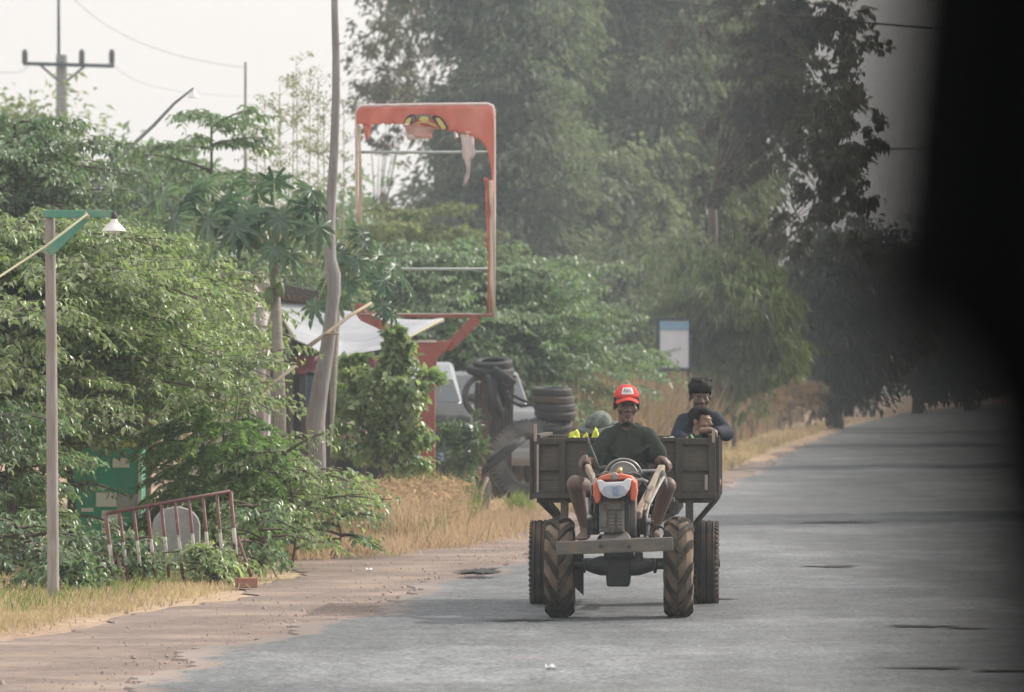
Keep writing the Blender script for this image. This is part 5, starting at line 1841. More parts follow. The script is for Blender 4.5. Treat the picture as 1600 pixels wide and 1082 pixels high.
# post with hanging tyres and inner tubes
RKY = 70.0
mb = MB(); q = P(757, 0, RKY); mb.bar((q.x, RKY, 0), P(757, 575, RKY), .09, .09, (0, 1, 0)); mb.bar(P(740, 592, RKY), P(806, 590, RKY), .05, .05)
tag(mb.build('rack_post', mat('rusty_post', (.16, .10, .085), (.10, .07, .06), scale=9, rough=.85), bevel=.006), 'rusty brown post with a crossbar that carries the hanging tyres', 'post')
c = P(766, 579, RKY - .1); tyre('motorcycle_tyre', c, (.05, -.16, 1), .235, .05, 'tyre lying flat on top of the rusty brown post', 1.0)
c = P(770, 568, RKY - .1); tyre('motorcycle_tyre', c, (-.03, -.2, 1), .19, .045, 'smaller tyre lying topmost on the rusty brown post', 1.0)
c = P(757, 620, RKY - .2); tyre('motorcycle_tyre', c, (.35, -1, .1), .245, .032, 'slim tyre hanging upright on the rusty post, its ring facing the road', 1.3, m=mat('grey_tyre', (.10, .098, .095), (.06, .058, .056), scale=8, rough=.8))
def tube_loop(pts, r, lab):
    mb = MB(); mb.tube([P(x, y, Yv) for x, y, Yv in pts], r, 10, closed=True)
    tag(mb.build('inner_tube', m_rubber, smooth=True), lab, 'inner tube', None)
tube_loop([(768, 585, 69.7), (780, 587, 69.6), (788, 610, 69.6), (795, 634, 69.6), (789, 633, 69.7), (779, 612, 69.7), (772, 595, 69.7)], .05, 'folded black inner tube hanging slantwise from the rusty post')
tube_loop([(775, 578, 69.6), (792, 590, 69.5), (803, 598, 69.5), (795, 603, 69.5), (782, 598, 69.6)], .05, 'short black inner tube draped near the top of the rusty post')
tube_loop([(763, 590, 69.6), (768, 600, 69.5), (768, 640, 69.5), (775, 656, 69.5), (783, 648, 69.5), (775, 625, 69.5), (772, 595, 69.6)], .045, 'long black inner tube hanging straight down the rusty post')
tube_loop([(790, 612, 69.4), (805, 620, 69.4), (822, 628, 69.4), (829, 633, 69.4), (815, 635, 69.4), (798, 628, 69.4)], .022, 'thin black inner tube looping across the silver car')
for k, (pts, lab) in enumerate((([(748, 742, 69.5), (775, 722, 69.6), (800, 700, 69.7), (818, 686, 69.8)], 'thick dark hose-like tube leaning towards the stack, lower one'),
                                ([(764, 724, 69.9), (790, 704, 70), (806, 690, 70.1)], 'thick dark hose-like tube leaning towards the stack, upper one'))):
    mb = MB(); mb.tube([P(*p) for p in pts], .042, 12)
    tag(mb.build('rubber_roll', m_rubber, smooth=True), lab, 'rubber tube')
mb = MB(); q = P(716, 778, 68); zt_ = P(0, 752, 68).z
mb.lathe((q.x, 68, 0), (0, 0, 1), [(0, .001), (0, .14), (zt_, .17), (zt_, .155), (.03, .13), (.03, .001)], 22)
tag(mb.build('bucket', m_bluep, smooth=True, auto=40), 'dark blue plastic bucket on the ground beside the truck tyre', 'bucket')
mb = MB(); q = P(748, 785, 67); zt_ = P(0, 752, 67).z
mb.lathe((q.x, 67, 0), (0, 0, 1), [(0, .001), (0, .12), (zt_, .14), (zt_, .13), (.03, .10), (.03, .001)], 22)
bk_ = mb.build('basin', m_blk, smooth=True, auto=40); tag(bk_, 'black rubber basin between two pale bent sticks by the truck tyre', 'basin')
for (a, b_, c_, lab) in (((738, 745), (741, 762), (737, 790), 'pale bent stick on the blue bucket side of the black basin'), ((762, 746), (754, 765), (750, 790), 'pale bent stick between the black basin and truck tyre')):
    mb = MB(); mb.tube([P(*a, 66.6), P(*b_, 66.6), P(*c_, 66.6)], .02, 8); tag(mb.build('bent_stick', m_pale, smooth=True), lab, 'stick')
panel_ = MB(); a, b_ = P(724, 742, 69), P(752, 731, 69)
panel_.hexa([(a.x, 69, a.z), (b_.x, 69, a.z), (b_.x, 69.3, a.z), (a.x, 69.3, a.z)], [(a.x, 69, b_.z), (b_.x, 69, b_.z), (b_.x, 69.3, b_.z), (a.x, 69.3, b_.z)])
for x in (a.x + .02, b_.x - .02): panel_.bar((x, 69.15, 0), (x, 69.15, a.z), .03, .2, (0, 1, 0))
tag(panel_.build('stool', mat('brown_stool', (.3, .2, .15), (.2, .14, .1), scale=8, rough=.8), bevel=.006), 'small brown wooden stool behind the blue bucket', 'stool')

# ------------------------------------------------------------------ parked cars
m_glass = mat('windscreen', (.04, .05, .055), (.03, .035, .04), scale=2, rough=.06, spec=1.0)
m_silver = mat('silver_paint', (.24, .25, .265), (.2, .21, .22), scale=3, rough=.35, metal=.3, spec=.5, dirt=(.24, .23, .22), dirt_scale=2)
m_darkcar = mat('dark_green_paint', (.028, .034, .034), (.02, .024, .024), scale=3, rough=.6, spec=.2, dirt=(.09, .085, .075), dirt_scale=2)
m_chrome = mat('chrome', (.6, .6, .6), rough=.15, metal=1.)
def car(name, lab, px, Y, W, hz, body_m, wind, rz, bonnet=.95, sill=.28, L=4.2, stripm=None, roof_m=None):
    """front towards the viewer. hz: roof height; wind: windscreen foot and top heights"""
    q = P(px, 0, Y)
    t_ = thing(name, lab, 'car', (q.x, Y, 0), rz)
    h = W / 2
    def ring(y, z0, z1, w0, w1, r=.12):
        return [(-w0, y, z0), (w0, y, z0), (w0 * 1.0, y, z0 + (z1 - z0) * .55), (w1, y, z1 - r * .3), (w1 - r, y, z1), (-w1 + r, y, z1), (-w1, y, z1 - r * .3), (-w0, y, z0 + (z1 - z0) * .55)]
    def loft(rs, m, nm, par=t_, **k):
        mb = MB(); n = len(rs[0]); vs = [p for r in rs for p in r]
        fs = [(i * n + j, i * n + (j + 1) % n, (i + 1) * n + (j + 1) % n, (i + 1) * n + j) for i in range(len(rs) - 1) for j in range(n)] + [tuple(range(n))[::-1], tuple((len(rs) - 1) * n + j for j in range(n))]
        mb.add(vs, fs); return mb.build(nm, m, par, local=True, **k)
    bd = loft([ring(0, sill + .05, bonnet - .18, h * .86, h * .82), ring(.08, sill, bonnet - .06, h * .95, h * .90), ring(.5, sill, bonnet, h, h * .94), ring(1.15, sill, wind[0], h, h * .95), ring(L - .9, sill, wind[0] + .05, h, h * .95), ring(L - .1, sill, wind[0], h * .96, h * .9), ring(L, sill + .1, wind[0] - .2, h * .9, h * .84)], body_m, 'body', smooth=True, bevel=.02)
    loft([[(-h * .86, 1.05, wind[0] - .02), (h * .86, 1.05, wind[0] - .02), (h * .74, 1.75, hz), (-h * .74, 1.75, hz)], [(-h * .88, L - .7, wind[0] - .02), (h * .88, L - .7, wind[0] - .02), (h * .74, L - 1.1, hz), (-h * .74, L - 1.1, hz)]], roof_m or body_m, 'cabin', bevel=.06)
    mb = MB()
    lo_, hi_ = wind[0] + .02, wind[1]
    def wp(x, z):
        s = (z - wind[0] + .02) / (hz - wind[0] + .02)
        return Vector((x, 1.05 + .70 * s - .018, z))
    mb.add([wp(-h * .80, lo_), wp(h * .80, lo_), wp(h * .70, hi_), wp(-h * .70, hi_)], [(0, 1, 2, 3)])
    mb.build('windscreen', m_glass, t_, local=True)
    for s in (-1, 1):
        mb = MB(); mb.ell((s * h * .68, .035, bonnet - .25), (.17, .07, .085)); hd = mb.build('headlight', m_chrome, t_, local=True, smooth=True)
        mb = MB(); mb.ell((s * h * .72, -.012, bonnet - .25), (.07, .035, .06)); mb.build('lamp', m_white, hd, local=True, smooth=True)
        mb = MB(); mb.ell((s * (h + .07), 1.25, wind[0] + .08), (.10, .06, .07)); mb.build('wing_mirror', body_m, t_, local=True, smooth=True)
        for y in (.8, L - .8):
            mb = MB(); mb.lathe((s * (h - .09), y, .31), (1, 0, 0), [(-.09, .001), (-.09, .2), (-.09, .28), (-.06, .31), (.06, .31), (.09, .28), (.09, .2), (.09, .001)], 26)
            mb.build('wheel', m_rub, t_, local=True, smooth=True, auto=40)
        mb = MB(); mb.add([(s * (h * .875), 1.35, wind[0] + .02), (s * (h * .885), L - 1.0, wind[0] + .02), (s * h * .765, L - 1.25, hz - .06), (s * h * .765, 1.85, hz - .06)], [(0, 1, 2, 3)])
        o = mb.build('side_window', m_glass, t_, local=True); o.location.x += s * .004
    mb = MB(); mb.box((0, -.002, bonnet - .27), (h * .78, .05, .13))
    for k in range(4): mb.box((0, -.03, bonnet - .315 + k * .03), (h * .74, .02, .008))
    mb.build('grille', m_blk, t_, local=True, bevel=.004)
    mb = MB(); mb.box((0, .0, sill + .16), (W * .96, .18, .2)); mb.build('bumper', stripm or body_m, t_, local=True, bevel=.05)
    mb = MB(); mb.box((0, -.096, sill + .17), (.42, .014, .11)); mb.build('number_plate', mat('blue_plate', (.25, .32, .52), (.2, .26, .44), scale=4), t_, local=True)
    return t_
car('parked_car', 'silver car parked facing the road behind the hanging tyres', 776, 83, 1.4, 1.62, m_silver, (1.14, 1.56), .12, bonnet=1.12)
car('parked_car', 'dark car with a pale roof behind the billboard post', 668, 79.5, 1.36, 1.74, m_darkcar, (1.17, 1.5), .1, bonnet=1.08, roof_m=mat('pale_roof_paint', (.36, .39, .41), (.28, .3, .32), scale=3, rough=.35))
# ------------------------------------------------------------------ fuel stall, teal awning, red stump beside the trees
FYY = 92
m_tealc = mat('teal_tarp', (.06, .36, .27), (.05, .28, .21), scale=5, rough=.6, bump=.2)
m_yelw = mat('yellow_wood', (.50, .38, .16), (.38, .29, .12), scale=8, stretch=(1, 1, 4), rough=.75)
st = thing('fuel_stall', 'small yellow wooden stall with shelves of bottles behind the camouflage hat', 'stall', (P(922, 750, FYY).x, FYY, 0))
x0, x1 = P(898, 0, FYY).x, P(945, 0, FYY).x
for x in (x0, x1):
    for y in (FYY, FYY + .4):
        mb = MB(); mb.bar((x, y, 0), (x, y, P(0, 590, FYY).z), .045, .045, (0, 1, 0)); mb.build('leg', m_yelw, st)
for py in (603, 624, 660):
    z = P(0, py, FYY).z; mb = MB(); mb.box(((x0 + x1) / 2, FYY + .2, z), (x1 - x0 + .06, .46, .05)); mb.build('shelf', m_yelw, st, bevel=.005)
btl = []
for i, (px, col) in enumerate(((903, (.3, .06, .05)), (911, (.42, .34, .1)), (920, (.10, .26, .12)), (929, (.36, .09, .06)), (937, (.12, .14, .16)))):
    z0 = P(0, 660, FYY).z + .025; q = P(px, 0, FYY)
    mb = MB(); mb.lathe((q.x, FYY + .12, z0), (0, 0, 1), [(0, .001), (0, .04), (.15, .042), (.2, .02), (.25, .016), (.26, .001)], 12)
    o = mb.build('bottle', mat('bottle_%d' % i, col, rough=.2, spec=.6), smooth=True, auto=40)
    tag(o, ['dark red bottle at the left end of the stall shelf', 'amber bottle second on the stall shelf', 'green bottle in the middle of the stall shelf', 'reddish bottle fourth on the stall shelf', 'grey bottle at the right end of the stall shelf'][i], 'bottle', 'bottles on the yellow stall')
aw = thing('awning', 'teal green plastic sheet under the big tree behind the tyre stack', 'awning', (P(860, 750, 93).x, 93, 0))
mb = MB()
mb.grid(lambda u, v: P(818 + 84 * u, 560 - 10 * math.sin(3 * u) + 17 * v + 3 * math.sin(9 * u), 94.5 - 1.6 * v + .06 * math.sin(12 * u)), 24, 6)
mb.build('sheet', m_tealc, aw, smooth=True, solid=.006)
for px in (822, 898):
    mb = MB(); q = P(px, 0, 93); mb.tube([(q.x, 93, 0), P(px, 572, 93)], .03, 8); mb.build('pole', m_wood2, aw, smooth=True)
mb = MB()
q = P(848, 0, 90); mb.tube([(q.x, 90, 0), P(846, 640, 90), P(842, 604, 90), P(846, 580, 90)], [.10, .10, .095, .07], 10); mb.tube([P(843, 604, 90), P(856, 588, 90)], [.06, .04], 8); mb.tube([P(842, 600, 90), P(834, 574, 90)], [.05, .03], 8)
tag(mb.build('tree_stump', mat('reddish_bark', (.42, .2, .13), (.3, .14, .1), scale=9, rough=.85, bump=.4), smooth=True), 'reddish forked stump just above the stack of tyres', 'stump')

# ------------------------------------------------------------------ small white sign board, far umbrella
SGY = 112
sg = thing('sign_board', 'white notice board with a blue top stripe and dark frame before the trees', 'sign', (P(1053, 720, SGY).x, SGY, 0))
panel(sg, 1029, 501, 1079, 577, SGY, .05, 'board', mat('pale_board', (.66, .68, .72), (.57, .59, .63), scale=3, rough=.5))
panel(sg, 1031, 503, 1077, 516, SGY - .014, .012, 'blue_stripe', mat('sky_blue', (.22, .38, .52), (.18, .31, .44), scale=4, rough=.5))
m_frm = mat('blue_black_frame', (.035, .05, .075), (.025, .035, .05), scale=5, rough=.6)
for r in ((1025, 496, 1031, 581), (1076.5, 498, 1080.5, 580), (1031, 497, 1076.5, 501.5), (1031, 575, 1076.5, 581)):
    panel(sg, *r, SGY - .02, .07, 'frame', m_frm)
mk = MB()
for k, (x, y) in enumerate(((1044, 547), (1049, 549), (1054, 545), (1060, 546))):
    mk.bar(P(x, y, SGY - .016), P(x + 4, y + 3 * (-1) ** k, SGY - .016), .015, .02)
mk.build('mark', mat('faint_ink', (.4, .4, .43)), sg)
for px in (1031, 1076):
    mb = MB(); q = P(px, 0, SGY + .08); mb.bar((q.x, q.y, 0), (q.x, q.y, P(0, 578, SGY).z), .06, .06, (0, 1, 0)); mb.build('leg', m_frm, sg)
UY = 235
um = thing('parasol', 'tilted green and pink market parasol far down the road edge', 'parasol', (P(1284, 656, UY).x, UY, 0))
tip = P(1288, 597, UY); axu = Vector((.33, -.15, 1)).normalized()
cols = [mat('parasol_green', (.12, .34, .2), rough=.7), mat('parasol_pale', (.5, .5, .32), rough=.7), mat('parasol_pink', (.42, .17, .17), rough=.7)]
mb = MB()
s_, d_, u_ = frame_of(axu)
nr = 12
for k in range(nr):
    mb.cur = k % 3
    a0, a1 = 6.2832 * k / nr, 6.2832 * (k + 1) / nr
    pr_ = [(0.0, .0), (.05, .25), (.17, .46), (.33, .6)]
    for i in range(3):
        qd = []
        for (dd, rr_), aa in ((pr_[i], a0), (pr_[i], a1), (pr_[i + 1], a1), (pr_[i + 1], a0)):
            qd.append(tip - axu * dd + (s_ * math.cos(aa) + u_ * math.sin(aa)) * rr_)
        mb.add(qd, [(0, 1, 2, 3)])
mb.build('canopy', cols, um, solid=.008)
mb = MB(); mb.tube([tip, tip - axu * .5, P(1282, 656, UY)], .02, 8); mb.build('pole', m_steel, um, smooth=True)
vc = thing('vendor_cart', 'dark covered vendor cart with pale goods under the far parasol', 'cart', (P(1287, 656, UY - .4).x, UY - .4, 0))
panel(vc, 1280, 622, 1293, 652, UY - .6, .5, 'body', m_navy, bevel=.02)
panel(vc, 1271, 645, 1279.5, 656, UY - .8, .3, 'box', mat('maroon', (.16, .05, .06)), bevel=.02); panel(vc, 1273, 634, 1278, 645, UY - .8, .25, 'sack', m_kw, bevel=.03)
for px in (1281, 1292):
    mb = MB(); mb.disc_cyl((P(px, 0, UY - .4).x, UY - .4, .12), (1, 0, 0), .12, .05, 16); mb.build('wheel', m_rub, vc, smooth=True, auto=40)
panel(vc, 1283.5, 648, 1286.5, 653, UY - .63, .03, 'label_plate', m_kw)

# ------------------------------------------------------------------ utility poles, second lamp, wires
UPY = 150
m_conc = mat('concrete_pole', (.26, .27, .28), (.19, .2, .21), scale=6, rough=.85)
up_ = thing('utility_pole', 'concrete power pole with a steel crossarm and three black insulators above the trees', 'utility pole', (P(97, 735, UPY).x, UPY, 0))
mb = MB(); q = P(97, 0, UPY); mb.tube([(q.x, UPY, 0), P(96, 86, UPY)], [.2, .14], 12); mb.build('pole', m_conc, up_, smooth=True, auto=40)
mb = MB(); mb.tube([P(91.5, 90, UPY), P(91, -60, UPY)], [.04, .03], 8); mb.build('mast', m_blk, up_, smooth=True)
mb = MB(); mb.bar(P(36, 99.5, UPY - .2), P(178, 103.5, UPY - .2), .1, .09); mb.build('crossarm', m_frm, up_)
for pts in ([(63, 102), (88, 124)], [(132, 104), (105, 126)]):
    mb = MB(); mb.bar(P(*pts[0], UPY - .2), P(*pts[1], UPY - .2), .06, .06); mb.build('brace', m_frm, up_)
for px in (38.5, 127.5, 174.5):
    mb = MB()
    b_ = P(px, 100, UPY - .2)
    pr_ = [(0, .001), (0, .05)]
    for k in range(5): pr_ += [(.04 + k * .06, .085), (.07 + k * .06, .06)]
    pr_ += [(.36, .05), (.38, .001)]
    mb.lathe(b_, (0, 0, 1), pr_, 12); mb.build('insulator', m_blk, up_, smooth=True)
mb = MB()
mb.tube([P(383, 860, 75), P(383.5, 300, 75), P(383.5, 97, 75)], [.03, .025, .018], 8)
tag(mb.build('pole', m_post, smooth=True), 'thin grey pole rising out of the lacy trees', 'pole')
l2 = thing('street_lamp', 'lamp on a long slanting pole reaching out of the background trees', 'street lamp', (P(120, 790, 63).x, 63, 0))
mb = MB(); mb.tube([(P(120, 0, 63).x, 63, 0), P(150, 300, 63), P(180, 252, 63), P(240, 196, 63), P(272, 162, 63), P(302, 138, 63)], [.03, .024, .021, .019, .016, .012], 8)
mb.build('pole', m_conc, l2, smooth=True)
mb = MB(); c = P(302, 141, 63); mb.lathe(c, (0, 0, -1), [(0, .015), (.02, .022), (.05, .05), (.08, .07), (.075, .066), (.04, .036)], 22)
mb.build('lamp_shade', MATS['white_enamel'], l2, smooth=True, auto=50)
def wire(pts, r, lab, m=m_blk):
    q = [P(*p) for p in pts]
    mb = MB()
    out = []
    n = 24
    for i in range(n + 1):
        t_ = i / n; s = (1 - t_) ** 2 * q[0] + 2 * t_ * (1 - t_) * q[1] + t_ * t_ * q[2]
        out.append(s)
    mb.tube(out, r, 5)
    tag(mb.build('power_wire', m, smooth=True), lab, 'wire')
wire([(1000, -4, 95), (1240, 30, 95), (1600, 55, 95)], .016, 'black wire crossing in front of the tall tree tops')
wire([(1206, -40, 110), (1205, 0, 110), (1204, 22, 110)], .018, 'short upright black cable end hanging at the tree top')
wire([(1330, 233, 120), (1420, 234, 120), (1600, 230, 120)], .016, 'lower thin wire beside the dark foliage by the road')
m_wire = mat('grey_wire', (.34, .34, .35))
wire([(108, -10, 150), (190, 85, 150), (385, 106, 150)], .007, 'thin wire sloping from the pole top through the pale sky', m_wire)
wire([(38, 92, 150), (60, 125, 150), (-40, 108, 150)], .007, 'thin wire leaving the outer insulator of the power pole', m_wire)
wire([(174, 92, 150), (190, 150, 150), (390, 150, 190)], .007, 'thin wire dropping from the inner insulator towards the lacy trees', m_wire)

# ------------------------------------------------------------------ the viewer's own vehicle: window pillar and wing mirror, close and out of focus
m_trim = mat('matt_black_trim', (.0022, .0028, .0032), (.003, .0036, .004), scale=30, rough=.9, spec=.02)
vd = thing('vehicle_door', 'dark blurred car window pillar and wing mirror close beside the viewer', 'vehicle door', (.1, .9, .3))
mb = MB()
def pillar(pts, Y, depth, nm, rr=.006):
    mb = MB()
    mb.prism([P(x, y, Y) for x, y in pts], (0, depth, 0))
    return mb.build(nm, m_trim, vd, bevel=rr)
pillar([(1340, -2600), (2400, -2600), (2400, 3600), (1600, 3600), (1490, 1100), (1425, 850), (1395, 640)], .50, .03, 'window_pillar', .004)
pillar([(1345, -480), (1600, -560), (2700, -560), (2800, -300), (2760, 560), (2600, 640), (1480, 640), (1330, 635), (1272, 595), (1262, 470), (1285, 240)], .46, .07, 'wing_mirror', .004)
mb = MB(); mb.bar(P(2000, 300, .50), P(2000, 340, .58), .02, .03)
mb.build('mirror_arm', m_trim, vd, bevel=.003)
# ------------------------------------------------------------------ trees and shrubs
m_bark = mat('grey_brown_bark', (.17, .14, .115), (.09, .075, .06), scale=8, stretch=(3, 3, .7), rough=.9, bump=.4)
m_twig = mat('brown_twig', (.13, .10, .075), (.08, .06, .045), scale=8, rough=.9)
LF_BRIGHT = leafmat('leaf_light', [(0.159, 0.225, 0.119), (0.260, 0.326, 0.175), (0.387, 0.431, 0.253), (0.211, 0.296, 0.160)], rough=.36, trans=.36, var=1.4, spec=.6)
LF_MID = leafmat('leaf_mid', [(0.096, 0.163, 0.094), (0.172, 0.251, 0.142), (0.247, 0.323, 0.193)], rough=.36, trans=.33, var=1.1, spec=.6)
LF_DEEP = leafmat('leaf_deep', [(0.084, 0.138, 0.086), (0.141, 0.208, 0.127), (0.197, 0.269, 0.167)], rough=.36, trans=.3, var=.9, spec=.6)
LF_YEL = leafmat('leaf_yellow_green', [(0.132, 0.173, 0.082), (0.207, 0.233, 0.115), (0.257, 0.259, 0.140)], rough=.5, trans=.42, var=.9)
LF_PALE = leafmat('leaf_pale', [(.16, .18, .10), (.22, .23, .14), (.26, .25, .16)], rough=.6, trans=.4, var=1.)
LF_PAPAYA = leafmat('leaf_papaya', [(0.077, 0.139, 0.096), (0.131, 0.209, 0.144), (0.167, 0.240, 0.165)], rough=.38, trans=.3, var=2.5, spec=.5)
LF_FERN = leafmat('leaf_ferny', [(0.120, 0.205, 0.085), (0.187, 0.286, 0.127), (0.266, 0.353, 0.169)], rough=.5, trans=.45, var=1.5)
LF_FOREST = leafmat('leaf_forest', [(0.121, 0.149, 0.101), (0.193, 0.228, 0.152), (0.256, 0.279, 0.194), (0.211, 0.205, 0.167)], rough=.5, trans=.32, var=.45, vlo=.55, vhi=1.35)  # far leaves lifted and greyed, distance haze painted into the colour
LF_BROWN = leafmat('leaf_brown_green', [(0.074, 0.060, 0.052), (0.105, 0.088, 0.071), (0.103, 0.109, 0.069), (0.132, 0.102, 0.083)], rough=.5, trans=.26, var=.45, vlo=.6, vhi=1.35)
LF_HAZY = leafmat('leaf_hazy', [(0.135, 0.166, 0.125), (0.177, 0.216, 0.157), (0.153, 0.152, 0.136), (0.186, 0.221, 0.163)], rough=.6, trans=.33, var=.45, vlo=.65, vhi=1.25)  # paler, greyer leaf with the haze put into its colour
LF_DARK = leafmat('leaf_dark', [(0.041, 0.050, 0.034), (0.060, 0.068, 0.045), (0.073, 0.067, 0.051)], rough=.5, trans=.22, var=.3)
LF_VINE = leafmat('leaf_vine', [(0.120, 0.153, 0.090), (0.177, 0.207, 0.120), (0.218, 0.241, 0.147)], rough=.5, trans=.42, var=.5, vlo=.5, vhi=1.3)
LF_DRY = leafmat('leaf_dry', [(0.286, 0.209, 0.132), (0.374, 0.286, 0.187), (0.242, 0.187, 0.132)], rough=.8, trans=.3, tcol=(1.2, 1.1, .9), var=.8)
GR_DRY = leafmat('grass_dry', [(.46, .34, .25), (.56, .43, .32), (.38, .29, .21), (.50, .41, .30)], rough=.8, trans=.35, tcol=(1.2, 1.1, .9), var=.8, vlo=.75, vhi=1.15)
GR_GOLD = leafmat('grass_gold', [(.45, .36, .26), (.53, .44, .33), (.37, .32, .22), (.43, .33, .24)], rough=.8, trans=.35, tcol=(1.2, 1.15, .8), var=.9, vlo=.75, vhi=1.15)
GR_GREEN = leafmat('grass_green', [(.11, .16, .05), (.18, .22, .08), (.24, .25, .10)], rough=.6, trans=.4, var=2)
GR_FAR = leafmat('grass_far', [(.28, .2, .125), (.36, .26, .17), (.25, .195, .13), (.22, .19, .11)], rough=.85, trans=.3, tcol=(1.2, 1.1, .9), var=.35, vlo=.6, vhi=1.15)


def X(px, Y): return (px - 800) / F * Y
def Z(py, Y): return H + (600 - py) / F * Y


# near left: broad tree of layered sprays
LAY = dict(sec=.44, nsec=8, droop=.34, jit=.4, wl=.46)
spray_tree('cherry_tree', 'broad bright tree of layered sprays behind the short lamp post', (X(20, 46.8), 46.8), 2.9,
           [(.45, 7, .55, .2), (.75, 8, .65, .2), (1.02, 11, .95, .2), (1.28, 14, 1.75, .2), (1.54, 15, 2.3, .2), (1.8, 16, 2.45, .2), (2.06, 16, 2.25, .22), (2.3, 15, 1.95, .22), (2.52, 14, 1.6, .24), (2.7, 12, 1.2, .26)],
           LF_BRIGHT, m_twig, 21, leaf=.085, sp=.022, trunk_r=.06, **LAY)
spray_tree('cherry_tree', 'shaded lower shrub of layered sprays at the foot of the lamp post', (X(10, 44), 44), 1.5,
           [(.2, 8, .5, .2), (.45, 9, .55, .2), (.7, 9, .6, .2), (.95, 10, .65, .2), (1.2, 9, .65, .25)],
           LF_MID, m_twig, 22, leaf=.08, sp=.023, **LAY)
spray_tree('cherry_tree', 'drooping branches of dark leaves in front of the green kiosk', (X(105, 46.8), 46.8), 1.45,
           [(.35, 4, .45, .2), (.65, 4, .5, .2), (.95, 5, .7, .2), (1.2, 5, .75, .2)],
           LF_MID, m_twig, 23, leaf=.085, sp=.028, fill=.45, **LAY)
spray_tree('cherry_tree', 'tall darker layered tree behind, against the sky below the power pole', (X(30, 60), 60), 4.3,
           [(1.6, 9, 1.6, .2), (2.0, 11, 1.9, .2), (2.4, 12, 2.1, .2), (2.8, 12, 2.0, .2), (3.2, 12, 1.8, .22), (3.55, 11, 1.45, .24), (3.85, 9, 1.1, .26), (4.1, 7, .7, .3)],
           LF_DEEP, m_twig, 24, leaf=.105, sp=.028, trunk_r=.07, **LAY)
spray_tree('cherry_tree', 'lacy layered tree with sky between its branches, left of the papaya tops', (X(335, 72), 72), 4.9,
           [(2.0, 9, 2.0, .2), (2.45, 10, 2.0, .2), (2.9, 9, 1.8, .2), (3.4, 8, 1.6, .22), (3.9, 7, 1.35, .24), (4.35, 6, 1.1, .26), (4.75, 5, .7, .3)],
           LF_MID, m_twig, 25, leaf=.12, sp=.036, trunk_r=.05, fill=.8, **LAY)
spray_tree('cherry_tree', 'middle layered tree between the lamp bracket and the papaya', (X(225, 55), 55), 2.9,
           [(1.4, 10, 1.0, .2), (1.7, 11, 1.3, .2), (2.0, 12, 1.4, .2), (2.3, 11, 1.25, .22), (2.55, 10, .95, .24), (2.75, 8, .6, .28)],
           LF_BRIGHT, m_twig, 26, leaf=.095, sp=.026, trunk_r=.05, **LAY)
# big layered tree behind the billboard, long boughs sinking to the right
LAY2 = dict(sec=.34, nsec=11, droop=.24, jit=.22, wl=.48)
spray_tree('rain_tree', 'wide layered tree behind the billboard, its boughs sinking towards the white board', (X(700, 88), 88), 3.7,
           [(1.4, 14, 2.4, .04), (1.75, 20, 2.75, .06), (2.12, 22, 2.95, .08), (2.5, 22, 2.9, .1), (2.86, 19, 2.6, .12), (3.18, 15, 2.0, .16), (3.42, 10, 1.1, .22)],
           LF_MID, m_twig, 27, leaf=.12, sp=.032, trunk_r=.12, **LAY2)
spray_tree('rain_tree', 'yellowish tree seen through the upper part of the billboard frame', (X(640, 101), 101), 4.8,
           [(1.8, 8, 1.9, .15), (2.3, 11, 2.3, .15), (2.75, 12, 2.4, .16), (3.2, 12, 2.3, .18), (3.6, 11, 2.0, .2), (4.0, 10, 1.6, .22), (4.35, 8, 1.1, .26)],
           LF_YEL, m_twig, 28, leaf=.125, sp=.036, trunk_r=.1, **LAY2)
spray_tree('rain_tree', 'green tree between the billboard and the dark tall trees', (X(850, 106), 106), 4.1,
           [(1.5, 9, 1.8, .15), (1.95, 11, 2.1, .15), (2.4, 11, 2.1, .16), (2.85, 10, 1.9, .18), (3.25, 10, 1.6, .2), (3.6, 8, 1.2, .24)],
           LF_MID, m_twig, 29, leaf=.125, sp=.038, trunk_r=.1, **LAY2)
# weeds round the barrier and along the verge
for i, (px, Y, h, L, lab) in enumerate(((215, 42.5, .32, .34, 'low leafy shoot growing through the left half of the striped barrier'), (325, 41.9, .26, .34, 'low leafy shoot growing through the right half of the striped barrier'),
                                   (405, 43.8, .55, .5, 'knee-high layered shrub just past the right end of the striped barrier'), (455, 46, .95, .75, 'spreading young shrub whose leaf tiers reach over the dry grass'),
                                   (525, 49, .55, .55, 'outermost low shrub with leaf tiers in front of the dry grass'), (150, 42.5, .32, .3, 'dark weed at the foot of the barrier beside the lamp post'),
                                   (40, 41, .45, .5, 'dark weedy shrub left of the lamp post foot'), (110, 40.6, .25, .3, 'small weed just behind the lamp post foot'))):
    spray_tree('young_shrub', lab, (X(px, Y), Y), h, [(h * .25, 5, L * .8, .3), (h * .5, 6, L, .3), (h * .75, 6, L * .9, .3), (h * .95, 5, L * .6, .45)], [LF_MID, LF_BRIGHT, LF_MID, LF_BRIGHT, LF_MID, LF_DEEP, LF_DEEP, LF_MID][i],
               m_twig, 40 + i, leaf=.075, sp=.03, droop=.4, trunk_r=.012, fill=.62, nsec=7, cat='shrub')
spray_tree('young_shrub', 'tall loose shrub behind the dry grass beside the ferny shrub', (X(425, 50), 50), 1.05, [(.4, 5, .4, .3), (.7, 5, .42, .3), (.95, 5, .35, .35)], LF_BRIGHT, m_twig, 52, leaf=.08, sp=.032, droop=.45, trunk_r=.02, fill=.6, cat='shrub')

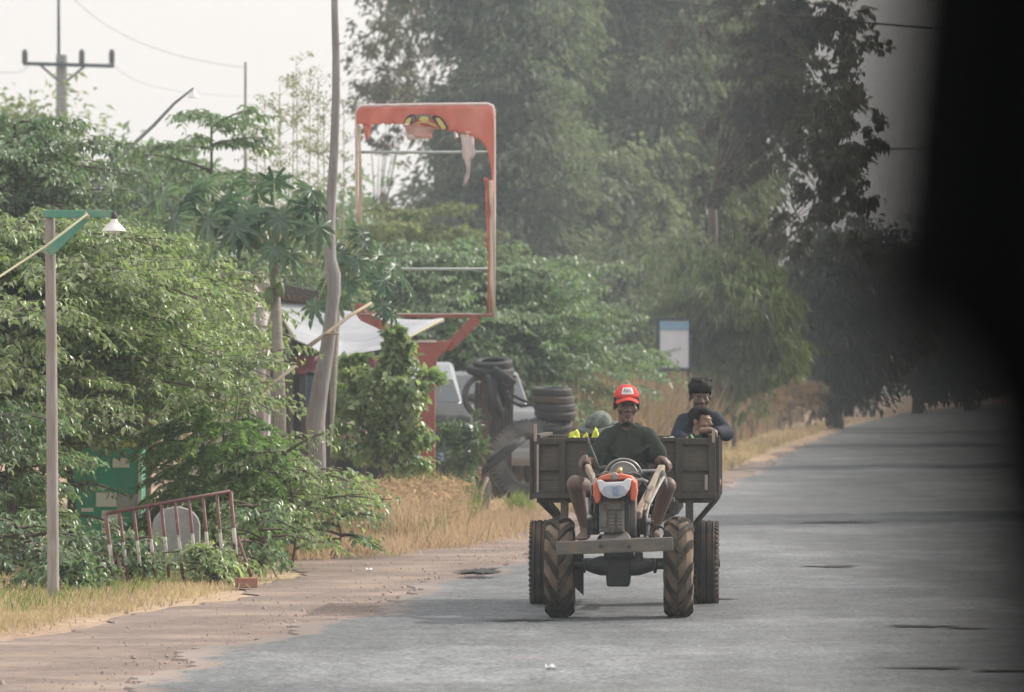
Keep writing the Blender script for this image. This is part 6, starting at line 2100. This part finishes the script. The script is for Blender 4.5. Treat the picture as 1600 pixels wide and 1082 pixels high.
# ferny bright shrub with hanging feather leaves
def ferny(name, lab, px, Y, h, r, n, seed, m):
    rng = np.random.default_rng(seed)
    t = thing(name, lab, 'shrub', (X(px, Y), Y, 0))
    b = np.array((X(px, Y), Y, 0.))
    mb = MB(); Os, Ds, Us = [], [], []
    for k in range(9):
        a = rng.uniform(0, 6.28); tip = b + np.array((math.cos(a) * r * .35, math.sin(a) * r * .35, h * rng.uniform(.75, 1.)))
        wood_tube(mb, [b, b * .5 + tip * .5 + np.array((0, 0, .05)), tip], .014, .004, 5)
    for k in range(n):
        a = rng.uniform(0, 6.28); rr = r * math.sqrt(rng.uniform(0, 1)) * .75
        z = h * rng.uniform(.25, 1.) * (1 - .35 * (rr / r))
        o = b + np.array((math.cos(a) * rr, math.sin(a) * rr, z))
        e = np.array((math.cos(a + rng.normal(0, .5)), math.sin(a + rng.normal(0, .5)), rng.uniform(-.1, .55))); e /= np.linalg.norm(e)
        L = rng.uniform(.22, .42); q = 16
        s = np.linspace(.1, 1, q)
        pp = o[None] + e[None] * (L * s)[:, None]; pp[:, 2] -= L * .55 * s ** 2
        mb.tube([o, pp[q // 2], pp[-1]], [.004, .003, .0015], 3, caps=False)
        sd = np.array((-e[1], e[0], 0)); sd /= np.linalg.norm(sd)
        for sg in (-1, 1):
            d = e[None] * .35 + sd[None] * sg + rng.normal(0, .12, (q, 3)); d[:, 2] -= .25
            Os.append(pp); Ds.append(d)
    O, D = np.concatenate(Os), np.concatenate(Ds)
    S = rng.uniform(.05, .085, len(O))
    leaves_obj('crown', O, D, np.tile((0., 0, 1), (len(O), 1)) + rng.normal(0, .3, (len(O), 3)), S, S * .24, m, t, tv=SLIM_V, tt=SLIM_T)
    mb.build('trunk', m_twig, t, smooth=True)
ferny('ferny_shrub', 'bright green shrub of feathery leaves behind the striped barrier', 340, 46.3, 1.40, .60, 300, 5, LF_FERN)
ferny('ferny_shrub', 'smaller feathery shrub rising beside the long brown stick', 395, 48.5, 1.1, .36, 110, 6, LF_FERN)

# bushy small tree in front of the billboard post, tall background trees
rng = np.random.default_rng(77)
def zc_(px, py, Y): return (X(px, Y), Y, Z(py, Y))
cl = [((X(px, 58.6), 58.6 + dy, Z(py, 58.6)), (r, r, r * .8)) for (px, py, r, dy) in ((600, 590, .28, 0), (560, 620, .28, .2), (640, 615, .28, -.1), (600, 640, .32, 0), (560, 660, .25, .1), (625, 560, .2, .1), (640, 670, .25, .1), (590, 690, .3, 0), (540, 600, .2, .2), (670, 600, .16, .1), (615, 525, .10, 0), (622, 542, .12, 0), (535, 645, .24, .2), (525, 680, .22, .1), (550, 700, .26, 0), (620, 710, .28, 0), (575, 580, .2, .1), (545, 575, .14, .1))]
clump_tree('bushy_tree', 'small bushy tree with round leaves in front of the red billboard post', (X(605, 58.8), 58.8), cl, LF_BRIGHT, m_bark, 31, leaf=.085, wl=.6, n_per=300, down=.35, trunk_r=.04, shell=.25)
cl = [((X(px, 67.5), 67.5 + dy, Z(py, 67.5)), (r, r, r * 1.1)) for (px, py, r, dy) in ((712, 690, .2, 0), (730, 705, .2, .1), (745, 692, .15, 0), (722, 725, .2, .1), (698, 715, .2, 0), (738, 665, .12, 0), (700, 665, .14, .1))]
clump_tree('spindly_shrub', 'dark spindly shrub growing up in front of the parked cars', (X(722, 67.5), 67.6), cl, LF_DEEP, m_bark, 35, leaf=.10, wl=.22, n_per=170, down=-.2, trunk_r=.02, shell=.2, cat='shrub')
def forest(name, lab, px, Y, x0, x1, y0, y1, n, cr, mleaf, seed, leaf, n_per, down, trunk=.2, wl=.35, cat='tree', lo=.3, slim=False, fork=.45, dz=1.0, lean=(0, 0), shell=.55):
    rg = np.random.default_rng(seed)
    c = (X((x0 + x1) / 2, Y), Y + .5, (Z(y0, Y) + max(.3, Z(y1, Y))) / 2)
    r = ((X(x1, Y) - X(x0, Y)) / 2 - cr * .6, 2.2 * dz, (Z(y0, Y) - max(.3, Z(y1, Y))) / 2 - cr * .4)
    return clump_tree(name, lab, (X(px, Y), Y + 1.8), crown_clumps(rg, c, r, n, cr, lo), mleaf, m_bark, seed, leaf=leaf, wl=wl, n_per=n_per, down=down, trunk_r=trunk, slim=slim, cat=cat, fork=fork, lean=lean, shell=shell)
FK = dict(slim=True, wl=.42)
forest('tall_tree', 'tall hazy tree directly behind the top of the billboard, loose against the sky', 770, 140, 590, 980, -260, 560, 70, 1.0, LF_HAZY, 61, .21, 800, .6, .2, **FK)
forest('tall_tree', 'tall dark green tree in the middle of the wood', 1010, 148, 850, 1220, -300, 560, 80, 1.15, LF_FOREST, 62, .22, 900, .6, .25, **FK)
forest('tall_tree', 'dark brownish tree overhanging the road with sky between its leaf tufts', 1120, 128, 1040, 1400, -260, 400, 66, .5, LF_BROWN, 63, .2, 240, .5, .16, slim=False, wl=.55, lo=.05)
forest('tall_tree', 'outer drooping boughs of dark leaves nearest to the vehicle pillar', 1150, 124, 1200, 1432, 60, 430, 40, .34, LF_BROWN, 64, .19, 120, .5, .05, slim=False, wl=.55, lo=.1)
forest('tall_tree', 'grey green tree filling the wood between the billboard and the white board', 930, 143, 790, 1080, 200, 650, 60, .95, LF_FOREST, 65, .2, 850, .7, .18, **FK)
forest('vine_thicket', 'yellow green curtain of vines hanging beside the white board', 1120, 122, 1010, 1262, 330, 640, 80, .52, LF_VINE, 66, .18, 520, 1.5, .10, slim=True, wl=.32, cat='thicket')
forest('vine_thicket', 'paler vine-covered bush just left of the white board', 985, 126, 890, 1060, 380, 650, 40, .6, LF_FOREST, 67, .17, 600, 1.3, .10, slim=True, wl=.32, cat='thicket')
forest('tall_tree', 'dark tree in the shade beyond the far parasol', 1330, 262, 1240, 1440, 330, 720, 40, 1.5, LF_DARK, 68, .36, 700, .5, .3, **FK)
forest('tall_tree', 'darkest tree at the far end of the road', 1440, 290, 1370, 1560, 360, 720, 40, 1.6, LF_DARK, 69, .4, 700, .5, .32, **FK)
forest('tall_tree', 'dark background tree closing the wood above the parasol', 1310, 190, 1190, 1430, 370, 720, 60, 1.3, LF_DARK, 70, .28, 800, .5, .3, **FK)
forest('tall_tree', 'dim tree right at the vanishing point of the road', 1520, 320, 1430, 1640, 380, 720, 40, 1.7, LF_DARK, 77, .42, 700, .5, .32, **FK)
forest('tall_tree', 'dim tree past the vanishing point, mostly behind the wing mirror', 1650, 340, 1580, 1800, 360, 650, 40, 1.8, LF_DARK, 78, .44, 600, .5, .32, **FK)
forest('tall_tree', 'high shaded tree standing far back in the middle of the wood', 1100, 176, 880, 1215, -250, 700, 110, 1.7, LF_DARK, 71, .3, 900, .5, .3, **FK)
forest('tall_tree', 'pale green background tree behind the shop roof', 480, 118, 380, 640, 300, 660, 50, .95, LF_MID, 72, .19, 650, .5, .15, **FK)
forest('tall_tree', 'light green background tree beyond the kiosk', 200, 112, 60, 400, 210, 680, 70, 1.05, LF_MID, 73, .19, 650, .5, .15, **FK)
forest('tall_tree', 'background tree at the far edge beneath the power pole', 20, 120, -150, 170, 150, 680, 60, 1.05, LF_YEL, 74, .19, 600, .5, .15, **FK)
forest('tall_tree', 'background tree in the gap between the papaya and the billboard', 700, 150, 520, 880, 290, 690, 60, 1.25, LF_FOREST, 75, .22, 700, .5, .2, **FK)
forest('tall_tree', 'bare-looking pale tree behind the bare trunk pole, thin against the sky', 590, 128, 530, 680, -60, 330, 40, .45, LF_BROWN, 76, .13, 100, .5, .06, lo=.1, slim=False, wl=.45)
# tall pale weeds with seed umbels, each standing against the sky
for i, px in enumerate((398, 415, 428, 440, 455, 470, 482, 496, 510, 536)):
    rg = np.random.default_rng(80 + i)
    Y = 77 + i * .6
    top = [205, 165, 150, 130, 112, 98, 108, 122, 150, 165][i]
    b = np.array((X(px, Y), Y, 0.)); tp_ = np.array((X(px + rg.uniform(-8, 8), Y), Y, Z(top, Y)))
    t = thing('tall_weed', ['short pale weed beside the thin grey pole', 'second pale weed from the thin grey pole', 'third pale weed from the thin grey pole', 'fourth pale weed from the thin grey pole', 'fifth pale weed from the thin grey pole', 'tallest pale weed with seed umbels against the sky', 'seventh pale weed from the thin grey pole', 'eighth pale weed from the thin grey pole', 'pale weed just short of the bare trunk pole', 'pale weed between the bare trunk pole and the billboard'][i], 'weed', b, group='tall pale weeds against the sky')
    mb = MB(); wood_tube(mb, [b, b * .5 + tp_ * .5, tp_], .02, .005, 5)
    Os, Ds = [], []
    for k in range(34):
        s = rg.uniform(.4, 1.0); p = b + (tp_ - b) * s
        a = rg.uniform(0, 6.28); L = rg.uniform(.12, .4) * (1.15 - .5 * s)
        e = p + np.array((math.cos(a) * L, math.sin(a) * L * .5, L * .7))
        wood_tube(mb, [p, e], .005, .003, 3)
        n = 16
        Os.append(e[None] + rg.normal(0, .05, (n, 3)) * np.array((1, 1, .4))); d = rg.normal(0, .6, (n, 3)); d[:, 2] += .1; Ds.append(d)
    O, D = np.concatenate(Os), np.concatenate(Ds); S = rg.uniform(.03, .075, len(O))
    leaves_obj('crown', O, D, np.tile((0., 0, 1), (len(O), 1)), S, S * .4, LF_PALE, t, tv=SLIM_V, tt=SLIM_T)
    mb.build('trunk', mat('pale_stem', (.32, .3, .22), (.24, .22, .16), scale=9), t, smooth=True)

# trees on the far side of the road, behind the vehicle pillar; they shade the road
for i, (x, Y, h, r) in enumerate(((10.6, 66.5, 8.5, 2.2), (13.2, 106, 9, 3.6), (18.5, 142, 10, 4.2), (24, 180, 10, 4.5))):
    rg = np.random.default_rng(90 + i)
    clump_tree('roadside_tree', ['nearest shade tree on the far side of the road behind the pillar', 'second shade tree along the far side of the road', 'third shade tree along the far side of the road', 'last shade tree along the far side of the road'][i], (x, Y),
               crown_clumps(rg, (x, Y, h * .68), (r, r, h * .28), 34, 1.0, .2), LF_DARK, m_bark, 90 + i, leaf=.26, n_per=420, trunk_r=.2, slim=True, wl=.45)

# ------------------------------------------------------------------ papaya trees
def palmate():
    vs, fs = [(0, 0, 0)], []
    lobes = 9
    pts = []
    for k in range(lobes):
        a = R(-150 + 300 * k / (lobes - 1))
        ln = 1.0 - .30 * abs(k - 4) / 4
        for (da, rr, dz) in ((-.25, .34, .03), (-.26, .58, -.04), (-.12, .66, -.10), (-.13, .82, -.2), (0, 1.0, -.42), (.13, .82, -.2), (.12, .66, -.10), (.26, .58, -.04)):
            pts.append((math.sin(a + da) * rr * ln, math.cos(a + da) * rr * ln, dz * ln + .03))
    n = len(pts)
    V = np.array([(0, 0, .05)] + pts, float)
    T = [(0, 1 + (i + 1) % n, 1 + i) for i in range(n - 1)]
    return V, np.array(T)
PAP_V, PAP_T = palmate()
def papaya(lab, px, Y, ztop_py, leaves, seed, fruits=(), foot=None):
    rg = np.random.default_rng(seed)
    top = np.array((X(px, Y), Y, Z(ztop_py, Y)))
    b = np.array((top[0] + .05 if foot is None else X(foot, Y), Y, 0.))
    t = thing('papaya_tree', lab, 'tree', tuple(b))
    mb = MB(); wood_tube(mb, [b, b * .5 + top * .5 + np.array((.03, 0, 0)), top], .07, .045, 10)
    mb.build('trunk', mat('papaya_bark', (.26, .24, .2), (.17, .155, .13), scale=9, stretch=(1, 1, 5), rough=.85), t, smooth=True)
    mb = MB(); O, D, S, U = [], [], [], []
    for (lx, ly, sz, dy) in leaves:
        e = np.array((X(lx, Y), Y + dy, Z(ly, Y)))
        mid = (top + e) / 2 + np.array((0, 0, .10))
        mb.tube([top, mid, e], [.013, .010, .008], 6)
        out = e - top; out[2] = 0
        out = out / max(np.linalg.norm(out), .05)
        O.append(e); D.append(out * .6 + np.array((0, -.2, -1.2)) + rg.normal(0, .25, 3)); U.append(out * .8 + np.array((0, -.5, .7))); S.append(sz * .8)
    O, D, S, U = map(np.array, (O, D, S, U))
    leaves_obj('crown', O, D, U, S, S, LF_PAPAYA, t, tv=PAP_V, tt=PAP_T)
    mb.build('leaf_stalk', mat('pale_stalk', (.3, .32, .17), (.24, .26, .13), scale=9, rough=.5), t, smooth=True)
    for (fx, fy, r) in fruits:
        c = P(fx, fy, Y - .1); mb = MB()
        mb.lathe(c + Vector((0, 0, r * 1.7)), (0, 0, -1), [(0, .002), (r * .3, r * .5), (r * 1.1, r * .8), (r * 2.1, r), (r * 2.9, r * .8), (r * 3.4, .3 * r), (r * 3.5, .001)], 18)
        mb.build('fruit', mat('papaya_skin', (.14, .19, .07), (.10, .14, .055), scale=3, rough=.5, spec=.4), t, smooth=True)
lv = []
rg = np.random.default_rng(8)
for (x, y, s, dy) in ((300, 300, .34, .3), (350, 318, .36, -.1), (400, 300, .36, .3), (452, 312, .34, .1), (492, 325, .3, -.2), (330, 345, .34, -.3), (385, 340, .36, -.35), (440, 345, .34, -.4), (475, 358, .33, -.3),
                      (385, 372, .3, -.3), (432, 390, .3, -.45), (455, 400, .26, -.3), (280, 322, .3, .4), (360, 290, .3, .5), (425, 280, .3, .5), (480, 295, .28, .4), (505, 350, .26, .2), (250, 300, .3, .5), (320, 285, .3, .6)):
    lv.append((x, y, s, dy))
for _ in range(16):
    lv.append((rg.uniform(255, 510), rg.uniform(285, 385), rg.uniform(.24, .34), rg.uniform(-.5, .6)))
papaya('papaya tree with big lobed leaves and two hanging green fruits beside the tin roof', 428, 54, 408, lv, 3, ((420, 462, .048), (438, 452, .042), (428, 440, .04)))
lv2 = [(520, 395, .28, .2), (555, 360, .3, .3), (590, 400, .3, 0), (560, 410, .3, -.3), (600, 440, .3, -.3), (625, 435, .26, .1), (545, 440, .26, -.3), (495, 480, .28, -.3), (530, 470, .26, -.2), (600, 478, .24, -.35), (610, 490, .2, -.3), (580, 385, .28, .3), (640, 450, .22, .2), (512, 440, .26, .3)]
for _ in range(8):
    lv2.append((rg.uniform(515, 620), rg.uniform(360, 450), rg.uniform(.2, .28), rg.uniform(-.4, .5)))
papaya('papaya tree without fruit, its leaves overlapping the lower corner of the billboard', 528, 57, 425, lv2, 4, foot=494)

# ------------------------------------------------------------------ grass
rng = np.random.default_rng(17)
def scatter(fn, n):
    return np.array([fn() for _ in range(n)])
# golden strip in front of the weeds
n = 30000
Y = 1 / rng.uniform(1 / 47, 1 / 29.0, n)
edge = np.interp(Y, DY, DX)
pts = np.stack([edge - .12 - rng.gamma(1.6, .55, n) + rng.normal(0, .08, n), Y], 1)
den = np.sin(pts[:, 0] * 3.1 + 2 * np.sin(pts[:, 1] * .8)) + np.sin(pts[:, 1] * 2.3 + pts[:, 0]) + rng.normal(0, .8, n)
pts = pts[den > -1.0]
tag(blades('dry_grass', pts, .062, .008, GR_GOLD, 18, lean=.45), 'short golden dry grass strip along the gravel, before the weeds', 'grass', None, 'stuff')
n = 1800
Y = rng.uniform(36, 47, n); pts = np.stack([np.interp(Y, DY, DX) - .5 - rng.gamma(1.6, .5, n), Y], 1)
tag(blades('green_grass', pts, .12, .008, GR_GREEN, 19, lean=.4), 'thin green grass mixed into the golden strip below the barrier', 'grass', None, 'stuff')
# tall tan grass clump before the tyre yard: stalks with feathery heads
def tall_grass(name, lab, poly, n, h, w, m, seed, lean=.16):
    rg = np.random.default_rng(seed)
    p = []
    for _ in range(n):
        px, Y0, Y1, x_w = poly[rg.integers(len(poly))]
        Yv = rg.uniform(Y0, Y1); p.append((X(px + rg.normal(0, x_w), Yv), Yv))
    return tag(blades(name, np.array(p), h, w, m, seed, lean=lean), lab, 'grass', None, 'stuff')
tall_grass('tall_dry_grass', 'tall pinkish tan dry grass in front of the billboard post and shop', [(500, 52, 57, 30), (560, 52, 58, 30), (610, 52, 58, 30), (650, 53, 59, 28), (690, 54, 60, 22), (600, 52, 56, 40)], 6000, .42, .011, GR_DRY, 20, .28)
tall_grass('green_weeds', 'green blades coming up through the tan grass below the billboard', [(500, 52, 57, 30), (560, 52, 58, 30), (610, 52, 58, 30), (660, 53, 60, 28)], 1800, .36, .013, GR_GREEN, 26, .4)
tall_grass('dry_grass', 'straw-coloured grass fringe beside the dirt turn-off', [(480, 48, 54, 30), (560, 49, 54, 40), (650, 51, 56, 40), (740, 54, 60, 34), (800, 57, 63, 24), (690, 52, 57, 30)], 9000, .17, .010, GR_DRY, 21, .4)
n = 5200
S_pts = []
rg = np.random.default_rng(22)
for _ in range(n):
    px, Y0, x_w = [(560, 55, 34), (610, 55.5, 30), (650, 56, 26), (500, 54, 26), (690, 57, 18)][rg.integers(5)]
    Yv = Y0 + rg.normal(0, 1.2); S_pts.append((X(px + rg.normal(0, x_w), Yv), Yv, rg.uniform(.2, .5)))
S_pts = np.array(S_pts)
D = rg.normal(0, .6, (n, 3)); D[:, 2] = rg.uniform(-.4, .9, n)
sd_ = leaves_obj('seed_heads', S_pts, D, np.tile((0., 0, 1), (n, 1)) + rg.normal(0, .5, (n, 3)), rg.uniform(.05, .12, n), rg.uniform(.008, .02, n), GR_DRY, tv=SLIM_V, tt=SLIM_T)
tag(sd_, 'loose feathery seed heads of the tan grass below the billboard', 'grass', None, 'stuff')
for (px, Y, wpx, n_, h_, lab) in ((650, 57, 18, 700, .55, 'green grass clump at the foot of the billboard post'), (700, 59, 9, 350, .4, 'thin green grass clump beside the blue bucket'), (812, 64, 7, 420, .26, 'low green grass tuft against the truck tyre'), (700, 61, 26, 500, .5, 'dull green weeds behind the dry grass')):
    rg = np.random.default_rng(px)
    p = np.stack([X(px, Y) + np.clip(rg.normal(0, 1, n_), -1.5, 1.5) * wpx * Y / F, Y + np.clip(rg.normal(0, .25, n_), -.4, .4)], 1)
    o = blades('grass_clump', p, h_, .014, GR_GREEN, px + 1, lean=.45)
    tag(o, lab, 'grass clump', None, 'thing')
# far dry bank beside the road
n = 15000
Y = 1 / rng.uniform(1 / 225, 1 / 86, n)
l = np.interp(Y, EY, EX)
pts = np.stack([l - .9 - rng.gamma(2.0, 1.2, n) - .008 * (Y - 80), Y], 1)
tag(blades('far_dry_grass', pts, 1.45, .04, GR_FAR, 24, lean=.22), 'tall brown dry grass bank along the road beyond the cart', 'grass', None, 'stuff')
n = 9000
Y = 1 / rng.uniform(1 / 230, 1 / 66, n)
l = np.interp(Y, EY, EX)
pts = np.stack([l - .35 - rng.gamma(1.5, .5, n), Y], 1)
tag(blades('verge_grass', pts, .16, .03, GR_GOLD, 25, lean=.5), 'low orange brown grass along the far road edge', 'grass', None, 'stuff')
# dry scrub mixed in the bank
rg = np.random.default_rng(33)
for i, (px, Y, x0, x1, y0, y1) in enumerate(((1180, 150, 1090, 1270, 555, 690), (1010, 118, 960, 1080, 560, 690), (1240, 185, 1190, 1310, 570, 670))):
    forest('dry_bush', ['brown dry bush on the grass bank left of the parasol', 'brown dry bush behind the driver and the white board legs', 'greyish dry bush next to the far parasol'][i], px, Y, x0, x1, y0, y1, 22, .42, LF_DRY, 100 + i, .12, 150, .5, .04, cat='bush')
